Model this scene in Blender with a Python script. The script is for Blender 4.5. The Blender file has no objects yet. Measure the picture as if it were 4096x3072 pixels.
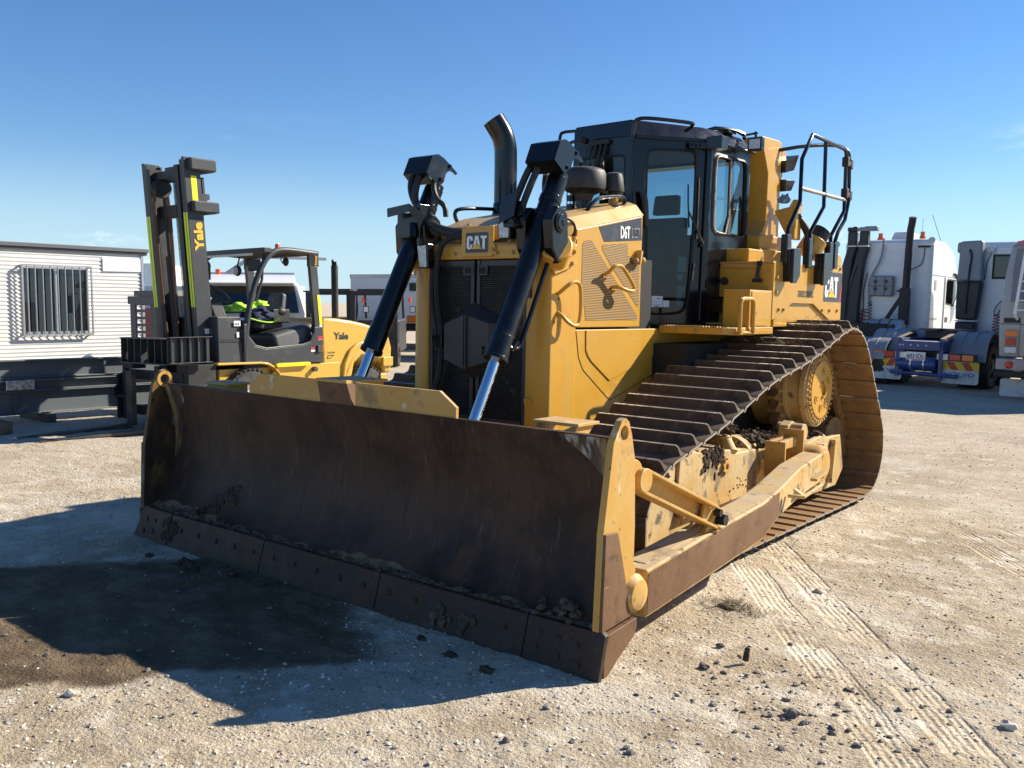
import bpy, bmesh, math, random
import numpy as np
from mathutils import Vector, Matrix, Euler, noise as mnoise

scene = bpy.context.scene
COL = scene.collection
rnd = random.Random(7)
PI = math.pi
R = math.radians

# ------------------------------------------------------------------ camera
cd = bpy.data.cameras.new('camera')
cd.lens = 32.52
cd.sensor_width = 36.0
cd.clip_start = 0.05
cd.clip_end = 2000
cam = bpy.data.objects.new('camera', cd)
COL.objects.link(cam)
_r = Vector((0.781955, 0.623030, 0.019494)); _u = Vector((-0.068495, 0.054799, 0.996145)); _b = Vector((0.619560, -0.780276, 0.085525))
cam.matrix_world = Matrix(((_r.x, _u.x, _b.x, 4.28328), (_r.y, _u.y, _b.y, -3.50316), (_r.z, _u.z, _b.z, 1.73138), (0, 0, 0, 1)))
scene.camera = cam

# ------------------------------------------------------------------ sky and sun
SUN_DIR = Vector((0.756, 1.32, 1.0)).normalized()      # towards the sun
SUN_EL = math.asin(SUN_DIR.z)
SUN_AZ = math.atan2(SUN_DIR.x, SUN_DIR.y)
world = bpy.data.worlds.new("World")
scene.world = world
world.use_nodes = True
wn = world.node_tree
wn.nodes.clear()
w_out = wn.nodes.new('ShaderNodeOutputWorld')
w_bg = wn.nodes.new('ShaderNodeBackground')
w_sky = wn.nodes.new('ShaderNodeTexSky')
w_sky.sky_type = 'NISHITA'
w_sky.sun_disc = False
w_sky.sun_elevation = SUN_EL
w_sky.sun_rotation = SUN_AZ
w_sky.altitude = 300
w_sky.air_density = 1.0
w_sky.dust_density = 0.0
w_sky.ozone_density = 1.2
w_bg.inputs['Strength'].default_value = 0.06
# thin fair-weather clouds, low in the sky all round
w_tc = wn.nodes.new('ShaderNodeTexCoord')
w_map = wn.nodes.new('ShaderNodeMapping')
w_map.inputs['Scale'].default_value = (1.0, 1.0, 3.4)
w_map.inputs['Location'].default_value = (7.7, 4.1, 1.2)
w_noi = wn.nodes.new('ShaderNodeTexNoise')
w_noi.inputs['Scale'].default_value = 3.6
w_noi.inputs['Detail'].default_value = 9.0
w_noi.inputs['Roughness'].default_value = 0.62
w_ramp = wn.nodes.new('ShaderNodeMapRange')
w_ramp.interpolation_type = 'SMOOTHSTEP'
w_ramp.inputs['From Min'].default_value = 0.58
w_ramp.inputs['From Max'].default_value = 0.78
w_sep = wn.nodes.new('ShaderNodeSeparateXYZ')
w_alt = wn.nodes.new('ShaderNodeMapRange')
w_alt.interpolation_type = 'SMOOTHSTEP'
w_alt.inputs['From Min'].default_value = 0.20
w_alt.inputs['From Max'].default_value = 0.09
w_mul = wn.nodes.new('ShaderNodeMath'); w_mul.operation = 'MULTIPLY'
w_mix = wn.nodes.new('ShaderNodeMix'); w_mix.data_type = 'RGBA'
w_mix.inputs['B'].default_value = (14.5, 14.6, 14.8, 1)
L = wn.links.new
L(w_tc.outputs['Generated'], w_map.inputs['Vector'])
L(w_map.outputs['Vector'], w_noi.inputs['Vector'])
L(w_noi.outputs['Fac'], w_ramp.inputs['Value'])
L(w_tc.outputs['Generated'], w_sep.inputs['Vector'])
L(w_sep.outputs['Z'], w_alt.inputs['Value'])
L(w_ramp.outputs['Result'], w_mul.inputs[0])
L(w_alt.outputs['Result'], w_mul.inputs[1])
L(w_mul.outputs[0], w_mix.inputs['Factor'])
w_hsv = wn.nodes.new('ShaderNodeHueSaturation')
w_hsv.inputs['Saturation'].default_value = 1.22
w_tint = wn.nodes.new('ShaderNodeMix'); w_tint.data_type = 'RGBA'; w_tint.blend_type = 'MULTIPLY'
w_tint.inputs['Factor'].default_value = 1.0
w_tint.inputs['B'].default_value = (0.84, 0.99, 1.22, 1)
L(w_sky.outputs['Color'], w_hsv.inputs['Color'])
L(w_hsv.outputs['Color'], w_tint.inputs['A'])
w_hz = wn.nodes.new('ShaderNodeMapRange'); w_hz.interpolation_type = 'SMOOTHSTEP'
w_hz.inputs['From Min'].default_value = 0.16; w_hz.inputs['From Max'].default_value = 0.0; w_hz.inputs['To Max'].default_value = 0.8
w_hm = wn.nodes.new('ShaderNodeMix'); w_hm.data_type = 'RGBA'; w_hm.inputs['B'].default_value = (4.9, 7.0, 8.5, 1)   # pale haze at the horizon
L(w_sep.outputs['Z'], w_hz.inputs['Value']); L(w_hz.outputs['Result'], w_hm.inputs['Factor'])
L(w_tint.outputs['Result'], w_hm.inputs['A']); L(w_hm.outputs['Result'], w_mix.inputs['A'])
L(w_mix.outputs['Result'], w_bg.inputs['Color'])
L(w_bg.outputs['Background'], w_out.inputs['Surface'])

sd = bpy.data.lights.new('sun', 'SUN')
sd.energy = 4.8
sd.angle = R(0.5)
sd.color = (1.0, 0.91, 0.77)
sun = bpy.data.objects.new('sun', sd)
COL.objects.link(sun)
sun.location = SUN_DIR * 60
sun.rotation_euler = (-SUN_DIR).to_track_quat('-Z', 'Y').to_euler()

vs = scene.view_settings
vs.view_transform = 'Standard'
vs.look = 'None'
vs.exposure = 0.98
vs.gamma = 1.0
vs.use_curve_mapping = False
scene.render.engine = 'CYCLES'

# ------------------------------------------------------------------ helpers
def tag(o, label=None, cat=None, group=None, kind=None):
    if label: o['label'] = label
    if cat: o['category'] = cat
    if group: o['group'] = group
    if kind: o['kind'] = kind
    return o

def empty(name, loc=(0, 0, 0), rot=(0, 0, 0), label=None, cat=None, group=None):
    o = bpy.data.objects.new(name, None)
    o.empty_display_size = 0.3
    COL.objects.link(o)
    o.location = loc
    o.rotation_euler = rot
    return tag(o, label, cat, group)

def link(name, me, parent=None, loc=None, rot=None):
    o = bpy.data.objects.new(name, me)
    COL.objects.link(o)
    if parent is not None: o.parent = parent
    if loc is not None: o.location = loc
    if rot is not None: o.rotation_euler = rot
    return o

def copy_tree(o, parent=None):
    c = o.copy()
    COL.objects.link(c)
    c.parent = parent
    for ch in o.children:
        copy_tree(ch, c)
    return c

ORG = Vector((0, 0, 0))     # local origin of the thing being built
def local(v): return Vector(v) - ORG

class MB:
    """collects shapes and links them as one mesh object"""
    def __init__(s):
        s.v = []; s.f = []
    def add(s, vs, fs):
        b = len(s.v)
        s.v.extend([tuple(p) for p in vs])
        s.f.extend([tuple(i + b for i in f) for f in fs])
        return s
    def box(s, lo, hi):
        x0, y0, z0 = lo; x1, y1, z1 = hi
        if x0 > x1: x0, x1 = x1, x0
        if y0 > y1: y0, y1 = y1, y0
        if z0 > z1: z0, z1 = z1, z0
        return s.add([(x0,y0,z0),(x1,y0,z0),(x1,y1,z0),(x0,y1,z0),(x0,y0,z1),(x1,y0,z1),(x1,y1,z1),(x0,y1,z1)],
                     [(0,3,2,1),(4,5,6,7),(0,1,5,4),(1,2,6,5),(2,3,7,6),(3,0,4,7)])
    def hexa(s, p):      # 8 points: bottom ring then top ring (counter-clockwise seen from above)
        return s.add(p, [(0,3,2,1),(4,5,6,7),(0,1,5,4),(1,2,6,5),(2,3,7,6),(3,0,4,7)])
    def ext(s, poly, axis, a, b):
        """extrude a polygon (list of 2D points) along an axis; x: (y,z)  y: (x,z)  z: (x,y)"""
        area = sum(poly[i-1][0]*poly[i][1] - poly[i][0]*poly[i-1][1] for i in range(len(poly)))
        if axis == 'y': area = -area
        if area < 0: poly = poly[::-1]
        if a > b: a, b = b, a
        def P(q, t):
            return (t, q[0], q[1]) if axis == 'x' else ((q[0], t, q[1]) if axis == 'y' else (q[0], q[1], t))
        n = len(poly)
        vs = [P(q, a) for q in poly] + [P(q, b) for q in poly]
        fs = [tuple(range(n))[::-1], tuple(range(n, 2*n))]
        fs += [(i, (i+1) % n, n + (i+1) % n, n + i) for i in range(n)]
        return s.add(vs, fs)
    def ring(s, outer, inner, axis, a, b):
        """extruded frame between two loops with the same number of points"""
        def P(q, t):
            return (t, q[0], q[1]) if axis == 'x' else ((q[0], t, q[1]) if axis == 'y' else (q[0], q[1], t))
        n = len(outer)
        area = sum(outer[i-1][0]*outer[i][1] - outer[i][0]*outer[i-1][1] for i in range(n))
        if axis == 'y': area = -area
        if area < 0: outer = outer[::-1]; inner = inner[::-1]
        if a > b: a, b = b, a
        vs = [P(q, a) for q in outer] + [P(q, a) for q in inner] + [P(q, b) for q in outer] + [P(q, b) for q in inner]
        fs = []
        for i in range(n):
            j = (i+1) % n
            fs += [(i, n+i, n+j, j), (2*n+i, 2*n+j, 3*n+j, 3*n+i), (i, j, 2*n+j, 2*n+i), (n+i, 3*n+i, 3*n+j, n+j)]
        return s.add(vs, fs)
    def cyl(s, p0, p1, r0, r1=None, n=20, caps=True):
        if r1 is None: r1 = r0
        p0 = Vector(p0); p1 = Vector(p1)
        d = (p1 - p0).normalized()
        u = d.orthogonal().normalized(); w = d.cross(u)
        vs = []
        for p, r in ((p0, r0), (p1, r1)):
            for i in range(n):
                a = 2*PI*i/n
                vs.append(p + u*math.cos(a)*r + w*math.sin(a)*r)
        fs = [(i, (i+1) % n, n+(i+1) % n, n+i) for i in range(n)]
        if caps: fs += [tuple(range(n))[::-1], tuple(range(n, 2*n))]
        return s.add(vs, fs)
    def lathe(s, p0, d, prof, n=24, caps=True):
        """prof: list of (distance along d, radius)"""
        p0 = Vector(p0); d = Vector(d).normalized()
        u = d.orthogonal().normalized(); w = d.cross(u)
        vs = []; fs = []
        for (t, r) in prof:
            for i in range(n):
                a = 2*PI*i/n
                vs.append(p0 + d*t + u*math.cos(a)*r + w*math.sin(a)*r)
        for k in range(len(prof)-1):
            for i in range(n):
                j = (i+1) % n
                fs.append((k*n+i, k*n+j, (k+1)*n+j, (k+1)*n+i))
        if caps:
            fs.append(tuple(range(n))[::-1]); fs.append(tuple(range((len(prof)-1)*n, len(prof)*n)))
        return s.add(vs, fs)
    def tube(s, pts, r, n=10, smooth=0, closed=False):
        pts = [Vector(p) for p in pts]
        if smooth: pts = chaikin(pts, smooth, closed)
        m = len(pts); vs = []; fs = []
        prev = None
        for k in range(m):
            if closed: t = (pts[(k+1) % m] - pts[k-1]).normalized()
            else:
                a = pts[max(k-1, 0)]; b = pts[min(k+1, m-1)]
                t = (b - a).normalized()
            if prev is None: u = t.orthogonal().normalized()
            else:
                u = prev - t*prev.dot(t)
                if u.length < 1e-6: u = t.orthogonal()
                u.normalize()
            prev = u
            w = t.cross(u)
            rr = r[k] if isinstance(r, (list, tuple)) else r
            for i in range(n):
                a = 2*PI*i/n
                vs.append(pts[k] + u*math.cos(a)*rr + w*math.sin(a)*rr)
        for k in range(m if closed else m-1):
            k2 = (k+1) % m
            for i in range(n):
                j = (i+1) % n
                fs.append((k*n+i, k*n+j, k2*n+j, k2*n+i))
        if not closed:
            fs.append(tuple(range(n))[::-1]); fs.append(tuple(range((m-1)*n, m*n)))
        return s.add(vs, fs)
    def bar(s, p0, p1, w, h, up=(0, 0, 1)):
        """rectangular bar from p0 to p1, w across, h along up"""
        p0 = Vector(p0); p1 = Vector(p1); d = (p1-p0).normalized()
        side = d.cross(Vector(up))
        if side.length < 1e-5: side = d.orthogonal()
        side.normalize(); u = side.cross(d)
        vs = []
        for p in (p0, p1):
            for a, b in ((-1,-1),(1,-1),(1,1),(-1,1)):
                vs.append(p + side*a*w/2 + u*b*h/2)
        return s.add(vs, [(3,2,1,0),(4,5,6,7),(0,1,5,4),(1,2,6,5),(2,3,7,6),(3,0,4,7)])
    def sphere(s, c, r, n=12, m=8, sc=(1,1,1)):
        c = Vector(c); vs = []; fs = []
        for k in range(m+1):
            th = PI*k/m
            for i in range(n):
                a = 2*PI*i/n
                vs.append(c + Vector((math.sin(th)*math.cos(a)*r*sc[0], math.sin(th)*math.sin(a)*r*sc[1], math.cos(th)*r*sc[2])))
        for k in range(m):
            for i in range(n):
                j = (i+1) % n
                fs.append((k*n+i, (k+1)*n+i, (k+1)*n+j, k*n+j))
        return s.add(vs, fs)
    def face(s, pts):
        return s.add(pts, [tuple(range(len(pts)))])
    def xf(s, M, start=0):
        for i in range(start, len(s.v)): s.v[i] = tuple(M @ Vector(s.v[i]))
        return s
    def mesh(s, name, mat=None, ang=32, weld=False):
        me = bpy.data.meshes.new(name)
        me.from_pydata([tuple(Vector(p) - ORG) for p in s.v] if ORG.length else s.v, [], s.f)
        if weld or len(s.f) < 4000:
            bm = bmesh.new(); bm.from_mesh(me)
            bmesh.ops.remove_doubles(bm, verts=bm.verts, dist=1e-5)
            if weld: bmesh.ops.recalc_face_normals(bm, faces=bm.faces)
            bm.to_mesh(me); bm.free()
        me.polygons.foreach_set('use_smooth', [True]*len(me.polygons))
        me.set_sharp_from_angle(angle=R(ang))
        if mat is not None: me.materials.append(mat)
        me.update()
        return me
    def build(s, name, mat, parent=None, bevel=0, ang=32, loc=None, rot=None, seg=2):
        o = link(name, s.mesh(name, mat, ang), parent, loc, rot)
        if bevel:
            b = o.modifiers.new('bevel', 'BEVEL')
            b.width = bevel; b.segments = seg; b.limit_method = 'ANGLE'; b.angle_limit = R(40)
            b.harden_normals = True
            b.use_clamp_overlap = True
        return o

def chaikin(pts, it=2, closed=False):
    for _ in range(it):
        q = []
        n = len(pts)
        if not closed: q.append(pts[0])
        for i in range(n if closed else n-1):
            a = pts[i]; b = pts[(i+1) % n]
            q += [a*0.75 + b*0.25, a*0.25 + b*0.75]
        if not closed: q.append(pts[-1])
        pts = q
    return pts

def circ(c, r, n=24, a0=0, a1=2*PI, end=False):
    m = n if not end else n-1
    return [(c[0]+r*math.cos(a0+(a1-a0)*i/m), c[1]+r*math.sin(a0+(a1-a0)*i/m)) for i in range(n)]

def rrect(x0, z0, x1, z1, r, n=5):
    p = []
    for cx, cz, a in ((x1-r, z0+r, -PI/2), (x1-r, z1-r, 0), (x0+r, z1-r, PI/2), (x0+r, z0+r, PI)):
        p += [(cx+r*math.cos(a+PI/2*i/n), cz+r*math.sin(a+PI/2*i/n)) for i in range(n+1)]
    return p

def frame_mat(o, u, v):
    """matrix with x along u, y along v, origin o"""
    u = Vector(u).normalized(); v = Vector(v); v = (v - u*v.dot(u)).normalized(); n = u.cross(v)
    return Matrix(((u.x, v.x, n.x, o[0]), (u.y, v.y, n.y, o[1]), (u.z, v.z, n.z, o[2]), (0, 0, 0, 1)))

def text(name, s, o, u, v, w, h, mat, parent, bold=0.0, ext=0.0015, shear=0.0, space=1.0):
    """writing on a flat patch: lower left corner o, width w along u, height h along v"""
    cu = bpy.data.curves.new(name, 'FONT')
    cu.body = s; cu.size = 1.0; cu.offset = bold; cu.shear = shear; cu.space_character = space
    cu.resolution_u = 3
    t = bpy.data.objects.new('tmp', cu)
    COL.objects.link(t)
    dg = bpy.context.evaluated_depsgraph_get()
    me = bpy.data.meshes.new_from_object(t.evaluated_get(dg))
    bpy.data.objects.remove(t)
    bpy.data.curves.remove(cu)
    co = np.empty(len(me.vertices)*3); me.vertices.foreach_get('co', co); co = co.reshape(-1, 3)
    lo = co.min(0); hi = co.max(0)
    co[:, 0] = (co[:, 0]-lo[0])/(hi[0]-lo[0])*w
    co[:, 1] = (co[:, 1]-lo[1])/(hi[1]-lo[1])*h
    M = np.array(frame_mat(o, u, v))
    co[:, 2] = ext
    co = co @ M[:3, :3].T + M[:3, 3] - np.array(ORG)
    me.vertices.foreach_set('co', co.ravel()); me.update()
    me.materials.clear(); me.materials.append(mat)
    return link(name, me, parent)

def flat(name, polys, o, u, v, mat, parent, lift=0.002, thick=0.0):
    """flat print or plate from 2D polygons in the (u, v) frame"""
    mb = MB()
    M = frame_mat(o, u, v)
    for p in polys:
        area = sum(p[i-1][0]*p[i][1] - p[i][0]*p[i-1][1] for i in range(len(p)))
        if area < 0: p = p[::-1]
        if thick:
            n = len(p)
            vs = [M @ Vector((q[0], q[1], lift)) for q in p] + [M @ Vector((q[0], q[1], lift+thick)) for q in p]
            mb.add(vs, [tuple(range(n))[::-1], tuple(range(n, 2*n))] + [(i, (i+1) % n, n+(i+1) % n, n+i) for i in range(n)])
        else:
            mb.face([M @ Vector((q[0], q[1], lift)) for q in p])
    return mb.build(name, mat, parent)

# ------------------------------------------------------------------ materials
def new_mat(name):
    m = bpy.data.materials.new(name)
    m.use_nodes = True
    return m, m.node_tree, m.node_tree.nodes, m.node_tree.links.new

def noise_mask(nt, co, scale, lo, hi, detail=6, rough=0.6, stretch=(1, 1, 1), dist=0.0):
    n = nt.nodes; l = nt.links.new
    mp = n.new('ShaderNodeMapping'); mp.inputs['Scale'].default_value = stretch
    nz = n.new('ShaderNodeTexNoise')
    nz.inputs['Scale'].default_value = scale; nz.inputs['Detail'].default_value = detail
    nz.inputs['Roughness'].default_value = rough; nz.inputs['Distortion'].default_value = dist
    mr = n.new('ShaderNodeMapRange'); mr.interpolation_type = 'SMOOTHSTEP'
    mr.inputs['From Min'].default_value = lo; mr.inputs['From Max'].default_value = hi
    l(co, mp.inputs['Vector']); l(mp.outputs['Vector'], nz.inputs['Vector']); l(nz.outputs['Fac'], mr.inputs['Value'])
    return mr.outputs['Result']

def mixrgb(nt, fac, a, b):
    m = nt.nodes.new('ShaderNodeMix'); m.data_type = 'RGBA'
    for k, x in (('Factor', fac), ('A', a), ('B', b)):
        if isinstance(x, (int, float)): m.inputs[k].default_value = x
        elif isinstance(x, (tuple, list)): m.inputs[k].default_value = (*x[:3], 1)
        else: nt.links.new(x, m.inputs[k])
    return m.outputs['Result']

def mixf(nt, fac, a, b):
    m = nt.nodes.new('ShaderNodeMix'); m.data_type = 'FLOAT'
    for k, x in (('Factor', fac), ('A', a), ('B', b)):
        if isinstance(x, (int, float)): m.inputs[k].default_value = x
        else: nt.links.new(x, m.inputs[k])
    return m.outputs['Result']

def math2(nt, op, a, b=0.0):
    m = nt.nodes.new('ShaderNodeMath'); m.operation = op
    for i, x in enumerate((a, b)):
        if isinstance(x, (int, float)): m.inputs[i].default_value = x
        else: nt.links.new(x, m.inputs[i])
    return m.outputs[0]

def mat(name, col, rough=0.5, metal=0.0, layers=(), bump=0.0, bscale=60, coat=0.0, spec=0.5, dust=None, emit=None, bdetail=5, bstretch=(1,1,1), world_co=False):
    """layers: (colour, roughness, scale, lo, hi, amount, stretch) painted over the base by noise"""
    m, nt, n, l = new_mat(name)
    b = n['Principled BSDF']
    tc = n.new('ShaderNodeTexCoord')
    co = tc.outputs['Object']
    if world_co:
        g = n.new('ShaderNodeNewGeometry'); co = g.outputs['Position']
    c = col; r = rough; me = metal
    for lay in layers:
        lc, lr, sc, lo, hi, amt = lay[:6]
        st = lay[6] if len(lay) > 6 else (1, 1, 1)
        lm = lay[7] if len(lay) > 7 else None
        mk = noise_mask(nt, co, sc, lo, hi, stretch=st)
        if amt < 1: mk = math2(nt, 'MULTIPLY', mk, amt)
        c = mixrgb(nt, mk, c, lc)
        if lr is not None: r = mixf(nt, mk, r, lr)
        if lm is not None: me = mixf(nt, mk, me, lm)
    if dust:
        dc, amt = dust
        g = n.new('ShaderNodeNewGeometry'); sp = n.new('ShaderNodeSeparateXYZ')
        l(g.outputs['Normal'], sp.inputs['Vector'])
        up = n.new('ShaderNodeMapRange'); up.inputs['From Min'].default_value = 0.45; up.inputs['From Max'].default_value = 0.95
        l(sp.outputs['Z'], up.inputs['Value'])
        mk = math2(nt, 'MULTIPLY', math2(nt, 'MULTIPLY', up.outputs['Result'], noise_mask(nt, co, 7, 0.25, 0.65)), amt)
        c = mixrgb(nt, mk, c, dc); r = mixf(nt, mk, r, 0.9)
    for k, x in (('Base Color', c), ('Roughness', r), ('Metallic', me)):
        if isinstance(x, (int, float)): b.inputs[k].default_value = x
        elif isinstance(x, (tuple, list)): b.inputs[k].default_value = (*x[:3], 1)
        else: l(x, b.inputs[k])
    b.inputs['Specular IOR Level'].default_value = spec
    if coat:
        b.inputs['Coat Weight'].default_value = coat; b.inputs['Coat Roughness'].default_value = 0.08
    if emit:
        b.inputs['Emission Color'].default_value = (*emit[0], 1); b.inputs['Emission Strength'].default_value = emit[1]
    if bump:
        mp = n.new('ShaderNodeMapping'); mp.inputs['Scale'].default_value = bstretch
        nz = n.new('ShaderNodeTexNoise'); nz.inputs['Scale'].default_value = bscale; nz.inputs['Detail'].default_value = bdetail
        bp = n.new('ShaderNodeBump'); bp.inputs['Strength'].default_value = min(1.0, bump); bp.inputs['Distance'].default_value = 0.01
        l(co, mp.inputs['Vector']); l(mp.outputs['Vector'], nz.inputs['Vector']); l(nz.outputs['Fac'], bp.inputs['Height']); l(bp.outputs['Normal'], b.inputs['Normal'])
    return m

def glass(name, tint, gloss=0.06, rough=0.02):
    m, nt, n, l = new_mat(name)
    n.remove(n['Principled BSDF'])
    t = n.new('ShaderNodeBsdfTransparent'); t.inputs['Color'].default_value = (*tint, 1)
    g = n.new('ShaderNodeBsdfGlossy'); g.inputs['Roughness'].default_value = rough; g.inputs['Color'].default_value = (1, 1, 1, 1)
    f = n.new('ShaderNodeFresnel'); f.inputs['IOR'].default_value = 1.5
    mx = n.new('ShaderNodeMixShader')
    l(f.outputs['Fac'], mx.inputs['Fac']); l(t.outputs['BSDF'], mx.inputs[1]); l(g.outputs['BSDF'], mx.inputs[2])
    l(mx.outputs['Shader'], n['Material Output'].inputs['Surface'])
    return m

DUST = (0.42, 0.34, 0.23)
YEL = (0.55, 0.285, 0.026)
M = {}
M['cat_yellow'] = mat('cat_yellow', YEL, 0.36, layers=[((0.60, 0.33, 0.045), 0.5, 1.7, 0.42, 0.72, 0.5), ((0.42, 0.21, 0.024), 0.45, 5, 0.52, 0.75, 0.55), ((0.72, 0.52, 0.26), 0.6, 26, 0.66, 0.74, 0.55, (1, 0.35, 1)), ((0.44, 0.29, 0.10), 0.6, 9, 0.5, 0.8, 0.5, (1, 1, 0.12)), ((0.16, 0.09, 0.03), 0.7, 70, 0.70, 0.76, 0.7)], coat=0.15, dust=(DUST, 0.6), bump=0.05, bscale=9)
M['cat_yellow_worn'] = mat('cat_yellow_worn', (0.52, 0.29, 0.06), 0.5, layers=[((0.55, 0.38, 0.14), 0.7, 3, 0.42, 0.68, 0.6), ((0.24, 0.135, 0.065), 0.7, 6, 0.56, 0.70, 0.75), ((0.66, 0.58, 0.44), 0.6, 14, 0.60, 0.68, 0.8, (0.4, 1, 0.35)), ((0.11, 0.07, 0.045), 0.8, 30, 0.62, 0.70, 0.8)], dust=(DUST, 0.75), bump=0.12, bscale=30)
M['cat_yellow_mud'] = mat('cat_yellow_mud', (0.48, 0.29, 0.085), 0.6, layers=[((0.54, 0.40, 0.2), 0.8, 2.2, 0.35, 0.62, 0.8), ((0.20, 0.13, 0.075), 0.9, 4.2, 0.53, 0.66, 0.85), ((0.085, 0.065, 0.05), 0.95, 9, 0.57, 0.66, 0.9), ((0.62, 0.50, 0.30), 0.7, 20, 0.6, 0.7, 0.5, (1, 1, 0.3))], dust=(DUST, 0.8), bump=0.25, bscale=24)
M['arm_side'] = mat('arm_side', (0.150, 0.080, 0.042), 0.62, spec=0.2, layers=[((0.21, 0.125, 0.068), 0.7, 2.5, 0.35, 0.7, 0.8), ((0.085, 0.050, 0.032), 0.6, 12, 0.5, 0.7, 0.7), ((0.40, 0.26, 0.13), 0.6, 30, 0.64, 0.70, 0.6, (1, 0.12, 0.8)), ((0.28, 0.175, 0.09), 0.6, 90, 0.58, 0.75, 0.6, (1, 0.5, 0.5))], bump=0.1, bscale=60)
M['moldboard'] = mat('moldboard', (0.080, 0.048, 0.032), 0.5, metal=0.0, layers=[((0.034, 0.023, 0.018), 0.46, 2.2, 0.38, 0.66, 0.9), ((0.105, 0.058, 0.032), 0.6, 3.4, 0.5, 0.72, 0.75), ((0.16, 0.11, 0.075), 0.55, 44, 0.58, 0.72, 0.5, (1.0, 0.12, 0.12)), ((0.24, 0.19, 0.15), 0.5, 110, 0.63, 0.72, 0.35, (1, 0.3, 0.3)), ((0.04, 0.032, 0.03), 0.5, 22, 0.55, 0.66, 0.7, (1, 0.2, 0.2))], bump=0.16, bscale=55, bstretch=(1, 0.3, 0.3), spec=0.14)
M['edge_steel'] = mat('edge_steel', (0.040, 0.026, 0.020), 0.5, metal=0.0, spec=0.2, layers=[((0.10, 0.05, 0.025), 0.65, 4, 0.46, 0.68, 0.8), ((0.035, 0.03, 0.028), 0.4, 9, 0.48, 0.66, 0.7), ((0.24, 0.17, 0.11), 0.5, 60, 0.62, 0.70, 0.5)], bump=0.14, bscale=40)
M['track_steel'] = mat('track_steel', (0.105, 0.074, 0.052), 0.66, spec=0.15, layers=[((0.060, 0.042, 0.032), 0.6, 5, 0.4, 0.65, 0.8), ((0.19, 0.135, 0.088), 0.8, 9, 0.5, 0.7, 0.7), ((0.05, 0.04, 0.035), 0.8, 26, 0.55, 0.68, 0.7)], dust=((0.20, 0.155, 0.11), 0.55), bump=0.22, bscale=34)
M['worn_edge'] = mat('worn_edge', (0.42, 0.36, 0.30), 0.42, metal=0.45, layers=[((0.20, 0.15, 0.11), 0.7, 16, 0.45, 0.62, 0.8)])
M['shoe_inner'] = mat('shoe_inner', (0.25, 0.135, 0.045), 0.7, layers=[((0.17, 0.095, 0.04), 0.8, 5, 0.4, 0.65, 0.8), ((0.30, 0.19, 0.085), 0.8, 3, 0.5, 0.7, 0.6), ((0.06, 0.045, 0.03), 0.9, 12, 0.58, 0.68, 0.8)], bump=0.2, bscale=30)
M['track_bottom'] = M['track_steel']
M['black_paint'] = mat('black_paint', (0.006, 0.0065, 0.008), 0.22, layers=[((0.03, 0.03, 0.032), 0.4, 4, 0.5, 0.75, 0.6), ((0.20, 0.18, 0.15), 0.7, 60, 0.69, 0.75, 0.6)], coat=0.15, spec=0.4, dust=((0.07, 0.06, 0.05), 0.35))
M['cab_paint'] = mat('cab_paint', (0.0055, 0.0068, 0.010), 0.14, layers=[((0.009, 0.010, 0.014), 0.3, 3, 0.45, 0.75, 0.6), ((0.10, 0.09, 0.08), 0.6, 16, 0.68, 0.8, 0.4, (1, 1, 0.15))], coat=0.1, spec=0.4, dust=((0.10, 0.09, 0.08), 0.4))
M['rubber'] = mat('rubber', (0.016, 0.016, 0.016), 0.55, layers=[((0.045, 0.042, 0.038), 0.8, 8, 0.5, 0.75, 0.6)], dust=((0.12, 0.10, 0.08), 0.5))
M['plastic'] = mat('plastic', (0.030, 0.030, 0.031), 0.55, layers=[((0.075, 0.07, 0.065), 0.7, 8, 0.5, 0.72, 0.6), ((0.22, 0.2, 0.17), 0.7, 40, 0.68, 0.74, 0.5)], dust=((0.16, 0.14, 0.11), 0.6))
M['chrome'] = mat('chrome', (0.78, 0.79, 0.81), 0.11, metal=1.0, layers=[((0.6, 0.6, 0.6), 0.25, 3, 0.5, 0.8, 0.5)])
M['dark'] = mat('dark', (0.012, 0.011, 0.010), 0.8)
M['plate_inner'] = mat('plate_inner', (0.050, 0.033, 0.024), 0.55, spec=0.2, layers=[((0.19, 0.115, 0.035), 0.55, 2.6, 0.47, 0.62, 0.9, (1, 1, 0.55)), ((0.22, 0.21, 0.20), 0.5, 7, 0.58, 0.68, 0.7, (1, 1, 0.3)), ((0.03, 0.022, 0.018), 0.6, 14, 0.55, 0.66, 0.8)], bump=0.1, bscale=40)
M['mud'] = mat('mud', (0.062, 0.044, 0.032), 0.95, layers=[((0.11, 0.082, 0.058), 1, 22, 0.45, 0.65, 0.8), ((0.035, 0.026, 0.02), 1, 9, 0.5, 0.7, 0.8)], bump=0.8, bscale=60, spec=0.15)
M['dry_mud'] = mat('dry_mud', (0.085, 0.066, 0.05), 0.95, layers=[((0.15, 0.115, 0.08), 1, 12, 0.42, 0.65, 0.8), ((0.04, 0.032, 0.026), 1, 40, 0.52, 0.66, 0.8)], bump=0.6, bscale=50, spec=0.15)
M['white'] = mat('white', (0.78, 0.78, 0.76), 0.45, layers=[((0.6, 0.58, 0.54), 0.6, 4, 0.5, 0.75, 0.5)])
M['print_white'] = mat('print_white', (0.82, 0.82, 0.80), 0.5)
M['print_black'] = mat('print_black', (0.018, 0.019, 0.021), 0.4)
M['decal_grey'] = mat('decal_grey', (0.036, 0.040, 0.050), 0.35, layers=[((0.09, 0.085, 0.08), 0.6, 8, 0.5, 0.75, 0.5)])
M['print_yellow'] = mat('print_yellow', (0.78, 0.46, 0.035), 0.45)
M['print_red'] = mat('print_red', (0.50, 0.028, 0.04), 0.45)
M['glass'] = glass('glass', (0.34, 0.52, 0.58))
M['door_glass'] = glass('door_glass', (0.30, 0.46, 0.54))
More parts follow.
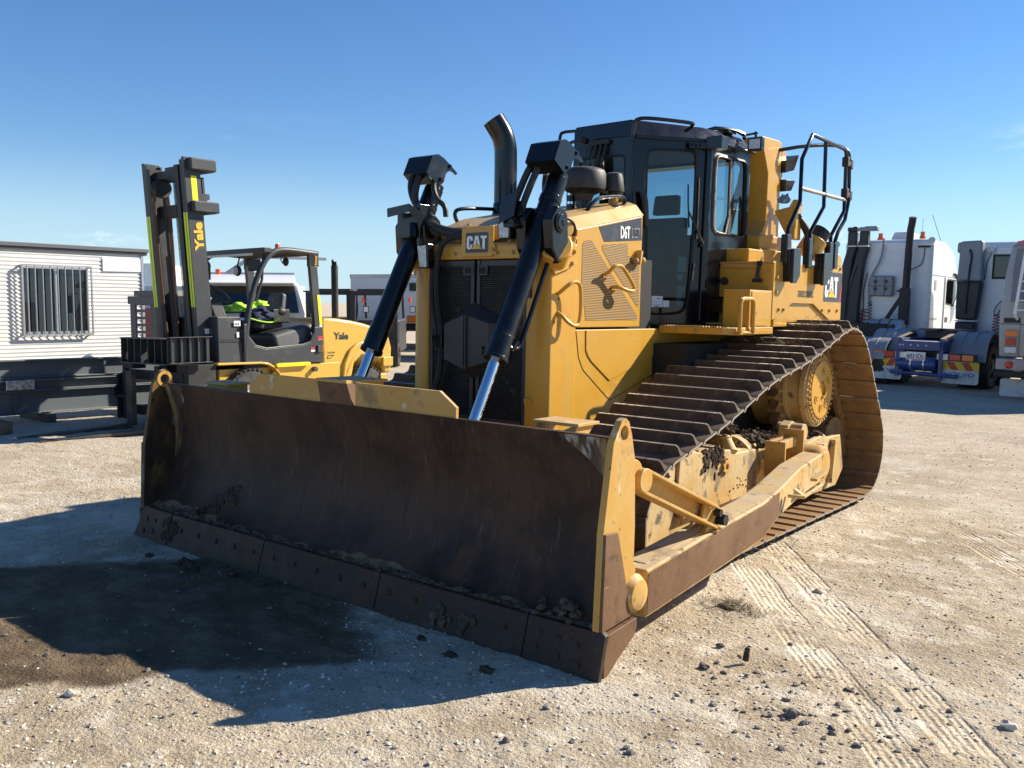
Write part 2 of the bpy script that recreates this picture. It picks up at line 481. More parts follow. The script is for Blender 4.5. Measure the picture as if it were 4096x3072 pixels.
M['clear_glass'] = glass('clear_glass', (0.72, 0.80, 0.80))
M['dark_glass'] = mat('dark_glass', (0.010, 0.013, 0.016), 0.04, spec=0.8)
M['lamp_glass'] = mat('lamp_glass', (0.62, 0.63, 0.64), 0.12, layers=[((0.35, 0.36, 0.38), 0.2, 60, 0.45, 0.6, 0.7)])
M['amber'] = mat('amber', (0.80, 0.19, 0.012), 0.2, coat=0.5)
M['beacon_red'] = mat('beacon_red', (0.75, 0.07, 0.012), 0.2, coat=0.5)
M['red_lens'] = mat('red_lens', (0.52, 0.02, 0.02), 0.2, coat=0.5)
M['white_lens'] = mat('white_lens', (0.66, 0.66, 0.66), 0.2, coat=0.5)

# ------------------------------------------------------------------ ground
def lattice_noise(x, y, s, seed):
    r = np.random.RandomState(seed)
    n = 256
    g = r.rand(n, n)
    u = x/s; v = y/s
    iu = np.floor(u).astype(int); iv = np.floor(v).astype(int)
    fu = u-iu; fv = v-iv
    fu = fu*fu*(3-2*fu); fv = fv*fv*(3-2*fv)
    a = g[iu % n, iv % n]; b = g[(iu+1) % n, iv % n]; c = g[iu % n, (iv+1) % n]; d = g[(iu+1) % n, (iv+1) % n]
    return (a*(1-fu)+b*fu)*(1-fv)+(c*(1-fu)+d*fu)*fv - 0.5

def ground_h(x, y):
    h = lattice_noise(x+3, y, 0.9, 1)*0.022 + lattice_noise(x, y+5, 0.27, 2)*0.013 + lattice_noise(x+y*0.3, y-x*0.3, 0.085, 3)*0.008
    h2 = lattice_noise(x*1.1, y, 0.04, 4)
    h = h + h2*0.0055 + np.clip(lattice_noise(x, y, 0.055, 9)-0.22, 0, 1)*0.03
    near = np.exp(-np.maximum(0, np.hypot(x-1, y-1)-9)/6)
    return (h-0.006)*near

def axis_vals(a, b, step, far, grow=1.18):
    core = list(np.arange(a, b+1e-6, step))
    lo = []; hi = []
    d = step; t = a
    while t > -far:
        d = min(d*grow, 60); t -= d; lo.append(t)
    d = step; t = b
    while t < far:
        d = min(d*grow, 60); t += d; hi.append(t)
    return np.array(lo[::-1]+core+hi)

gx = axis_vals(-3.4, 4.3, 0.022, 700)
gy = axis_vals(-3.0, 3.2, 0.022, 700)
XX, YY = np.meshgrid(gx, gy, indexing='ij')
ZZ = ground_h(XX, YY)
nx, ny = XX.shape
me = bpy.data.meshes.new('ground')
vv = np.stack([XX, YY, ZZ], -1).reshape(-1, 3)
ii = np.arange(nx*ny).reshape(nx, ny)
ff = np.stack([ii[:-1, :-1], ii[1:, :-1], ii[1:, 1:], ii[:-1, 1:]], -1).reshape(-1, 4)
me.vertices.add(len(vv)); me.vertices.foreach_set('co', vv.ravel().astype(np.float32))
me.loops.add(ff.size); me.loops.foreach_set('vertex_index', ff.ravel().astype(np.int32))
me.polygons.add(len(ff)); me.polygons.foreach_set('loop_start', np.arange(0, ff.size, 4, dtype=np.int32))
me.polygons.foreach_set('use_smooth', np.ones(len(ff), bool))
me.update(calc_edges=True); me.validate()
tag(link('ground', me), kind='structure')

gm, nt, n, l = new_mat('gravel_ground')
b = n['Principled BSDF']
geo = n.new('ShaderNodeNewGeometry'); co = geo.outputs['Position']
sp = n.new('ShaderNodeSeparateXYZ'); l(co, sp.inputs['Vector'])
px, py = sp.outputs['X'], sp.outputs['Y']
base = mixrgb(nt, noise_mask(nt, co, 0.9, 0.36, 0.66), (0.40, 0.315, 0.205), (0.60, 0.505, 0.365))
base = mixrgb(nt, noise_mask(nt, co, 3.2, 0.5, 0.66), base, (0.68, 0.60, 0.47))
base = mixrgb(nt, math2(nt, 'MULTIPLY', noise_mask(nt, co, 7, 0.52, 0.72), 0.55), base, (0.31, 0.25, 0.175))
base = mixrgb(nt, math2(nt, 'MULTIPLY', noise_mask(nt, co, 62, 0.55, 0.70, detail=3), 0.65), base, (0.20, 0.165, 0.125))
base = mixrgb(nt, math2(nt, 'MULTIPLY', noise_mask(nt, co, 85, 0.56, 0.68, detail=2), 0.6), base, (0.78, 0.73, 0.64))
# pale compacted strips
base = mixrgb(nt, math2(nt, 'MULTIPLY', noise_mask(nt, co, 0.7, 0.5, 0.64, stretch=(1, 2.2, 1), dist=0.6), 0.55), base, (0.66, 0.60, 0.49))
# far yard: pinkish beige crushed stone
farm = n.new('ShaderNodeMapRange'); farm.inputs['From Min'].default_value = 5; farm.inputs['From Max'].default_value = 12
dl = n.new('ShaderNodeVectorMath'); dl.operation = 'DISTANCE'; dl.inputs[1].default_value = (3, -1, 0)
l(co, dl.inputs[0]); l(dl.outputs['Value'], farm.inputs['Value'])
base = mixrgb(nt, math2(nt, 'MULTIPLY', farm.outputs['Result'], 0.6), base, (0.50, 0.42, 0.315))
base = mixrgb(nt, math2(nt, 'MULTIPLY', noise_mask(nt, co, 0.35, 0.5, 0.7, stretch=(1, 1.5, 1)), 0.4), base, (0.30, 0.25, 0.19))
# wet strip of ground in front of the blade
wob = n.new('ShaderNodeTexNoise'); wob.inputs['Scale'].default_value = 2.2; wob.inputs['Detail'].default_value = 5
l(co, wob.inputs['Vector'])
wv = math2(nt, 'ADD', math2(nt, 'MULTIPLY', px, 0.8), math2(nt, 'MULTIPLY', py, -0.6))
wv = math2(nt, 'ADD', wv, math2(nt, 'MULTIPLY', math2(nt, 'SUBTRACT', wob.outputs['Fac'], 0.5), 0.42))
wd = math2(nt, 'ABSOLUTE', math2(nt, 'SUBTRACT', wv, 0.13))
wm = n.new('ShaderNodeMapRange'); wm.interpolation_type = 'SMOOTHSTEP'; wm.inputs['From Min'].default_value = 1.06; wm.inputs['From Max'].default_value = 0.94
l(wd, wm.inputs['Value'])
wu = math2(nt, 'ADD', math2(nt, 'MULTIPLY', px, 0.6), math2(nt, 'MULTIPLY', py, 0.8))
wu = math2(nt, 'ADD', wu, math2(nt, 'MULTIPLY', math2(nt, 'SUBTRACT', wob.outputs['Fac'], 0.5), 0.4))
we = n.new('ShaderNodeMapRange'); we.interpolation_type = 'SMOOTHSTEP'; we.inputs['From Min'].default_value = 0.36; we.inputs['From Max'].default_value = 0.14
l(wu, we.inputs['Value'])
wet = math2(nt, 'MULTIPLY', wm.outputs['Result'], we.outputs['Result'])
wetc = mixrgb(nt, noise_mask(nt, co, 4.5, 0.38, 0.68, stretch=(0.6, 1, 1)), (0.115, 0.080, 0.046), (0.215, 0.155, 0.092))
wetc = mixrgb(nt, math2(nt, 'MULTIPLY', noise_mask(nt, co, 40, 0.56, 0.7), 0.7), wetc, (0.06, 0.045, 0.03))
base = mixrgb(nt, wet, base, wetc)
# dry straw and mud smear beside the push arm
sm = n.new('ShaderNodeVectorMath'); sm.operation = 'DISTANCE'; sm.inputs[1].default_value = (2.02, 1.44, 0); l(co, sm.inputs[0])
smm = n.new('ShaderNodeMapRange'); smm.interpolation_type = 'SMOOTHSTEP'; smm.inputs['From Min'].default_value = 0.26; smm.inputs['From Max'].default_value = 0.04
l(sm.outputs['Value'], smm.inputs['Value'])
base = mixrgb(nt, math2(nt, 'MULTIPLY', smm.outputs['Result'], noise_mask(nt, co, 16, 0.45, 0.6)), base, (0.07, 0.055, 0.035))
l(base, b.inputs['Base Color'])
l(mixf(nt, wet, 0.95, 0.8), b.inputs['Roughness'])
b.inputs['Specular IOR Level'].default_value = 0.2
# relief: gravel and the ribbed tyre tracks
bn1 = n.new('ShaderNodeTexNoise'); bn1.inputs['Scale'].default_value = 75; bn1.inputs['Detail'].default_value = 6; bn1.inputs['Roughness'].default_value = 0.65
bn2 = n.new('ShaderNodeTexVoronoi'); bn2.inputs['Scale'].default_value = 42
l(co, bn1.inputs['Vector']); l(co, bn2.inputs['Vector'])
hh = math2(nt, 'ADD', math2(nt, 'MULTIPLY', bn1.outputs['Fac'], 0.026), math2(nt, 'MULTIPLY', bn2.outputs['Distance'], -0.008))
bn3 = n.new('ShaderNodeTexNoise'); bn3.inputs['Scale'].default_value = 14; bn3.inputs['Detail'].default_value = 4
l(co, bn3.inputs['Vector'])
hh = math2(nt, 'ADD', hh, math2(nt, 'MULTIPLY', bn3.outputs['Fac'], 0.030))
tn = math2(nt, 'ADD', math2(nt, 'MULTIPLY', px, 0.81), math2(nt, 'MULTIPLY', py, 0.59))
tn = math2(nt, 'ADD', tn, math2(nt, 'MULTIPLY', math2(nt, 'SUBTRACT', wob.outputs['Fac'], 0.5), 0.03))
ts = math2(nt, 'SUBTRACT', math2(nt, 'MULTIPLY', px, 0.59), math2(nt, 'MULTIPLY', py, 0.81))
tot = None
for c0, hw in ((2.775, 0.105), (3.097, 0.105), (4.66, 0.10), (5.0, 0.10)):
    d = math2(nt, 'ABSOLUTE', math2(nt, 'SUBTRACT', tn, c0))
    mr = n.new('ShaderNodeMapRange'); mr.interpolation_type = 'SMOOTHSTEP'; mr.inputs['From Min'].default_value = hw+0.008; mr.inputs['From Max'].default_value = hw-0.012
    l(d, mr.inputs['Value'])
    tot = mr.outputs['Result'] if tot is None else math2(nt, 'MAXIMUM', tot, mr.outputs['Result'])
tend = n.new('ShaderNodeMapRange'); tend.inputs['From Min'].default_value = -2.6; tend.inputs['From Max'].default_value = -1.9
l(ts, tend.inputs['Value'])
tot = math2(nt, 'MULTIPLY', math2(nt, 'MULTIPLY', tot, tend.outputs['Result']), noise_mask(nt, co, 2.6, 0.34, 0.56))
rib = math2(nt, 'SINE', math2(nt, 'MULTIPLY', tn, 2*PI/0.034))
ser = math2(nt, 'SINE', math2(nt, 'MULTIPLY', ts, 2*PI/0.03))
rib = math2(nt, 'ADD', math2(nt, 'MULTIPLY', rib, 0.006), math2(nt, 'MULTIPLY', ser, 0.0018))
flatd = math2(nt, 'SUBTRACT', hh, math2(nt, 'MULTIPLY', math2(nt, 'MULTIPLY', hh, tot), 0.55))
hh2 = math2(nt, 'ADD', flatd, math2(nt, 'MULTIPLY', math2(nt, 'SUBTRACT', rib, 0.010), math2(nt, 'MULTIPLY', tot, 0.45)))
bp = n.new('ShaderNodeBump'); bp.inputs['Strength'].default_value = 0.85; bp.inputs['Distance'].default_value = 1.0
l(hh2, bp.inputs['Height']); l(bp.outputs['Normal'], b.inputs['Normal'])
me.materials.append(gm)

# loose stones: pale and dark, real geometry lying on the ground
ICO_V = []; ICO_F = []
_bm = bmesh.new(); bmesh.ops.create_icosphere(_bm, subdivisions=1, radius=1)
ICO_V = np.array([v.co[:] for v in _bm.verts]); ICO_F = np.array([[v.index for v in f.verts] for f in _bm.faces]); _bm.free()
_bm = bmesh.new(); bmesh.ops.create_icosphere(_bm, subdivisions=2, radius=1)
ICO2_V = np.array([v.co[:] for v in _bm.verts]); ICO2_F = np.array([[v.index for v in f.verts] for f in _bm.faces]); _bm.free()

def tri_mesh(name, V, F, mat, smooth=False):
    me = bpy.data.meshes.new(name)
    me.vertices.add(len(V)); me.vertices.foreach_set('co', V.ravel().astype(np.float32))
    me.loops.add(F.size); me.loops.foreach_set('vertex_index', F.ravel().astype(np.int32))
    me.polygons.add(len(F)); me.polygons.foreach_set('loop_start', np.arange(0, F.size, 3, dtype=np.int32))
    me.polygons.foreach_set('use_smooth', np.full(len(F), smooth))
    me.update(calc_edges=True)
    me.materials.append(mat)
    return me

def stones(name, count, smin, smax, mat, seed, pts=None, power=2.6, flatz=0.6):
    r = np.random.RandomState(seed)
    if pts is None:
        u = r.rand(count)
        dep = 2.6*np.exp(u*np.log(13.0/2.6))
        lat = (r.rand(count)*2-1)*0.60*dep
        fw = np.array([-0.622, 0.783]); rt = np.array([0.783, 0.622])
        P = np.array([4.283, -3.503]) + dep[:, None]*fw + lat[:, None]*rt
    else: P = pts; count = len(pts)
    s = smin + (smax-smin)*r.rand(count)**power
    wv = P[:, 0]*0.8-P[:, 1]*0.6
    wetm = (np.abs(wv-0.13) < 1.0) & (P[:, 1] < 0.0) & (P[:, 0]*0.6+P[:, 1]*0.8 < 0.15)
    if 'gravel' == name: s = np.where(wetm & (r.rand(count) > 0.04), 0.0006, s)
    V = np.empty((count, len(ICO_V), 3)); 
    for i in range(count):
        A = np.linalg.qr(r.randn(3, 3))[0]
        v = ICO_V * (0.7+0.6*r.rand(len(ICO_V), 1)) * (0.6+0.7*r.rand(3))
        v = v @ A * s[i]
        v[:, 2] *= flatz
        V[i] = v
    V[:, :, 0] += P[:, 0, None]; V[:, :, 1] += P[:, 1, None]
    V[:, :, 2] += (ground_h(P[:, 0], P[:, 1]) + s*0.18)[:, None]
    F = (ICO_F[None] + (np.arange(count)*len(ICO_V))[:, None, None]).reshape(-1, 3)
    return tag(link(name, tri_mesh(name, V.reshape(-1, 3), F, mat)), kind='stuff')

M['stone_pale'] = mat('stone_pale', (0.55, 0.48, 0.38), 0.95, layers=[((0.68, 0.64, 0.56), 0.95, 1.2, 0.4, 0.6, 0.8), ((0.36, 0.29, 0.2), 0.95, 3, 0.5, 0.7, 0.7)], spec=0.2, bump=0.3, bscale=120, world_co=True)
M['stone_dark'] = mat('stone_dark', (0.15, 0.135, 0.125), 0.9, layers=[((0.28, 0.23, 0.18), 0.95, 2.0, 0.45, 0.6, 0.8), ((0.07, 0.07, 0.075), 0.9, 4, 0.5, 0.66, 0.8)], spec=0.25, bump=0.3, bscale=120, world_co=True)
tag(stones('gravel', 14000, 0.002, 0.011, M['stone_pale'], 11))
stones('dark_gravel', 4200, 0.002, 0.010, M['stone_dark'], 12)
_r = np.random.RandomState(5)
cl = []
for cx, cy, s, k in ((2.75, 0.28, 0.22, 60), (3.05, 0.62, 0.16, 30), (3.25, 0.35, 0.12, 30), (2.95, 0.05, 0.16, 40), (2.55, 0.62, 0.18, 26), (2.2, -0.5, 0.2, 20), (-0.15, -1.40, 0.35, 30), (-0.9, -0.12, 0.28, 40), (0.3, -0.3, 0.5, 30)):
    cl.append(np.array([cx, cy]) + _r.randn(k, 2)*s)
stones('stone_litter', 0, 0.004, 0.020, M['stone_dark'], 13, pts=np.concatenate(cl), power=1.8)

def lump(name, loc, r, mat, seed, label, cat, sc=(1, 1, 1), group=None, parent=None):
    rr = np.random.RandomState(seed)
    v = ICO2_V.copy()
    A = np.linalg.qr(rr.randn(3, 3))[0]
    for i in range(len(v)):
        q = Vector(v[i])*1.7 + Vector((seed*3.1, 0, 0))
        v[i] *= 0.8 + 0.55*mnoise.noise(q) + 0.2*mnoise.noise(q*2.3)
    v = v @ A * np.array(sc) * r
    o = link(name, tri_mesh(name, v, ICO2_F, mat), parent)
    o.location = loc
    if label: tag(o, label, cat, group)
    return o

def gz(x, y): return float(ground_h(np.array([x]), np.array([y]))[0])
lump('stone', (2.323, 0.512, gz(2.323, 0.512)+0.012), 0.030, M['stone_dark'], 3, 'flat dark stone left of the small stump on bright gravel', 'stone', (1.2, 1, 0.6))
lump('stone', (3.61, 0.739, gz(3.61, 0.739)+0.012), 0.036, M['stone_pale'], 4, 'pale angular stone near right edge beside the tyre track', 'stone', (1, 1, 0.8))
lump('stone', (2.306, 2.079, gz(2.306, 2.079)+0.010), 0.034, M['stone_pale'], 6, 'pale stone lying between the two ribbed tyre tracks', 'stone', (1.2, 0.9, 0.6))
lump('stone', (0.36, -1.62, gz(0.36, -1.62)+0.012), 0.034, M['stone_pale'], 8, 'pale stone at the sunlit edge of the wet ground', 'stone', (1.1, 0.9, 0.7))
lump('stone', (2.86, 0.26, gz(2.86, 0.26)+0.012), 0.038, M['stone_dark'], 9, 'dark stone among scattered gravel left of the tyre track', 'stone', (1.1, 0.9, 0.7))
t = MB()
t.cyl((2.447, 0.709, 0), (2.452, 0.715, 0.06), 0.017, 0.013, 9)
t.cyl((2.452, 0.715, 0.058), (2.452, 0.715, 0.068), 0.016, 0.010, 9)
tag(t.build('stump', M['mud'], bevel=0.003), 'small dark upright stub sticking out of pale gravel', 'stub')
# clods of earth fallen from the blade
for i, (x, y, r) in enumerate(((-1.10, -0.16, 0.05), (-0.95, -0.20, 0.06), (-0.62, -0.12, 0.045), (-1.42, -0.22, 0.03), (-0.30, -0.13, 0.035))):
    lump('mud_clod', (x, y, gz(x, y)+r*0.3), r, M['mud'], 30+i, ('dark mud clod second from left under the blade edge', 'largest dark clod of mud under the left part of the blade edge', 'dark mud clod at the edge of the wet ground below the blade', 'leftmost dark clod of mud on pale ground below the end bit', 'dark clod on the wet ground nearest the middle of the blade')[i], 'mud clod', (1.3, 0.9, 0.6), 'clods of mud in front of the blade edge')
for i, (x, y, r) in enumerate(((1.30, -0.20, 0.035), (1.05, -0.14, 0.03), (1.58, -0.25, 0.04))):
    lump('mud_clod', (x, y, gz(x, y)+r*0.3), r, M['mud'], 40+i, ('flat dark clod in shadow left of the right end bit', 'small dark clod in shadow close under the blade joint', 'dark clod in shadow nearest the sunlit gravel and end bit')[i], 'mud clod', (1.3, 0.9, 0.5), 'clods in shadow near the right end bit')
# dead grass dropped from the track
def grass_bits(name, c, spread, count, length, mat, seed, z0=0.0):
    r = random.Random(seed); mb = MB()
    for _ in range(count):
        x = c[0]+r.gauss(0, spread[0]); y = c[1]+r.gauss(0, spread[1]); a = r.uniform(0, 2*PI); ln = r.uniform(0.4, 1)*length
        e = r.uniform(0, 0.5)
        z = z0 if z0 else gz(x, y)
        p0 = Vector((x, y, z+0.003)); p1 = p0 + Vector((math.cos(a)*ln*0.5, math.sin(a)*ln*0.5, ln*e)); p2 = p1 + Vector((math.cos(a+0.5)*ln*0.5, math.sin(a+0.5)*ln*0.5, ln*(e-0.2)))
        w = Vector((-math.sin(a), math.cos(a), 0))*0.0016
        mb.add([p0-w, p0+w, p1+w, p1-w, p2], [(0, 1, 2, 3), (3, 2, 4)])
    return mb.build(name, mat)
M['straw'] = mat('straw', (0.30, 0.24, 0.12), 0.9)
M['straw_dark'] = mat('straw_dark', (0.09, 0.075, 0.045), 0.9)
tag(grass_bits('dead_grass', (2.03, 1.45), (0.10, 0.07), 260, 0.06, M['straw_dark'], 3), kind='stuff')
tag(grass_bits('dry_straw', (2.05, 1.48), (0.09, 0.05), 120, 0.06, M['straw'], 4), kind='stuff')
lump('mud_clod', (2.0, 1.42, 0.0), 0.04, M['mud'], 51, 'flat dark mud under dead grass beside the push arm', 'mud clod', (1.8, 1, 0.4))

# ================================================================== BULLDOZER
# frame: x towards the machine's left side, y to its rear, z up, blade edge at y = 0
DZ = empty('bulldozer', (0, 0, 0), label='yellow crawler bulldozer with wide rusty blade, black cab and broad steel tracks', cat='bulldozer')

def bolt_proto(name, r, h, mat, n=6):
    mb = MB()
    mb.lathe((0, 0, 0), (0, 0, 1), [(0, r*1.45), (h*0.25, r*1.45), (h*0.25, r), (h, r*0.95)], n if n > 6 else 6)
    return mb.mesh(name, mat)
BOLT_Y = bolt_proto('bolt', 0.013, 0.016, M['cat_yellow_worn'])
BOLT_K = bolt_proto('bolt', 0.012, 0.014, M['black_paint'])
def bolts(me, spots, nrm, parent, name='bolt'):
    q = Vector((0, 0, 1)).rotation_difference(Vector(nrm))
    for p in spots:
        o = link(name, me, parent, p); o.rotation_mode = 'QUATERNION'; o.rotation_quaternion = q

# ------------------------------------------------------------------ blade
prof = [(0.055, 0.205), (0.10, 0.215), (0.165, 0.25), (0.235, 0.33), (0.285, 0.44), (0.315, 0.57), (0.322, 0.70), (0.305, 0.85), (0.27, 0.99), (0.225, 1.106)]
def smooth2(p, it=2):
    return [(q.x, q.y) for q in chaikin([Vector((a, b, 0)) for a, b in p], it)]
pr = smooth2(prof)
back = [(y+0.035, z) for y, z in pr]
mb = MB()
nseg = 60
xs = [-1.965 + 3.93*i/nseg for i in range(nseg+1)]
for k in range(len(pr)):
    for x in xs: mb.v.append((x, pr[k][0], pr[k][1]))
m = nseg+1
for k in range(len(pr)-1):
    for i in range(nseg): mb.f.append((k*m+i, k*m+i+1, (k+1)*m+i+1, (k+1)*m+i))
s0 = len(mb.v)
for k in range(len(pr)):
    for x in (-1.965, 1.965): mb.v.append((x, back[k][0]+0.01, back[k][1]))
for k in range(len(pr)-1): mb.f.append((s0+2*k, s0+2*k+2, s0+2*k+3, s0+2*k+1))
# closing strip along the top
mb.f.append(tuple([(len(pr)-1)*m+i for i in range(m)]) + (s0+2*len(pr)-1, s0+2*len(pr)-2))
BL = mb.build('blade', M['moldboard'], DZ, ang=40)
# back of the blade: box ribs
mb = MB()
mb.box((-1.93, 0.36, 0.28), (1.93, 0.50, 0.44)); mb.box((-1.93, 0.345, 0.93), (1.93, 0.42, 1.06))
for x in (-1.9, -1.3, -0.75, -0.2, 0.2, 0.75, 1.3, 1.9): mb.ext([(0.36, 0.28), (0.5, 0.28), (0.5, 0.44), (0.42, 0.93), (0.42, 1.06), (0.30, 1.06), (0.36, 0.90), (0.375, 0.70), (0.37, 0.55)], 'x', x-0.02, x+0.02)
mb.build('blade_back_frame', M['cat_yellow_worn'], BL, bevel=0.006)
# cutting edge: three straight sections and two end bits
cross = [(0.0, -0.015), (0.030, -0.02), (0.085, 0.205), (0.058, 0.209)]
def edge_sec(name, x0, x1):
    mb = MB(); n = max(2, int((x1-x0)/0.12)); r = random.Random(int(x0*100)+500)
    for i in range(n+1):
        x = x0+(x1-x0)*i/n; w = r.uniform(-0.004, 0.004)
        mb.v += [(x, y+(w if z < 0.1 else 0), z+(w if z < 0.1 else w*0.3)) for y, z in cross]
    for i in range(n):
        for j in range(4):
            k = (j+1) % 4; a = i*4
            mb.f.append((a+j, a+4+j, a+4+k, a+k))
    mb.f += [(0, 1, 2, 3), (n*4+3, n*4+2, n*4+1, n*4)]
    return mb.build(name, M['edge_steel'], BL, bevel=0.005)
for x0, x1 in ((-1.585, -0.535), (-0.529, 0.529), (0.535, 1.585)): edge_sec('cutting_edge', x0, x1)
for s in (-1, 1):
    mb = MB()
    xt = 2.04 if s > 0 else 1.965
    f = [(1.592*s, -0.006, -0.022), (2.005*s, -0.004, -0.035), (2.035*s, 0.006, -0.022), (xt*s, 0.055, 0.20), ((xt-0.02)*s, 0.056, 0.214), (1.592*s, 0.054, 0.209)]
    bk = [(x, y+0.036, z) for x, y, z in f]
    if s < 0: pass
    n6 = len(f)
    mb.add(f+bk, [tuple(range(n6)) if s > 0 else tuple(range(n6))[::-1], tuple(range(n6, 2*n6))[::-1] if s > 0 else tuple(range(n6, 2*n6))] +
           [((i, n6+i, n6+(i+1) % n6, (i+1) % n6) if s > 0 else (i, (i+1) % n6, n6+(i+1) % n6, n6+i)) for i in range(n6)])
    mb.build('end_bit', M['edge_steel'], BL, bevel=0.006)
    # side corner of the end bit
    mb = MB()
    mb.ext([(0.069, -0.03), (0.20, 0.055), (0.344, 0.13), (0.362, 0.175), (0.357, 0.215), (0.055, 0.190)], 'x', 1.985*s, 2.03*s)
    mb.build('end_bit_side', M['edge_steel'] if s < 0 else M['arm_side'], BL, bevel=0.006)
BOLT_E = bolt_proto('plow_bolt', 0.014, 0.004, M['edge_steel'], 14)
ev = Vector((0, 0.055, 0.209)).normalized(); en = Vector((0, -0.209, 0.055)).normalized()
sp = []
for i in range(15):
    x = -1.45 + 2.9*i/14
    sp.append((x, 0.030, 0.118))
for s in (-1, 1):
    for x, z in ((1.67, 0.145), (1.78, 0.135), (1.89, 0.13), (1.66, 0.075), (1.79, 0.06), (1.91, 0.045)): sp.append((x*s, 0.056*(z/0.209)-0.002, z))
bolts(BOLT_E, sp, en, BL, 'plow_bolt')
# side plates with lifting lugs
for s in (-1, 1):
    out = [(0.057, 0.205), (0.345, 0.222), (0.41, 0.29), (0.385, 0.376), (0.354, 0.483), (0.356, 0.663), (0.339, 0.995), (0.303, 1.122), (0.275, 1.185), (0.245, 1.206), (0.21, 1.195), (0.185, 1.16), (0.143, 1.096), (0.075, 0.676)]
    c = (0.236, 1.135)
    # plate with a round hole: keyed outline
    hole = circ(c, 0.036, 16, PI/2, PI/2+2*PI)
    mb = MB()
    keyed = out[:10] + [(c[0]+0.0005, c[1]+0.036)] + hole[::-1][:-1] + [(c[0]-0.0005, c[1]+0.036)] + [(0.2445, 1.206)] + out[10:]
    keyed = out[:10] + [(hole[0][0]+0.0004, hole[0][1])] + hole[1:][::-1] + [(hole[0][0]-0.0004, hole[0][1]), (0.2442, 1.206)] + out[10:]
    mb.ext(keyed, 'x', 1.966*s, 2.002*s)
    SPo = mb.build('side_plate', M['cat_yellow_worn'], BL)
    if s < 0:
        SPo.data.materials.append(M['plate_inner'])
        for pg in SPo.data.polygons:
            if pg.normal.x > 0.7 or pg.normal.y < -0.5: pg.material_index = 1
        mb = MB(); mb.ring(circ(c, 0.060, 24), circ(c, 0.036, 24), 'x', -1.9655, -1.9625); lp_ = mb.build('lug_face', M['cat_yellow_worn'], BL)
    mb = MB()
    mb.ext([(0.072, 0.675), (0.182, 0.668), (0.325, 0.228), (0.06, 0.208)], 'x', 2.0025*s, 2.018*s)
    mb.build('wear_plate', M['arm_side'], BL, bevel=0.004)
    mb = MB()
    mb.lathe((1.95*s, 0.37, 0.325), (s, 0, 0), [(0, 0.10), (0.05, 0.10), (0.085, 0.075), (0.10, 0.0)], 20, caps=False)
    mb.build('hub', M['cat_yellow_worn'], BL)
# trunnion knuckle high on the back of the side plate
for s in (-1, 1):
    mb = MB()
    mb.cyl((1.86*s, 0.40, 0.90), (1.965*s, 0.40, 0.90), 0.085, n=20)
    mb.build('brace_socket', M['cat_yellow_worn'], BL, bevel=0.006)
# spill guards above the top edge and step plates
for s, x0, x1 in ((-1, -0.935, -0.205), (1, 0.115, 0.927)):
    o = [(x0, 1.09), (x1, 1.09), (x1, 1.165) if s > 0 else (x1, 1.245), (x1-0.125, 1.247) if s > 0 else (x1, 1.2451), (x0+0.125, 1.245) if s < 0 else (x0, 1.247), (x0, 1.167) if s < 0 else (x0, 1.2469)]
    mb = MB(); mb.ext(o, 'y', 0.238, 0.258)
    mb.build('spill_guard', M['cat_yellow_worn'], BL, bevel=0.003)
mb = MB()
mb.hexa([(-0.19, 0.225, 1.106), (0.105, 0.225, 1.106), (0.105, 0.30, 1.106), (-0.19, 0.30, 1.106), (-0.20, 0.205, 1.237), (0.072, 0.205, 1.237), (0.072, 0.29, 1.237), (-0.20, 0.29, 1.237)])
mb.build('rope_guide', M['arm_side'], BL, bevel=0.004)
mb = MB()
mb.hexa([(-0.205, 0.20, 1.238), (0.075, 0.20, 1.238), (0.02, 0.60, 1.225), (-0.30, 0.60, 1.225), (-0.205, 0.20, 1.258), (0.075, 0.20, 1.258), (0.02, 0.60, 1.245), (-0.30, 0.60, 1.245)])
mb.ext([(0.25, 1.06), (0.58, 1.15), (0.58, 1.225), (0.25, 1.235)], 'x', -0.03, 0.0)
mb.build('step_plate', M['cat_yellow_worn'], BL, bevel=0.003)
for s in (-1, 1):
    a, bx = (1.36, 1.65)
    mb = MB()
    mb.box((a*s, 0.36, 1.115), (bx*s, 0.56, 1.132))
    mb.build('step_plate', M['cat_yellow_worn'], BL, bevel=0.003)
    mb = MB()
    mb.hexa([((a+0.02)*s, 0.30, 1.0), ((bx-0.02)*s, 0.30, 1.0), ((bx-0.02)*s, 0.42, 1.0), ((a+0.02)*s, 0.42, 1.0), ((bx-0.05)*s, 0.38, 1.114), ((bx-0.02)*s, 0.38, 1.114), ((bx-0.02)*s, 0.54, 1.114), ((bx-0.05)*s, 0.54, 1.114)]) if s > 0 else mb.hexa([((bx-0.02)*s, 0.30, 1.0), ((a+0.02)*s, 0.30, 1.0), ((a+0.02)*s, 0.42, 1.0), ((bx-0.02)*s, 0.42, 1.0), ((bx-0.02)*s, 0.38, 1.114), ((a+0.02)*s, 0.38, 1.114), ((a+0.02)*s, 0.54, 1.114), ((bx-0.02)*s, 0.54, 1.114)])
    mb.box(((a+0.015)*s, 0.37, 1.02), ((a+0.035)*s, 0.54, 1.114))
    mb.build('step_bracket', M['cat_yellow_worn'], BL, bevel=0.003)
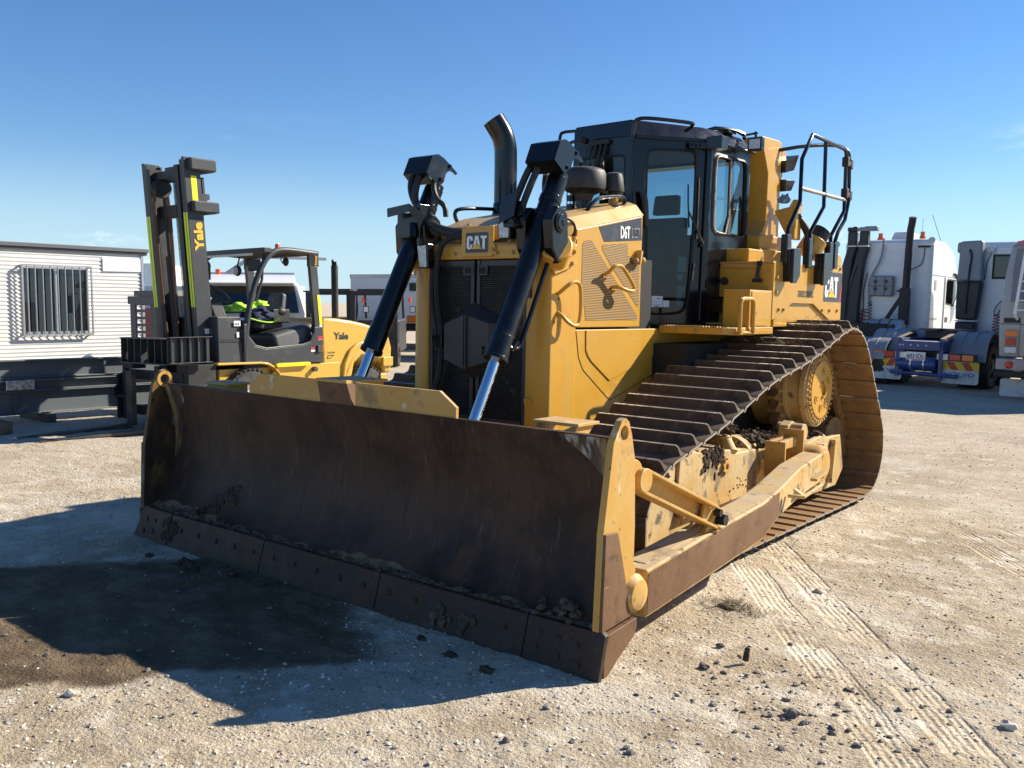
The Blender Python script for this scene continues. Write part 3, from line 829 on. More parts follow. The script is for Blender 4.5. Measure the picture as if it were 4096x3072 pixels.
# dried mud caked on the blade
def crust(name, spots, mat, parent, seed, nz=0.5):
    r = np.random.RandomState(seed); V = []; F = []; b = 0
    for (c, rad, nrm) in spots:
        v = ICO2_V.copy(); nrm = np.array(nrm); nrm = nrm/np.linalg.norm(nrm)
        for i in range(len(v)):
            q = Vector(v[i])*1.6 + Vector((b*0.37, seed, 0))
            v[i] *= 0.75 + 0.5*mnoise.noise(q) + 0.3*mnoise.noise(q*3)
        h = v @ nrm
        v = v - np.outer(h*(1-nz), nrm)
        v = v*np.array(rad) + np.array(c)
        V.append(v); F.append(ICO2_F+b); b += len(v)
    return tag(link(name, tri_mesh(name, np.concatenate(V), np.concatenate(F), mat), parent), kind='stuff')
r_ = random.Random(21)
sp = []
for i in range(26):   # two big smears at the left
    u = r_.gauss(0, 1); w = r_.gauss(0, 1)
    x = -1.33 + 0.11*u + 0.02*w; z = 0.24 + 0.10*u*0.55 + 0.05*w
    y = 0.05 + (0.235*z if z < 0.21 else np.interp(z, [p[1] for p in pr], [p[0] for p in pr])-0.05)
    sp.append(((x, y, max(0.05, z)), (r_.uniform(0.03, 0.065),)*3, (0, -1, 0.3)))
crust('mud_smear', sp, M['mud'], BL, 2, 0.35)
sp = []
for i in range(14):
    x = -1.60 + r_.gauss(0, 0.06); z = 0.12 + r_.gauss(0, 0.045)
    sp.append(((x, 0.27*z, max(0.04, z)), (r_.uniform(0.025, 0.05),)*3, (0, -1, 0.25)))
crust('mud_smear', sp, M['mud'], BL, 3, 0.3)
sp = []
for (cx, cz) in ((1.02, 0.09), (1.20, 0.085)):
    for i in range(9):
        x = cx + r_.gauss(0, 0.035); z = cz + r_.gauss(0, 0.025)
        sp.append(((x, 0.27*z-0.004, max(0.03, z)), (r_.uniform(0.02, 0.035),)*3, (0, -1, 0.25)))
crust('mud_smear', sp, M['dry_mud'], BL, 4, 0.25)
sp = []
x = -1.9
while x < 1.95:
    if r_.random() < 0.75: sp.append(((x, 0.075+r_.uniform(0, 0.03), 0.217+r_.uniform(-0.006, 0.012)), (r_.uniform(0.02, 0.05), r_.uniform(0.015, 0.03), r_.uniform(0.008, 0.022)), (0, -0.3, 1)))
    x += r_.uniform(0.02, 0.06)
for i in range(14):
    sp.append(((1.78+r_.gauss(0, 0.07), 0.10+r_.uniform(0, 0.06), 0.235+abs(r_.gauss(0, 0.03))), (r_.uniform(0.02, 0.04),)*3, (0, -0.6, 1)))
for i in range(9):
    sp.append(((1.90+r_.gauss(0, 0.025), 0.27, 0.42+r_.gauss(0, 0.05)), (r_.uniform(0.012, 0.03),)*3, (0, -1, 0.2)))
crust('dried_mud', sp, M['dry_mud'], BL, 5, 0.6)
# yellow paint left along the seam and in the upper corners
M['seam_paint'] = mat('seam_paint', (0.20, 0.125, 0.05), 0.6, layers=[((0.10, 0.065, 0.04), 0.6, 9, 0.40, 0.56, 1.0), ((0.28, 0.2, 0.1), 0.7, 24, 0.5, 0.7, 0.6)], bump=0.15, bscale=40)
M['corner_paint'] = mat('corner_paint', (0.34, 0.24, 0.10), 0.6, layers=[((0.085, 0.056, 0.042), 0.5, 7, 0.40, 0.56, 1.0, (1.6, 1, 0.35)), ((0.42, 0.42, 0.41), 0.5, 8, 0.52, 0.62, 0.9, (1.7, 1, 0.3)), ((0.05, 0.04, 0.035), 0.5, 20, 0.55, 0.65, 0.8, (1.5, 1, 0.5))], bump=0.1, bscale=40)
def on_blade(x, z, off=0.002):
    return (x, float(np.interp(z, [p[1] for p in pr], [p[0] for p in pr]))-off, z)
mb = MB()
xs2 = np.linspace(-1.93, 1.955, 150); rr = np.random.RandomState(3)
w = 0.238 + lattice_noise(xs2*1.0, xs2*0, 0.35, 41)*0.05 + lattice_noise(xs2, xs2*0, 0.06, 42)*0.022
for i in range(150):
    for z in np.linspace(0.212, max(0.216, w[i]), 5): mb.v.append(on_blade(xs2[i], float(z)))
for i in range(149):
    for k in range(4): mb.f.append((i*5+k, (i+1)*5+k, (i+1)*5+k+1, i*5+k+1))
mb.build('seam_paint', M['seam_paint'], BL)
for s in (-1, 1):
    mb = MB()
    zs = np.linspace(0.55 if s < 0 else 0.78, 1.10, 24)
    j = lattice_noise(zs*0, zs*1.0, 0.09, 43+s)*0.10
    for i, z in enumerate(zs):
        t = (z-zs[0])/(zs[-1]-zs[0])
        wd = (0.03+0.16*t**0.8 if s < 0 else 0.02+0.34*t**1.6) + j[i]*t
        for q in np.linspace(0, 1, 5): mb.v.append(on_blade(s*(1.962-wd*q), float(z), 0.0025))
    for i in range(23):
        for k in range(4):
            a = (i*5+k, i*5+k+1, (i+1)*5+k+1, (i+1)*5+k)
            mb.f.append(a[::-1] if s > 0 else a)
    mb.build('chipped_paint', M['corner_paint'], BL)

# ------------------------------------------------------------------ push arms and tilt braces
for s in (-1, 1):
    st = [  # (y, xo, xi, zb, zt)
        (0.52, 1.985, 1.80, 0.155, 0.405), (1.2, 1.965, 1.78, 0.20, 0.455), (2.05, 1.945, 1.76, 0.265, 0.51), (2.45, 1.88, 1.70, 0.33, 0.525), (3.0, 1.815, 1.64, 0.385, 0.60), (3.55, 1.765, 1.60, 0.41, 0.63)]
    mb = MB()
    for (y, xo, xi, zb, zt) in st: mb.v += [(xo*s, y, zb), (xo*s, y, zt), (xi*s, y, zt), (xi*s, y, zb)]
    for k in range(len(st)-1):
        for j in range(4):
            a = k*4+j; b2 = k*4+(j+1) % 4
            q = (a, b2, b2+4, a+4)
            mb.f.append(q if s < 0 else q[::-1])
    e = (len(st)-1)*4
    mb.f += [(0, 3, 2, 1), (e, e+1, e+2, e+3)] if s < 0 else [(0, 1, 2, 3), (e+3, e+2, e+1, e)]
    PA = mb.build('push_arm', M['cat_yellow_mud'], DZ, bevel=0.012)
    # rubbed outer face
    mb = MB()
    g = [(y, xo+0.002, zb+0.016, zt-0.016) for (y, xo, xi, zb, zt) in st[:4]]
    for (y, xo, zb, zt) in g: mb.v += [(xo*s, y+(0.012 if y < 0.6 else 0), zb), (xo*s, y+(0.012 if y < 0.6 else 0), zt)]
    for k in range(3):
        q = (2*k, 2*k+2, 2*k+3, 2*k+1); mb.f.append(q if s > 0 else q[::-1])
    mb.build('rubbed_face', M['arm_side'], PA)
    # weld bead / doubler on top, trunnion cap, brace lug, small latch
    mb = MB()
    mb.ext([(0.60, 0.415), (1.05, 0.452), (1.25, 0.466), (2.0, 0.517), (2.0, 0.512), (0.60, 0.405)], 'x', 1.80*s, 1.93*s)
    mb.build('doubler', M['cat_yellow_mud'], PA, bevel=0.003)
    mb = MB()
    mb.lathe((1.58*s, 3.66, 0.53), (s, 0, 0), [(0, 0.15), (0.12, 0.15), (0.16, 0.13), (0.165, 0.10), (0.175, 0.095), (0.18, 0.0)], 24, caps=False)
    mb.build('trunnion_cap', M['cat_yellow_worn'], PA)
    mb = MB()
    for xx in (1.83, 1.92): mb.ext([(1.22, 0.455), (1.52, 0.475), (1.46, 0.56), (1.40, 0.585), (1.34, 0.57)], 'x', xx*s, (xx+0.025)*s)
    mb.build('brace_lug', M['cat_yellow_worn'], PA, bevel=0.004)
    mb = MB()
    mb.tube([(1.90*s, 2.55, 0.47), (1.98*s, 2.62, 0.46), (1.985*s, 2.95, 0.50)], 0.014, 8)
    mb.bar((1.90*s, 2.66, 0.50), (1.97*s, 2.66, 0.46), 0.05, 0.012); mb.bar((1.93*s, 2.93, 0.53), (1.93*s, 3.12, 0.56), 0.05, 0.02)
    mb.build('latch', M['cat_yellow_worn'], PA, bevel=0.003)
    # brace: open channel from the blade to the arm
    a = Vector((1.90*s, 0.46, 0.875)); c = Vector((1.885*s, 1.40, 0.51)); d = (c-a).normalized()
    side = Vector((s, 0, 0)); up = d.cross(side).normalized()
    if up.z < 0: up = -up
    mb = MB()
    mb.bar(a, c - d*0.12, 0.012, 0.10, up)
    o2 = side*0.045
    mb.bar(a+o2+up*0.055, c-d*0.10+o2+up*0.055, 0.10, 0.016, up)
    mb.bar(a+o2-up*0.055, c-d*0.02+o2-up*0.055, 0.10, 0.016, up)
    TB = mb.build('tilt_brace', M['cat_yellow_worn'], DZ, bevel=0.003)
    mb = MB()
    mb.cyl(a-side*0.05, a+side*0.10, 0.062, n=18)
    mb.build('pin_boss', M['cat_yellow_worn'], TB, bevel=0.006)
    mb = MB()
    mb.add([tuple(c-d*0.20+side*0.05+up*0.05), tuple(c-d*0.20+side*0.05-up*0.05), tuple(c+side*0.055-up*0.06), tuple(c+side*0.055+up*0.02),
            tuple(c-d*0.20+side*0.035+up*0.05), tuple(c-d*0.20+side*0.035-up*0.05), tuple(c+side*0.04-up*0.06), tuple(c+side*0.04+up*0.02)], [(0, 1, 2, 3), (7, 6, 5, 4), (0, 4, 5, 1), (1, 5, 6, 2), (2, 6, 7, 3), (3, 7, 4, 0)])
    mb.build('gusset', M['cat_yellow_worn'], TB)
    mb = MB()
    mb.cyl(c-side*0.06-d*0.02, c+side*0.10-d*0.02, 0.022, n=14); mb.cyl(c+side*0.06-d*0.02, c+side*0.115-d*0.02, 0.036, n=6)
    mb.cyl(c+side*0.06-d*0.07+up*0.03, c+side*0.10-d*0.07+up*0.03, 0.024, n=6)
    mb.build('pin', M['dark'], TB)

# ------------------------------------------------------------------ tracks
CF = (1.42, 0.436); RF = 0.370; CS = (4.45, 1.045); RS = 0.545; CR = (5.035, 0.478); RR = 0.412
def tang(c1, r1, c2, r2):     # external tangent on the left side going c1 -> c2 reversed normal (outer hull, clockwise in y-z)
    dx, dz = c2[0]-c1[0], c2[1]-c1[1]; dl = math.hypot(dx, dz)
    a = math.atan2(dz, dx); b = math.acos((r1-r2)/dl)
    t = a+b
    return (c1[0]+r1*math.cos(t), c1[1]+r1*math.sin(t)), (c2[0]+r2*math.cos(t), c2[1]+r2*math.sin(t)), t
path = []
p1, p2, t1 = tang(CF, RF, CS, RS)
p3, p4, t2 = tang(CS, RS, CR, RR)
p5, p6, t3 = tang(CR, RR, CF, RF)
def arc(c, r, a0, a1, n):
    return [(c[0]+r*math.cos(a0+(a1-a0)*i/n), c[1]+r*math.sin(a0+(a1-a0)*i/n)) for i in range(n+1)]
def down(a0, a1):
    while a1 > a0: a1 -= 2*PI
    return a1
bumpz = lambda y: 0.035*math.exp(-((y-2.80)/0.40)**2) - 0.022*math.exp(-((y-3.7)/0.45)**2) - 0.012*math.exp(-((y-1.9)/0.4)**2)
top = [(p1[0]+(p2[0]-p1[0])*i/40, p1[1]+(p2[1]-p1[1])*i/40) for i in range(41)]
top = [(y, z+bumpz(y)*math.sin(PI*i/40)**0.5) for i, (y, z) in enumerate(top)]
path = top + arc(CS, RS, t1, down(t1, t2), 40)[1:] + [(p3[0]+(p4[0]-p3[0])*i/20, p3[1]+(p4[1]-p3[1])*i/20) for i in range(1, 20)]
path += arc(CR, RR, t2, down(t2, t3), 50) + arc(CF, RF, t3, down(t3, t1), 50)
path = path[:-1]
pa = np.array(path+[path[0]]); seg = np.hypot(*np.diff(pa, axis=0).T); cum = np.concatenate([[0], np.cumsum(seg)]); LEN = cum[-1]
NSH = int(round(LEN/0.2035)); PITCH = LEN/NSH
def at_len(s):
    s = s % LEN
    return np.array([np.interp(s, cum, pa[:, 0]), np.interp(s, cum, pa[:, 1])])
# shoe: local x across the track, y forward along travel, z outward
def shoe_mesh():
    w = 0.46; mb = MB()
    e = PITCH/2
    # plate cross-section along y (rear lip curls down, grouser near the front)
    sec = [(-e-0.010, -0.020), (-e-0.010, -0.013), (-e+0.004, -0.012), (-e+0.012, -0.002), (-e+0.012, 0.0), (-e+0.035, 0.008), (e-0.03, 0.008), (e-0.004, 0.006), (e-0.004, -0.004), (e-0.03, -0.006), (-e+0.035, -0.006), (-e+0.018, -0.020)]
    sec_old = [(-e+0.006, -0.014), (-e+0.018, -0.014), (-e+0.035, -0.006), (e-0.03, -0.006), (e-0.004, -0.004), (e-0.004, 0.006), (e-0.03, 0.008), (-e+0.035, 0.008), (-e+0.012, 0.0), (-e+0.004, -0.004)]
    mb.ext(sec, 'x', -w, w)
    return mb
def grouser_mesh():
    w = 0.46; mb = MB(); e = PITCH/2
    y0 = e-0.05; t = 0.016; h = 0.068; i = 0.030; k = 0.022
    prof = [(-w+0.012, 0.007), (w-0.012, 0.007), (w-i, h-k*1.3), (w-i-0.006, h-k*0.5), (w-i-k, h), (-w+i+k, h), (-w+i+0.006, h-k*0.5), (-w+i, h-k*1.3)]
    vs = [(x, y0-t*(1.3 if z < 0.02 else 0.55), z) for x, z in prof] + [(x, y0+t*(1.3 if z < 0.02 else 0.55), z) for x, z in prof]
    n8 = 8
    mb.add(vs, [tuple(range(n8)), tuple(range(n8, 2*n8))[::-1]] + [(j, n8+j, n8+(j+1) % n8, (j+1) % n8) for j in range(n8)])
    return mb
ms = bpy.data.meshes.new('track_shoe')
mm = shoe_mesh(); nA = len(mm.f)
g = grouser_mesh(); mm.add(g.v, g.f)
ms = mm.mesh('track_shoe', M['track_steel'])
ms.materials.append(M['shoe_inner']); ms.materials.append(M['worn_edge'])
for p in ms.polygons:
    c = p.center
    if p.normal.z < -0.6: p.material_index = 1
    elif c.z > 0.0665 and p.normal.z > 0.8: p.material_index = 2
    elif abs(c.x) > 0.455 and abs(p.normal.x) > 0.9: p.material_index = 2
def link_mesh():
    mb = MB(); e = PITCH/2
    for x0 in (-0.115, 0.075):
        mb.ext([(-e-0.045, -0.05), (-e-0.02, -0.105), (-0.03, -0.115), (0.03, -0.115), (e+0.01, -0.105), (e+0.04, -0.06), (e+0.01, -0.02), (-e, -0.02)], 'x', x0, x0+0.04)
        mb.cyl((x0-0.008, e, -0.062), (x0+0.048, e, -0.062), 0.040, n=12)
    return mb.mesh('track_link', M['shoe_inner'])
ml = link_mesh()
PH0 = 0.118
for s in (-1, 1):
    # chain rail as the body of the track, shoes and links as its pieces
    mb = MB()
    N2 = 150
    for i in range(N2):
        q = at_len(LEN*i/N2); d = at_len(LEN*i/N2+0.01)-at_len(LEN*i/N2-0.01); d /= np.linalg.norm(d); nrm = np.array([-d[1], d[0]])
        a = q - nrm*0.03; c = q - nrm*0.075
        for x, r in ((1.13, a), (1.27, a), (1.27, c), (1.13, c)): mb.v.append((x*s, r[0], r[1]))
    for i in range(N2):
        j = (i+1) % N2
        for k in range(4):
            k2 = (k+1) % 4
            q = (i*4+k, i*4+k2, j*4+k2, j*4+k); mb.f.append(q if s > 0 else q[::-1])
    TR = mb.build('track', M['shoe_inner'], DZ)
    for i in range(NSH):
        L0 = PH0+PITCH*i
        a = at_len(L0-PITCH/2); c = at_len(L0+PITCH/2); mid = (a+c)/2; d = c-a; ang = math.atan2(d[1], d[0])
        # travel along the path runs front -> rear over the top; local +y along -travel so the grouser leads
        lift = 0.0
        o = link('track_shoe', ms, TR, (1.20*s, mid[0], mid[1]), (ang, 0, 0))
        if s > 0: link('track_link', ml, TR, (1.20*s, mid[0], mid[1]), (ang, 0, 0))

# ------------------------------------------------------------------ undercarriage of each side
for s in (-1, 1):
    X = lambda x: x*s
    mb = MB()
    mb.ext([(1.70, 0.20), (1.62, 0.42), (1.70, 0.70), (1.86, 0.79), (2.55, 0.74), (3.05, 0.68), (4.35, 0.60), (4.62, 0.60), (4.70, 0.24), (4.5, 0.17), (1.9, 0.17)], 'x', X(1.02), X(1.40))
    TF = mb.build('track_frame', M['cat_yellow_mud'], DZ, bevel=0.015)
    mb = MB()
    mb.ext([(1.90, 0.34), (1.80, 0.50), (1.83, 0.77), (1.90, 0.80), (2.38, 0.725), (2.44, 0.745), (2.62, 0.73), (2.66, 0.70), (3.02, 0.69), (3.06, 0.36)], 'x', X(1.40), X(1.455))
    mb.build('side_guard', M['cat_yellow_mud'], TF, bevel=0.012)
    mb = MB()
    mb.ext([(1.46, 0.16), (1.40, 0.34), (1.52, 0.60), (1.75, 0.80), (1.80, 0.78), (1.79, 0.40), (1.72, 0.24)], 'x', X(1.40), X(1.44))
    mb.build('idler_guard', M['cat_yellow_mud'], TF, bevel=0.01)
    # toothed inspection plate
    mb = MB()
    oo = []
    for i in range(32):
        r = 0.058 if (i//2) % 2 else 0.045
        oo.append((2.49+r*math.cos(2*PI*i/32), 0.625+r*math.sin(2*PI*i/32)))
    mb.ring(oo, [(2.49+0.024*math.cos(2*PI*i/32), 0.625+0.024*math.sin(2*PI*i/32)) for i in range(32)], 'x', X(1.456), X(1.475))
    mb.build('grease_plate', M['cat_yellow_worn'], TF)
    mb = MB()
    mb.cyl((X(1.43), 2.62, 0.70), (X(1.36), 2.66, 0.80), 0.055, 0.045, n=16); mb.cyl((X(1.36), 2.66, 0.80), (X(1.36), 2.66, 0.815), 0.056, n=16)
    mb.build('recoil_cap', M['cat_yellow_worn'], TF)
    # flanged cylinder between the two guards
    mb = MB()
    mb.cyl((X(1.22), 3.02, 0.55), (X(1.22), 3.10, 0.55), 0.22, n=28); mb.cyl((X(1.22), 3.10, 0.55), (X(1.22), 3.75, 0.55), 0.17, n=28); mb.cyl((X(1.22), 3.18, 0.55), (X(1.22), 3.22, 0.55), 0.205, n=28)
    RC = mb.build('recoil_housing', M['cat_yellow_mud'], TF)
    bolts(BOLT_Y, [(X(1.22+0.19*math.cos(a)), 3.015, 0.55+0.19*math.sin(a)) for a in [i*2*PI/16 for i in range(16)]], (0, -1, 0), RC)
    # step bracket: two uprights with a serrated tread
    mb = MB()
    mb.box((X(1.46), 3.16, 0.46), (X(1.62), 3.18, 0.74)); mb.box((X(1.46), 3.52, 0.52), (X(1.62), 3.54, 0.80)); mb.box((X(1.50), 3.10, 0.44), (X(1.66), 3.34, 0.475)); mb.box((X(1.50), 3.46, 0.50), (X(1.66), 3.64, 0.535))
    mb.box((X(1.47), 3.18, 0.66), (X(1.49), 3.53, 0.735)); mb.box((X(1.55), 3.18, 0.67), (X(1.57), 3.53, 0.735))
    for i in range(14):
        y = 3.19+i*0.024
        for xx in (1.47, 1.55): mb.add([(X(xx), y, 0.735), (X(xx+0.02), y, 0.735), (X(xx+0.02), y+0.016, 0.735), (X(xx), y+0.016, 0.735), (X(xx+0.01), y+0.008, 0.755)], [(0, 1, 4), (1, 2, 4), (2, 3, 4), (3, 0, 4)])
    mb.build('step_bracket', M['cat_yellow_worn'], TF, bevel=0.002)
    # pivot shaft, mounts behind it
    mb = MB()
    mb.cyl((X(1.30), 3.80, 0.74), (X(1.52), 3.80, 0.74), 0.075, n=22); mb.cyl((X(1.30), 3.78, 0.55), (X(1.56), 3.78, 0.55), 0.09, n=22)
    mb.ext([(3.66, 0.48), (3.95, 0.48), (3.90, 0.80), (3.80, 0.83), (3.70, 0.80)], 'x', X(1.34), X(1.42))
    PV = mb.build('pivot_mount', M['cat_yellow_mud'], TF, bevel=0.006)
    bolts(BOLT_Y, [(X(1.565), 3.78+0.065*math.cos(a), 0.55+0.065*math.sin(a)) for a in [i*2*PI/8 for i in range(8)]], (s, 0, 0), PV)
    mb = MB()
    mb.ext([(4.0, 0.16), (4.05, 0.62), (4.45, 0.66), (4.55, 0.62), (4.86, 0.62), (4.98, 0.30), (4.80, 0.16)], 'x', X(1.40), X(1.45))
    RG = mb.build('rear_guard', M['cat_yellow_mud'], TF, bevel=0.01)
    mb = MB(); mb.ext([(4.20, 0.25), (4.26, 0.60), (4.36, 0.60), (4.33, 0.25)], 'x', X(1.452), X(1.52)); mb.ext([(4.55, 0.22), (4.6, 0.60), (4.64, 0.60), (4.62, 0.22)], 'x', X(1.452), X(1.50))
    mb.build('rib', M['cat_yellow_mud'], RG, bevel=0.004)
    # idlers
    for nm, c, r in (('front_idler', CF, RF-0.13), ('rear_idler', CR, RR-0.13)):
        mb = MB()
        mb.lathe((X(1.06), c[0], c[1]), (s, 0, 0), [(0, r*0.55), (0.01, r*0.97), (0.05, r*0.97), (0.055, r), (0.225, r), (0.23, r*0.97), (0.27, r*0.97), (0.28, r*0.55), (0.30, 0.12), (0.32, 0.10), (0.32, 0)], 36)
        mb.build(nm, M['shoe_inner'], TF)
    for y in (1.95, 2.4, 2.85, 3.3, 3.75, 4.2, 4.62):
        mb = MB(); mb.lathe((X(1.06), y, 0.245), (s, 0, 0), [(0, 0.09), (0.04, 0.105), (0.24, 0.105), (0.28, 0.09), (0.30, 0.05)], 20)
        mb.build('track_roller', M['shoe_inner'], TF)
    # sprocket and final drive
    mb = MB()
    oo = []; nt_ = 50
    for i in range(nt_*2):
        r = 0.452 if i % 2 else 0.395
        a = 2*PI*i/(nt_*2)
        oo.append((CS[0]+r*math.cos(a), CS[1]+r*math.sin(a)))
    oo = []
    for i in range(25):
        for da, r in ((-0.30, 0.405), (-0.12, 0.462), (0.12, 0.462), (0.30, 0.405), (0.5, 0.388)):
            a = 2*PI*(i+da)/25; oo.append((CS[0]+r*math.cos(a), CS[1]+r*math.sin(a)))
    ii_ = [(CS[0]+0.30*math.cos(2*PI*(i//5+(-0.30, -0.12, 0.12, 0.30, 0.5)[i % 5])/25), CS[1]+0.30*math.sin(2*PI*(i//5+(-0.30, -0.12, 0.12, 0.30, 0.5)[i % 5])/25)) for i in range(125)]
    mb.ring(oo, ii_, 'x', X(1.10), X(1.18))
    SP = mb.build('sprocket', M['shoe_inner'], DZ)
    mb = MB()
    mb.lathe((X(0.90), CS[0], CS[1]), (s, 0, 0), [(0, 0.34), (0.16, 0.34), (0.165, 0.31), (0.30, 0.305), (0.305, 0.285), (0.43, 0.285), (0.432, 0.325), (0.475, 0.325), (0.478, 0.300), (0.490, 0.300), (0.491, 0.255), (0.505, 0.252), (0.508, 0.0)], 44, caps=False)
    FD = mb.build('final_drive', M['cat_yellow_mud'], DZ)
    mb = MB()
    x0 = 0.90+0.508
    mb.ring(circ(CS, 0.245, 40), circ(CS, 0.07, 40), 'x', X(x0-0.01), X(x0+0.004))
    mb.cyl((X(x0-0.01), CS[0], CS[1]), (X(x0+0.001), CS[0], CS[1]), 0.07, n=24)
    for a in (20, 75, 200, 255, 300):
        c = (CS[0]+0.155*math.cos(R(a+8)), CS[1]+0.155*math.sin(R(a+8)))
        mb.lathe((X(x0+0.003), c[0], c[1]), (s, 0, 0), [(0, 0.038), (0.008, 0.036), (0.008, 0.026), (0.002, 0.024), (0.002, 0.012), (0.012, 0.012), (0.012, 0)], 14, caps=False)
    mb.ext(circ((CS[0], CS[1]), 0.075, 12, -PI/2, PI/2, True)+circ((CS[0], CS[1]), 0.055, 12, -PI/2, PI/2, True)[::-1], 'x', X(x0+0.003), X(x0+0.022))
    mb.build('cover', M['cat_yellow'], FD)
    BF = bolt_proto('bolt', 0.0125, 0.022, M['cat_yellow_worn'])
    bolts(BF, [(X(0.90+0.489), CS[0]+0.278*math.cos(a), CS[1]+0.278*math.sin(a)) for a in [i*2*PI/36 for i in range(36)]], (s, 0, 0), FD)
    bolts(BF, [(X(1.18), CS[0]+0.37*math.cos(a), CS[1]+0.37*math.sin(a)) for a in [i*2*PI/20 for i in range(20)]], (s, 0, 0), SP)
# mud heaped on the left track frame, straw on the shoes: loose things lying on the machine
def heap(name, c, rad, mat, seed, label, n_=26, parent=None):
    r = random.Random(seed); sp = []
    for i in range(n_):
        u, v = r.gauss(0, 0.5), r.gauss(0, 0.5); q = math.exp(-(u*u+v*v))
        sp.append(((c[0]+rad[0]*u, c[1]+rad[1]*v, c[2]+rad[2]*(q-0.35)+r.uniform(-0.01, 0.01)), (r.uniform(0.022, 0.065),)*3, (0, 0, 1)))
    for i in range(n_*3):
        u, v = r.gauss(0, 0.6), r.gauss(0, 0.6); q = math.exp(-(u*u+v*v))
        sp.append(((c[0]+rad[0]*u, c[1]+rad[1]*v, c[2]+rad[2]*(q-0.25)+r.uniform(0, 0.02)), (r.uniform(0.008, 0.022),)*3, (0, 0, 1)))
    o = crust(name, sp, mat, parent, seed, 0.8)
    tag(o, label, 'mud')
    return o
heap('mud_heap', (1.31, 2.52, 0.85), (0.13, 0.33, 0.085), M['mud'], 61, 'heap of dark crumbly mud on the track frame behind the round grease plate', 44)
heap('mud_heap', (1.30, 3.30, 0.715), (0.11, 0.24, 0.045), M['dry_mud'], 62, 'crumbled mud on the flanged recoil housing beside the serrated step')
heap('mud_heap', (1.25, 4.15, 0.665), (0.13, 0.36, 0.07), M['mud'], 63, 'dark mud packed below the round final drive cover', 34)
sp = []
r2 = random.Random(8)
for i in range(60): sp.append(((1.450, 2.30+r2.gauss(0, 0.09), 0.765-abs(r2.gauss(0, 0.075))), (0.022, r2.uniform(0.012, 0.04), r2.uniform(0.015, 0.05)), (1, 0, 0)))
for i in range(16): sp.append(((1.457, 2.80+r2.gauss(0, 0.10), 0.46+r2.gauss(0, 0.03)), (0.006, r2.uniform(0.004, 0.014), r2.uniform(0.004, 0.01)), (1, 0, 0)))
for i in range(26): sp.append(((1.442, 1.66+r2.gauss(0, 0.03), 0.60+r2.gauss(0, 0.06)), (0.012, r2.uniform(0.008, 0.022), r2.uniform(0.01, 0.025)), (1, 0, 0)))
crust('mud_splash', sp, M['mud'], DZ, 71, 0.9)
def straw_on(label, c, spread, z, cnt, seed):
    r = random.Random(seed); mb = MB()
    for _ in range(cnt):
        x = c[0]+r.gauss(0, spread[0]); y = c[1]+r.gauss(0, spread[1]); a = r.uniform(-0.6, 0.6)+(PI if r.random() < 0.5 else 0); ln = r.uniform(0.03, 0.11); e = r.uniform(0, 0.7)
        p0 = Vector((x, y, z)); p1 = p0+Vector((math.cos(a)*ln*0.6, math.sin(a)*ln*0.6, ln*e)); p2 = p1+Vector((math.cos(a)*ln*0.4, math.sin(a)*ln*0.4, ln*(e-0.3)))
        w = Vector((0, 0.0016, 0.0016))
        mb.add([p0-w, p0+w, p1+w, p1-w, p2], [(0, 1, 2, 3), (3, 2, 4)])
    tag(mb.build('straw', M['straw']), label, 'straw')
straw_on('wisp of dry straw on the topmost rear track shoes', (1.36, 4.22, 0), (0.12, 0.05), 1.60, 70, 1)
straw_on('wisp of dry straw on track shoes behind the step handle', (1.28, 3.72, 0), (0.10, 0.05), 1.46, 40, 2)

# ------------------------------------------------------------------ radiator nose
def frustum_panel(name, pts_in, mat, parent, bevel=0.004, thick=0.006, nrm=(1, 0, 0)):
    n_ = Vector(nrm)*thick; k = len(pts_in); mb = MB()
    a = [Vector(p) for p in pts_in]; c = [p+n_ for p in a]
    fn = (a[1]-a[0]).cross(a[2]-a[1])
    if fn.dot(n_) < 0: a.reverse(); c.reverse()
    mb.add([*a, *c], [tuple(range(k))[::-1], tuple(range(k, 2*k))] + [(i, (i+1) % k, k+(i+1) % k, k+i) for i in range(k)])
    return mb.build(name, mat, parent, bevel=bevel)

mb = MB()   # frame round the grille
for s in (-1, 1):
    mb.ext([(0.452*s, 1.455), (0.555*s, 1.455), (0.63*s, 1.50), (0.63*s, 1.80), (0.56*s, 1.80), (0.56*s, 1.60), (0.452*s, 1.60)], 'z', 0.62, 2.155)
mb.ext([(1.455, 2.042), (1.455, 2.140), (1.475, 2.156), (1.70, 2.165), (1.70, 2.042)], 'x', -0.4515, 0.4515)
mb.box((-0.451, 1.46, 0.62), (0.451, 1.60, 0.86))
NOSE = mb.build('radiator_guard', M['cat_yellow'], DZ, bevel=0.012)
mb = MB(); mb.box((-0.55, 1.82, 0.60), (0.55, 2.95, 2.10)); mb.box((-0.44, 1.60, 0.9), (0.44, 1.82, 2.02)); mb.box((-0.52, 1.5, 0.45), (0.52, 5.0, 0.62)); mb.box((-0.9, 2.9, 0.6), (0.9, 5.1, 1.45))
mb.build('engine', M['dark'], DZ)
for s in (-1, 1):
    # trunnion mount: fat tube swelling out of the nose, bolted flange
    mb = MB()
    mb.cyl((0.46*s, 1.64, 1.99), (0.665*s, 1.475, 2.14), 0.145, 0.125, n=26)
    mb.ext([(1.50, 1.93), (1.70, 1.985), (1.74, 2.06), (1.74, 2.20), (1.60, 2.22), (1.42, 2.20)], 'x', 0.50*s, 0.655*s)
    mb.cyl((0.50*s, 1.66, 2.225), (0.68*s, 1.60, 2.245), 0.055, n=16)
    TM = mb.build('cylinder_mount', M['cat_yellow'], DZ, bevel=0.012)
    bolts(BOLT_Y, [(0.657*s, 1.715, 2.19), (0.657*s, 1.725, 2.10), (0.657*s, 1.70, 2.02), (0.657*s, 1.66, 2.07), (0.657*s, 1.655, 2.16)], (s, 0, 0), TM)
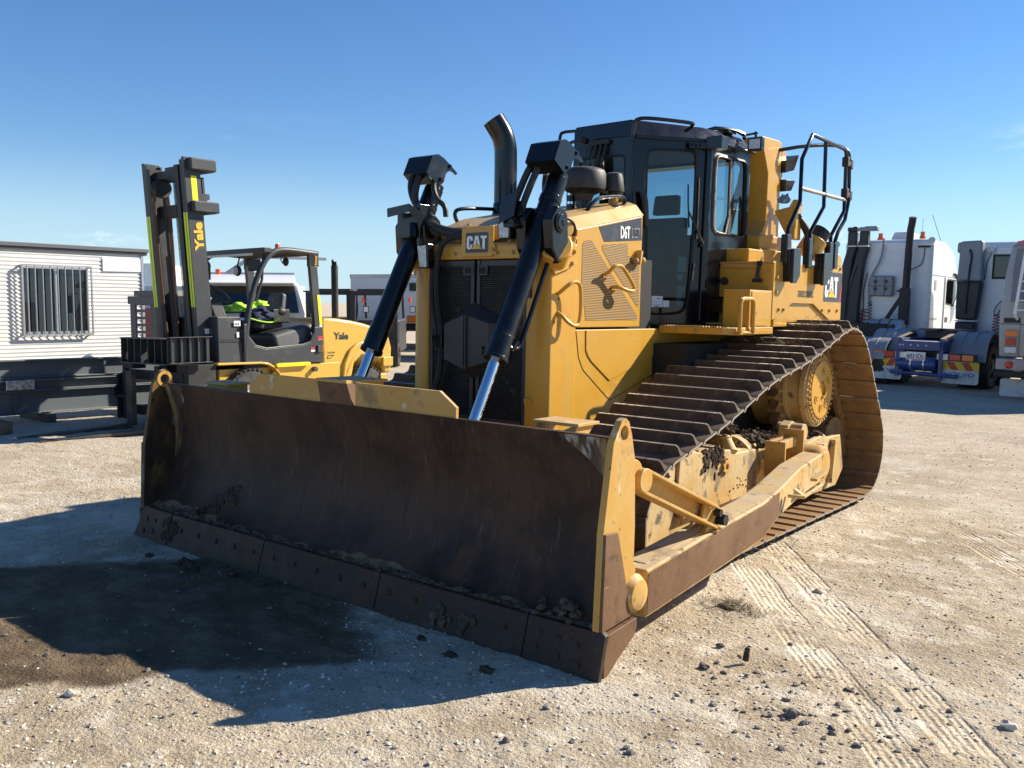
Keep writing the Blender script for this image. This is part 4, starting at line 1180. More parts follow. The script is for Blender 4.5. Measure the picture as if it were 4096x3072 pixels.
bolts(BOLT_Y, [(x, 1.452, 2.085) for x in (-0.33, -0.20, 0.19, 0.33)], (0, -1, 0), NOSE)
bolts(BOLT_Y, [(x, 1.56, 2.165) for x in (0.22, 0.29, 0.36, -0.26)], (0, 0, 1), NOSE)
# badge plate
mb = MB()
mb.ext([(-0.122, 2.06), (0.15, 2.06), (0.185, 2.085), (0.185, 2.135), (0.168, 2.155), (0.168, 2.27), (-0.122, 2.272), (-0.122, 2.155), (-0.13, 2.14)], 'y', 1.440, 1.4535)
BP = mb.build('badge_plate', M['cat_yellow'], NOSE, bevel=0.003)
bolts(BOLT_Y, [(0.165, 1.439, 2.105)], (0, -1, 0), BP)

def cat_logo(o, u, v, w, h, parent, tail=False):
    """dark badge with three white letters and a yellow triangle, o = lower left corner"""
    if tail: bg = [(0, 0), (w, 0), (w, h), (0, h)]
    else:
        bg = rrect(0, 0, w, h, h*0.09)
    flat('badge_ground', [bg], o, u, v, M['decal_grey'], parent, 0.0015)
    mx, my = (w*0.06, h*0.17) if not tail else (w*0.05, h*0.14)
    lw = (w-2*mx)*(1 if not tail else 0.80); lh = h*0.66 if not tail else h*0.70
    def T(pts, x0, ww): return [(mx+(x0+px*ww)*lw, my+py*lh) for px, py in pts]
    c_ = [(1, .66), (1, .84), (.86, .96), (.70, 1), (.30, 1), (.12, .95), (0, .84), (0, .16), (.12, .05), (.30, 0), (.60, 0), (.80, .04), (.80, .12), (.98, .36), (.60, .36), (.60, .20), (.54, .15), (.46, .15), (.40, .20), (.40, .80), (.46, .85), (.54, .85), (.60, .80), (.60, .66)]
    a_ = [(.30, 1), (.70, 1), (1.0, .10), (.90, 0), (.5, .52), (.10, 0), (0, .10)]
    t_ = [(0, 1), (1, 1), (1, .82), (.70, .82), (.70, 0), (.42, 0), (.30, .12), (.30, .82), (0, .82)]
    flat('badge_letter', [T(c_, 0, .30)], o, u, v, M['print_white'], parent, 0.003)
    flat('badge_letter', [T(a_, .31, .38)], o, u, v, M['print_white'], parent, 0.003)
    flat('badge_letter', [T(t_, .70, .30)], o, u, v, M['print_white'], parent, 0.003)
    flat('badge_gap', [T([(.5, .80), (.565, .56), (.5, .50), (.435, .56)], .31, .38)], o, u, v, M['decal_grey'], parent, 0.004)
    flat('badge_triangle', [[(mx+lw*.17, my), (mx+lw*.83, my), (mx+lw*.5, my+lh*.47)]], o, u, v, M['decal_grey'], parent, 0.0045)
    flat('badge_triangle', [[(mx+lw*.205, my+lh*.02), (mx+lw*.795, my+lh*.02), (mx+lw*.5, my+lh*.42)]], o, u, v, M['print_yellow'], parent, 0.006)
cat_logo((-0.083, 1.4395, 2.088), (1, 0, 0), (0, 0, 1), 0.208, 0.140, BP)

# ------------------------------------------------------------------ grille: perforated, folded doors
gmat, nt, n, l = new_mat('perforated')
b = n['Principled BSDF']
geo = n.new('ShaderNodeNewGeometry')
sp = n.new('ShaderNodeSeparateXYZ'); l(geo.outputs['Position'], sp.inputs['Vector'])
def cellmask(off):
    u = math2(nt, 'ADD', math2(nt, 'MULTIPLY', sp.outputs['X'], 1/0.0165), off)
    v = math2(nt, 'ADD', math2(nt, 'MULTIPLY', sp.outputs['Z'], 1/0.0285), off)
    fu = math2(nt, 'MULTIPLY', math2(nt, 'SUBTRACT', math2(nt, 'FRACT', u), 0.5), 0.0165)
    fv = math2(nt, 'MULTIPLY', math2(nt, 'SUBTRACT', math2(nt, 'FRACT', v), 0.5), 0.0285)
    d = math2(nt, 'SQRT', math2(nt, 'ADD', math2(nt, 'MULTIPLY', fu, fu), math2(nt, 'MULTIPLY', fv, fv)))
    return math2(nt, 'LESS_THAN', d, 0.0066)
hole = math2(nt, 'MAXIMUM', cellmask(0.0), cellmask(0.5))
colr = mixrgb(nt, noise_mask(nt, geo.outputs['Position'], 7, 0.45, 0.7), (0.030, 0.030, 0.030), (0.062, 0.056, 0.048))
colr = mixrgb(nt, math2(nt, 'MULTIPLY', noise_mask(nt, geo.outputs['Position'], 9, 0.64, 0.70), 0.8), colr, (0.20, 0.15, 0.09))
l(mixrgb(nt, hole, colr, (0.002, 0.002, 0.002)), b.inputs['Base Color'])
l(mixf(nt, hole, 0.5, 1.0), b.inputs['Roughness'])
l(mixf(nt, hole, 0.4, 0.0), b.inputs['Specular IOR Level'])
M['grille_frame'] = mat('grille_frame', (0.032, 0.032, 0.033), 0.45, layers=[((0.07, 0.065, 0.055), 0.6, 6, 0.5, 0.7, 0.7)])
GR = None
for s, x0, x1 in ((-1, -0.449, -0.012), (1, 0.012, 0.449)):
    # door: slightly convex sheet with a solid rim
    mb = MB()
    ctr = 1.462; edge = 1.478
    def gy(x): return ctr+(edge-ctr)*(abs(x)/0.45)**1.5
    xs_ = np.linspace(x0, x1, 8)
    for x in xs_: mb.v += [(x, gy(x), 0.885), (x, gy(x), 2.036)]
    for i in range(7): mb.f.append((2*i, 2*i+2, 2*i+3, 2*i+1))
    g_ = mb.build('grille_door', gmat, NOSE)
    mb = MB()
    for xa, xb in ((x0, x0+0.03), (x1-0.03, x1)): mb.box((xa, gy((xa+xb)/2)-0.008, 0.886), (xb, gy((xa+xb)/2)+0.01, 2.035))
    for za, zb in ((0.886, 0.93), (1.995, 2.035)): mb.box((x0+0.031, 1.459, za), (x1-0.031, 1.478, zb))
    xm = x0 if s > 0 else x1
    mb.ring([(xm+0.005*s, 1.93), (xm+0.10*s, 1.93), (xm+0.10*s, 2.0), (xm+0.005*s, 2.0)], [(xm+0.025*s, 1.945), (xm+0.085*s, 1.945), (xm+0.085*s, 1.985), (xm+0.025*s, 1.985)], 'y', 1.449, 1.458)
    mb.build('grille_rim', M['grille_frame'], g_, bevel=0.003)
    mb = MB(); mb.box((xm+0.02*s, 1.452, 1.94), (xm+0.09*s, 1.462, 1.99))
    mb.build('latch_pocket', M['dark'], g_)
# folded hexagonal guard over the fan drive
A = [(-0.195, 1.452, 1.635), (0.0, 1.34, 1.69), (0.012, 1.34, 1.69), (0.30, 1.452, 1.635)]
mb = MB()
top_ = [(-0.215, 1.46, 1.60), (-0.205, 1.36, 1.585), (0.0, 1.345, 1.655), (0.20, 1.36, 1.60), (0.315, 1.46, 1.60)]
bot_ = [(-0.215, 1.46, 1.36), (-0.205, 1.36, 1.335), (0.0, 1.345, 1.275), (0.20, 1.36, 1.34), (0.315, 1.46, 1.36)]
mb.add(top_+bot_, [(i, 5+i, 6+i, i+1) for i in range(4)])
apx = (0.0, 1.455, 1.745); apb = (0.0, 1.455, 1.20)
mb.add([top_[0], top_[1], top_[2], top_[3], top_[4], apx], [(0, 1, 5), (1, 2, 5), (2, 3, 5), (3, 4, 5)])
mb.add([bot_[0], bot_[1], bot_[2], bot_[3], bot_[4], apb], [(1, 0, 5), (2, 1, 5), (3, 2, 5), (4, 3, 5)])
HX = mb.build('fan_guard', M['grille_frame'], NOSE)
mb = MB(); mb.box((-0.012, 1.330, 1.275), (0.002, 1.342, 1.655)); mb.box((0.012, 1.330, 1.275), (0.022, 1.342, 1.655))
mb.build('seam_strip', M['grille_frame'], HX, bevel=0.002)
mb = MB(); mb.box((-0.235, 1.425, 1.42), (-0.207, 1.475, 1.50)); mb.build('hinge', M['dark'], HX, bevel=0.004)
bolts(BOLT_K, [(0.16, 1.351, 1.43), (0.16, 1.351, 1.395)], (0, -1, 0.0), HX)
# corrugated hoses hanging down the left of the grille
def corr_hose(name, pts, r, parent, mat, it=3, pitch=0.016):
    pts = chaikin([Vector(p) for p in pts], it)
    # resample
    cu = [0]
    for a, b2 in zip(pts, pts[1:]): cu.append(cu[-1]+(b2-a).length)
    N = int(cu[-1]/(pitch/2)); out = []; rad = []
    for i in range(N+1):
        d = cu[-1]*i/N; k = max(j for j in range(len(cu)) if cu[j] <= d+1e-9); k = min(k, len(pts)-2)
        t = (d-cu[k])/(cu[k+1]-cu[k]); out.append(pts[k].lerp(pts[k+1], t)); rad.append(r if i % 2 else r*0.86)
    mb = MB(); mb.tube(out, rad, 10)
    return mb.build(name, mat, parent, ang=20)
corr_hose('hose', [(-0.10, 1.50, 2.20), (-0.20, 1.44, 2.21), (-0.29, 1.40, 2.15), (-0.325, 1.40, 1.98), (-0.325, 1.41, 1.75), (-0.275, 1.41, 1.52), (-0.27, 1.41, 1.40), (-0.30, 1.42, 1.22), (-0.36, 1.43, 1.10)], 0.023, NOSE, M['rubber'])
corr_hose('hose', [(-0.36, 1.47, 2.06), (-0.385, 1.42, 1.97), (-0.385, 1.415, 1.75), (-0.325, 1.415, 1.52), (-0.315, 1.415, 1.40)], 0.020, NOSE, M['rubber'])
mb = MB(); mb.box((-0.345, 1.375, 1.42), (-0.245, 1.44, 1.50)); mb.build('hose_clamp', M['black_paint'], NOSE, bevel=0.006)
# work lamp beside the left mount
mb = MB(); mb.hexa([(-0.47, 1.36, 1.98), (-0.37, 1.36, 1.98), (-0.37, 1.43, 1.98), (-0.47, 1.43, 1.98), (-0.49, 1.36, 2.16), (-0.38, 1.36, 2.16), (-0.38, 1.43, 2.16), (-0.49, 1.43, 2.16)])
WL = mb.build('work_lamp', M['black_paint'], DZ, bevel=0.01)
mb = MB(); mb.face([(-0.458, 1.3585, 1.99), (-0.385, 1.3585, 1.99), (-0.395, 1.3585, 2.145), (-0.478, 1.3585, 2.145)]); mb.build('lens', M['lamp_glass'], WL)
mb = MB(); mb.hexa([(0.26, 1.38, 2.17), (0.36, 1.38, 2.17), (0.36, 1.47, 2.17), (0.26, 1.47, 2.17), (0.24, 1.38, 2.32), (0.37, 1.38, 2.32), (0.37, 1.47, 2.32), (0.24, 1.47, 2.32)])
WL = mb.build('work_lamp', M['black_paint'], DZ, bevel=0.01)
mb = MB(); mb.face([(0.272, 1.3785, 2.18), (0.348, 1.3785, 2.18), (0.355, 1.3785, 2.305), (0.258, 1.3785, 2.305)]); mb.build('lens', M['lamp_glass'], WL)
# hinges on the grille edge
mb = MB(); mb.box((0.462, 1.435, 1.78), (0.50, 1.46, 1.88)); mb.build('hinge', M['black_paint'], NOSE, bevel=0.003)
mb = MB(); mb.box((0.47, 1.43, 1.06), (0.52, 1.46, 1.10)); mb.build('hinge', M['cat_yellow'], NOSE, bevel=0.003)

# ------------------------------------------------------------------ hood and side panels
mb = MB()
hp = []
for (y, z1, z2, z3) in ((1.60, 2.19, 2.262, 2.285), (1.83, 2.262, 2.345, 2.37), (2.72, 2.432, 2.515, 2.54)):
    hp.append([(-0.60, y, z1), (-0.53, y, z2), (-0.46, y, z3), (0.46, y, z3), (0.53, y, z2), (0.60, y, z1)])
for r_i in range(3): mb.v += hp[r_i]
for k in range(2):
    for i in range(5): mb.f.append((k*6+i, k*6+i+1, (k+1)*6+i+1, (k+1)*6+i)[::-1])
mb.f += [(0, 1, 2, 3, 4, 5), (17, 16, 15, 14, 13, 12)]
for i in range(len(mb.f)): pass
HOOD = mb.build('hood', M['cat_yellow'], DZ, bevel=0.008, ang=20)
bolts(BOLT_Y, [(x, 1.66+0.04*k, 2.30+0.008*k) for k, x in enumerate((-0.25, -0.12, 0.03, 0.16, 0.3))], (0, 0, 1), HOOD)
for s in (-1, 1):
    x = 0.596*s
    SPN = frustum_panel('side_panel', [(x, 1.815, 1.580), (x, 2.690, 1.580), (x, 2.690, 2.423), (x, 1.815, 2.258)], M['cat_yellow'], DZ, 0.006, 0.012, (s, 0, 0))
    if s > 0: SIDE = SPN
    frustum_panel('lower_panel', [(x, 1.80, 0.62), (x, 3.3, 0.62), (x, 3.3, 1.50), (x, 3.02, 1.565), (x, 1.80, 1.565)], M['cat_yellow'], DZ, 0.006, 0.012, (s, 0, 0))
    frustum_panel('rear_panel', [(0.585*s, 3.02, 0.75), (0.585*s, 5.0, 0.75), (0.585*s, 5.0, 1.53), (0.585*s, 3.02, 1.53)], M['cat_yellow'], DZ, 0.004, 0.012, (s, 0, 0))
    frustum_panel('nose_side', [(0.602*s, 1.52, 0.62), (0.602*s, 1.79, 0.62), (0.602*s, 1.79, 2.19), (0.602*s, 1.52, 2.13)], M['cat_yellow'], NOSE, 0.005, 0.010, (s, 0, 0))
frustum_panel('access_cover', [(0.6085, 1.95, 1.562), (0.6085, 1.955, 1.42), (0.6085, 1.985, 1.375), (0.6085, 2.03, 1.335), (0.6085, 2.275, 1.185), (0.6085, 2.78, 1.318), (0.6085, 2.95, 1.365), (0.6085, 2.95, 1.562)], M['cat_yellow'], DZ, 0.003, 0.007)
mb = MB(); mb.tube([(0.6095, 1.83, 1.56), (0.6095, 1.87, 1.37), (0.6095, 1.93, 1.28), (0.6095, 2.29, 1.04), (0.6095, 2.64, 1.13), (0.6095, 2.9, 1.20)], 0.0022, 6); mb.build('panel_seam', M['dark'], DZ)
# decal with model name on the hood side
DK = (0.6085, 0, 0)
X0 = 0.6085
flat('decal', [[(2.083, 2.295), (2.157, 2.194), (2.678, 2.239), (2.668, 2.408)]], (X0, 0, 0), (0, 1, 0), (0, 0, 1), M['decal_grey'], SIDE, 0.0015)
text('decal_letter', 'D6T', (X0, 2.375, 2.232), (0, 1, 0.045), (0, -0.03, 1), 0.132, 0.094, M['print_white'], SIDE, bold=0.03, ext=0.004)
text('decal_letter', 'LGP', (X0, 2.535, 2.250), (0, 1, 0.05), (0, -0.03, 1), 0.105, 0.070, M['print_white'], SIDE, bold=0.0, ext=0.004)
text('decal_letter', 'LGP', (X0, 2.538, 2.254), (0, 1, 0.05), (0, -0.03, 1), 0.099, 0.063, M['decal_grey'], SIDE, bold=0.008, ext=0.005)
# louvred mesh on the hood side
vm, nt, n, l = new_mat('slotted_mesh')
b = n['Principled BSDF']
geo = n.new('ShaderNodeNewGeometry'); sp = n.new('ShaderNodeSeparateXYZ'); l(geo.outputs['Position'], sp.inputs['Vector'])
zz = math2(nt, 'ADD', sp.outputs['Z'], math2(nt, 'MULTIPLY', sp.outputs['Y'], 0.02))
fr = math2(nt, 'FRACT', math2(nt, 'MULTIPLY', zz, 1/0.0118))
sl = math2(nt, 'GREATER_THAN', fr, 0.50)
c1 = mixrgb(nt, noise_mask(nt, geo.outputs['Position'], 6, 0.4, 0.7), (0.47, 0.26, 0.055), (0.40, 0.27, 0.11))
l(mixrgb(nt, sl, c1, (0.075, 0.042, 0.018)), b.inputs['Base Color'])
b.inputs['Roughness'].default_value = 0.6
bp = n.new('ShaderNodeBump'); bp.inputs['Strength'].default_value = 0.6; bp.inputs['Distance'].default_value = 0.004; bp.invert = True
l(sl, bp.inputs['Height']); l(bp.outputs['Normal'], b.inputs['Normal'])
flat('vent_mesh', [[(1.905, 2.185), (1.995, 2.198), (2.206, 2.020), (2.645, 1.668), (2.648, 1.633), (1.942, 1.631), (1.930, 1.729), (1.880, 1.731), (1.884, 2.16)]], (X0, 0, 0), (0, 1, 0), (0, 0, 1), vm, SIDE, 0.0015)
flat('vent_mesh', [[(2.133, 2.172), (2.478, 2.204), (2.490, 2.115), (2.655, 2.055), (2.670, 1.745), (2.648, 1.730), (2.25, 2.035), (2.135, 2.14)]], (X0, 0, 0), (0, 1, 0), (0, 0, 1), vm, SIDE, 0.0015)
# grab handles
def grab(pts, r, feet, parent):
    mb = MB(); mb.tube(pts, r, 10, smooth=2)
    h = mb.build('grab_handle', M['cat_yellow'], parent)
    bolts(BOLT_Y, feet, (1, 0, 0), h)
grab([(0.61, 2.150, 1.955), (0.66, 2.150, 1.975), (0.695, 2.165, 2.02), (0.70, 2.23, 2.03), (0.70, 2.29, 2.01), (0.70, 2.455, 1.875), (0.70, 2.43, 1.845), (0.695, 2.33, 1.855), (0.66, 2.275, 1.88), (0.61, 2.27, 1.87)], 0.0135, [(0.612, 2.165, 1.93), (0.612, 2.285, 1.845)], SIDE)
grab([(0.616, 1.575, 1.80), (0.66, 1.575, 1.83), (0.70, 1.595, 1.87), (0.71, 1.66, 1.90), (0.71, 1.735, 1.87), (0.71, 1.735, 1.62), (0.71, 1.67, 1.59), (0.70, 1.60, 1.62), (0.66, 1.575, 1.67), (0.616, 1.575, 1.69)], 0.0135, [(0.614, 1.585, 1.775), (0.614, 1.585, 1.665), (0.614, 1.54, 1.62)], NOSE)
# small lamp bracket with reversing beeper at the hood's rear edge
mb = MB(); mb.ext([(2.585, 2.05), (2.60, 2.05), (2.625, 2.15), (2.60, 2.16)], 'x', 0.612, 0.66); mb.box((0.612, 2.53, 2.06), (0.65, 2.585, 2.066)); mb.sphere((0.645, 2.645, 2.085), 0.024, 10, 6); mb.sphere((0.65, 2.54, 2.075), 0.022, 10, 6)
mb.build('bracket', M['cat_yellow_worn'], SIDE, bevel=0.002)
# small sticker on the nose side
flat('sticker', [[(1.60, 1.40), (1.70, 1.40), (1.70, 1.505), (1.60, 1.505)]], (0.6135, 0, 0), (0, 1, 0), (0, 0, 1), M['white'], NOSE, 0.0015)
flat('sticker_mark', [[(1.665, 1.405), (1.698, 1.405), (1.698, 1.462), (1.675, 1.462), (1.66, 1.44)]], (0.6135, 0, 0), (0, 1, 0), (0, 0, 1), M['print_black'], NOSE, 0.0025)
flat('sticker_mark', [[(1.675, 1.43), (1.698, 1.43), (1.698, 1.445), (1.675, 1.445)]], (0.6135, 0, 0), (0, 1, 0), (0, 0, 1), M['white'], NOSE, 0.0035)
flat('sticker_line', [[(1.61+0.0, 1.493-0.012*i), (1.66+0.02*(i % 2), 1.493-0.012*i), (1.66+0.02*(i % 2), 1.489-0.012*i), (1.61, 1.489-0.012*i)] for i in range(5)], (0.6135, 0, 0), (0, 1, 0), (0, 0, 1), M['decal_grey'], NOSE, 0.0025)

# ------------------------------------------------------------------ exhaust, precleaners, rails on the hood
mb = MB()
ex = [(-0.43, 2.30, 2.30), (-0.43, 2.30, 2.90), (-0.435, 2.295, 2.99), (-0.455, 2.275, 3.08), (-0.505, 2.225, 3.185)]
mb.tube(ex, 0.091, 24, smooth=3)
EX = mb.build('exhaust_stack', M['black_paint'], DZ, ang=60)
mb = MB(); mb.lathe((-0.43, 2.30, 2.37), (0, 0, 1), [(0, 0.125), (0.10, 0.10), (0.16, 0.095), (0.165, 0.092)], 28, caps=False); mb.build('stack_base', M['black_paint'], EX)
mb = MB(); mb.cyl((-0.500, 2.230, 3.175), (-0.5065, 2.2235, 3.188), 0.078, n=24); mb.build('stack_mouth', M['dark'], EX)
def rail(name, pts, r, mat, parent, it=2):
    mb = MB(); mb.tube(pts, r, 10, smooth=it); return mb.build(name, mat, parent)
rail('hood_rail', [(-0.52, 1.86, 2.33), (-0.53, 1.83, 2.37), (-0.54, 1.82, 2.42), (-0.52, 1.84, 2.455), (-0.50, 2.05, 2.475), (-0.49, 2.50, 2.50), (-0.49, 2.56, 2.47), (-0.49, 2.58, 2.42)], 0.015, M['black_paint'], DZ)
rail('hood_rail', [(0.47, 2.10, 2.38), (0.48, 2.13, 2.43), (0.49, 2.22, 2.51), (0.49, 2.32, 2.535), (0.49, 2.56, 2.565), (0.49, 2.62, 2.55), (0.49, 2.60, 2.50), (0.48, 2.53, 2.47)], 0.015, M['black_paint'], DZ)
mb = MB(); mb.box((0.455, 2.46, 2.478), (0.51, 2.58, 2.492)); mb.box((0.445, 2.05, 2.385), (0.50, 2.15, 2.40)); mb.build('rail_foot', M['black_paint'], DZ)
c = Vector((0.285, 2.36, 0))
mb = MB()
mb.lathe((c.x, c.y, 2.60), (0, 0, 1), [(0, 0.10), (0.005, 0.158), (0.03, 0.166), (0.125, 0.163), (0.150, 0.150), (0.165, 0.11), (0.172, 0.0)], 36, caps=False)
PC = mb.build('precleaner', M['plastic'], DZ, ang=50)
mb = MB(); mb.lathe((c.x, c.y, 2.52), (0, 0, 1), [(0, 0.06), (0.07, 0.085), (0.082, 0.145), (0.083, 0.10)], 36, caps=False)
for i in range(24):
    a = 2*PI*i/24; mb.bar((c.x+0.075*math.cos(a), c.y+0.075*math.sin(a), 2.572), (c.x+0.14*math.cos(a), c.y+0.14*math.sin(a), 2.600), 0.006, 0.014)
mb.build('intake_fins', M['plastic'], PC)
mb = MB(); mb.cyl((c.x, c.y, 2.38), (c.x, c.y, 2.54), 0.055, n=20); mb.cyl((c.x-0.105, c.y-0.02, 2.38), (c.x-0.105, c.y-0.02, 2.60), 0.035, n=16); mb.build('intake_pipe', M['black_paint'], PC)
for x, r, z in ((c.x, 0.058, 2.52), (c.x-0.105, 0.038, 2.50), (c.x-0.105, 0.038, 2.565)):
    mb = MB(); mb.ring(circ((0, 0), r, 18), circ((0, 0), r-0.004, 18), 'z', z, z+0.018); mb.xf(Matrix.Translation((x, c.y-(0.02 if x < c.x else 0), 0))); mb.build('hose_clamp', M['chrome'], PC)
mb = MB()
mb.lathe((0.42, 2.56, 2.60), (0, 0, 1), [(0, 0.05), (0.0, 0.080), (0.012, 0.083), (0.10, 0.072), (0.135, 0.062), (0.145, 0.04), (0.150, 0.0)], 24, caps=False)
PC2 = mb.build('breather_cap', M['plastic'], DZ, ang=40)
mb = MB(); mb.cyl((0.42, 2.56, 2.44), (0.42, 2.56, 2.575), 0.036, n=16); mb.build('breather_pipe', M['cat_yellow'], PC2)
mb = MB(); mb.cyl((0.42, 2.56, 2.57), (0.42, 2.56, 2.61), 0.047, n=16); mb.build('collar', M['rubber'], PC2)

# ------------------------------------------------------------------ lift cylinders
AX = Vector((0, 0.862, 1.63)).normalized()
for s in (-1, 1):
    x = 0.57*s
    P_ = lambda z: Vector((x, 0.800+(z-1.0)*0.521, z))
    mb = MB()
    mb.cyl(P_(1.385), P_(2.58), 0.071, n=30)
    mb.cyl(P_(1.378), P_(1.40), 0.082, n=30); mb.cyl(P_(1.40), P_(1.53), 0.0745, n=30); mb.cyl(P_(2.30), P_(2.34), 0.078, n=30); mb.cyl(P_(2.41), P_(2.45), 0.077, n=30)
    mb.cyl(P_(2.58), P_(2.61), 0.066, n=30)
    LC = mb.build('lift_cylinder', M['black_paint'], DZ, bevel=0.003)
    mb = MB(); mb.cyl(P_(0.55), P_(1.385), 0.0365, n=26); mb.build('rod', M['chrome'], LC)
    mb = MB(); mb.cyl(P_(0.62)-Vector((0.07, 0, 0)), P_(0.62)+Vector((0.07, 0, 0)), 0.06, n=20); mb.build('rod_eye', M['cat_yellow_worn'], LC)
    # side pipe from the top port down to the gland
    q = Vector((0.055*s, 0.075, -0.04))
    mb = MB(); mb.tube([P_(1.46)+Vector((0.06*s, 0.03, 0)), P_(1.50)+q*1.25, P_(1.60)+q*1.25, P_(2.15)+q*1.2, P_(2.25)+q*1.2], 0.0155, 10, smooth=1)
    mb.cyl(P_(1.44)+Vector((0.055*s, 0.05, 0)), P_(1.50)+Vector((0.07*s, 0.065, 0)), 0.024, n=12)
    mb.build('oil_pipe', M['black_paint'], LC)
    # trunnion yoke: blocks on both sides of the barrel with round pin caps
    mb = MB()
    t0 = P_(2.27)
    for sx in (-1, 1):
        xa, xb = x+sx*0.070, x+sx*0.150
        yc, zc = t0.y, t0.z
        o = [(yc-0.085, zc-0.17), (yc-0.01, zc-0.27), (yc+0.055, zc-0.24), (yc+0.10, zc-0.13), (yc+0.085, zc+0.06), (yc+0.03, zc+0.10), (yc-0.03, zc+0.11), (yc-0.10, zc+0.02)]
        mb.ext(o, 'x', xa, xb)
    YK = mb.build('trunnion_yoke', M['black_paint'], LC, bevel=0.014)
    mb = MB()
    for sx in (-1, 1):
        mb.lathe((x+sx*0.149, t0.y, t0.z), (sx, 0, 0), [(0, 0.066), (0.012, 0.066), (0.014, 0.054), (0.022, 0.052), (0.023, 0.02), (0.03, 0.012), (0.03, 0)], 26, caps=False)
    mb.build('pin_cap', M['black_paint'], YK)
    # folded steel guard over the hose ends at the top
    mb = MB()
    prof_ = [(0.0, 0.0), (-0.115, -0.115), (-0.112, -0.120)]
    yb, zb = 1.475, 2.800
    xo, xi = x+0.12, x-0.115
    out_s = [(1.475, 2.800), (1.535, 2.818), (1.60, 2.795), (1.668, 2.755), (1.745, 2.705), (1.728, 2.690), (1.69, 2.708), (1.655, 2.712), (1.62, 2.690), (1.60, 2.64), (1.525, 2.600), (1.415, 2.672)]
    for xx in (xi, xo): mb.ext(out_s, 'x', xx-0.004, xx+0.004)
    for a, c2 in (((1.475, 2.800), (1.535, 2.818)), ((1.415, 2.672), (1.475, 2.800)), ((1.535, 2.818), (1.668, 2.755))):
        mb.add([(xi, a[0], a[1]), (xo, a[0], a[1]), (xo, c2[0], c2[1]), (xi, c2[0], c2[1]), (xi, a[0]+0.004, a[1]-0.006), (xo, a[0]+0.004, a[1]-0.006), (xo, c2[0]+0.004, c2[1]-0.006), (xi, c2[0]+0.004, c2[1]-0.006)], [(0, 1, 2, 3), (7, 6, 5, 4)])
    mb.add([(xi, 1.415, 2.672), (xo, 1.415, 2.672), (xo, 1.50, 2.60), (xi, 1.50, 2.60)], [(0, 1, 2, 3), (3, 2, 1, 0)])
    HG = mb.build('hose_guard', M['black_paint'], LC)
    bolts(BOLT_K, [(xo+0.004, 1.56, 2.64), (xo+0.004, 1.66, 2.745)], (1, 0, 0), HG)
    mb = MB(); mb.cyl(P_(2.60), P_(2.74), 0.042, n=18); mb.cyl(P_(2.655), P_(2.675), 0.048, n=18)
    mb.build('neck', M['black_paint'], LC)
    # inner valve block and bent plate carrying the hoses
    mb = MB()
    if s > 0:
        mb.hexa([(0.36, 1.31, 2.24), (0.45, 1.31, 2.24), (0.45, 1.40, 2.24), (0.36, 1.40, 2.24), (0.33, 1.32, 2.42), (0.44, 1.32, 2.42), (0.44, 1.40, 2.42), (0.33, 1.40, 2.42)])
        mb.box((0.40, 1.40, 2.18), (0.47, 1.46, 2.36)); mb.cyl((0.42, 1.36, 2.32), (0.46, 1.33, 2.24), 0.026, n=12); mb.cyl((0.46, 1.36, 2.37), (0.49, 1.33, 2.31), 0.022, n=12); mb.cyl((0.39, 1.34, 2.28), (0.43, 1.31, 2.28), 0.02, n=12)
    else:
        mb.box((-0.66, 1.33, 2.20), (-0.44, 1.42, 2.38)); mb.box((-0.46, 1.33, 2.14), (-0.43, 1.44, 2.44)); mb.cyl((-0.50, 1.33, 2.30), (-0.47, 1.30, 2.20), 0.03, n=12)
    mb.build('valve_block', M['black_paint'], LC, bevel=0.006)
    mb = MB()
    if s > 0: mb.hexa([(0.335, 1.285, 2.26), (0.47, 1.285, 2.31), (0.47, 1.29, 2.31), (0.335, 1.29, 2.26), (0.345, 1.300, 2.43), (0.475, 1.300, 2.475), (0.475, 1.305, 2.475), (0.345, 1.305, 2.43)])
    else:
        mb.hexa([(-0.68, 1.25, 2.345), (-0.46, 1.25, 2.375), (-0.46, 1.254, 2.375), (-0.68, 1.254, 2.345), (-0.685, 1.25, 2.41), (-0.46, 1.25, 2.435), (-0.46, 1.254, 2.435), (-0.685, 1.254, 2.41)])
        mb.hexa([(-0.46, 1.25, 2.375), (-0.38, 1.30, 2.29), (-0.38, 1.305, 2.29), (-0.46, 1.255, 2.375), (-0.46, 1.25, 2.435), (-0.37, 1.30, 2.36), (-0.37, 1.305, 2.36), (-0.46, 1.255, 2.435)])
    mb.build('hose_bracket', M['black_paint'], LC, bevel=0.002)
    mb = MB()
    if s > 0:
        for dx in (0.0, 0.075): mb.tube([(0.47+dx*0.9, 1.50, 2.70), (0.44+dx, 1.46, 2.62), (0.40+dx, 1.42, 2.48), (0.38+dx, 1.38, 2.36), (0.40+dx, 1.38, 2.25)], 0.0235, 10, smooth=2)
        mb.tube([(0.47, 1.62, 2.62), (0.43, 1.66, 2.56), (0.44, 1.66, 2.44), (0.50, 1.60, 2.36)], 0.017, 10, smooth=2)
    else:
        mb.tube([(-0.62, 1.47, 2.70), (-0.63, 1.43, 2.60), (-0.58, 1.40, 2.50), (-0.52, 1.40, 2.42), (-0.40, 1.42, 2.30), (-0.28, 1.45, 2.255), (-0.10, 1.50, 2.235)], 0.0235, 10, smooth=3)
        mb.tube([(-0.54, 1.47, 2.70), (-0.555, 1.42, 2.60), (-0.555, 1.40, 2.48), (-0.48, 1.40, 2.36), (-0.36, 1.42, 2.265), (-0.24, 1.45, 2.225), (-0.10, 1.49, 2.205)], 0.026, 10, smooth=3)
        mb.tube([(-0.47, 1.52, 2.64), (-0.46, 1.50, 2.56), (-0.42, 1.50, 2.48), (-0.36, 1.52, 2.44), (-0.35, 1.52, 2.36)], 0.020, 10, smooth=3)
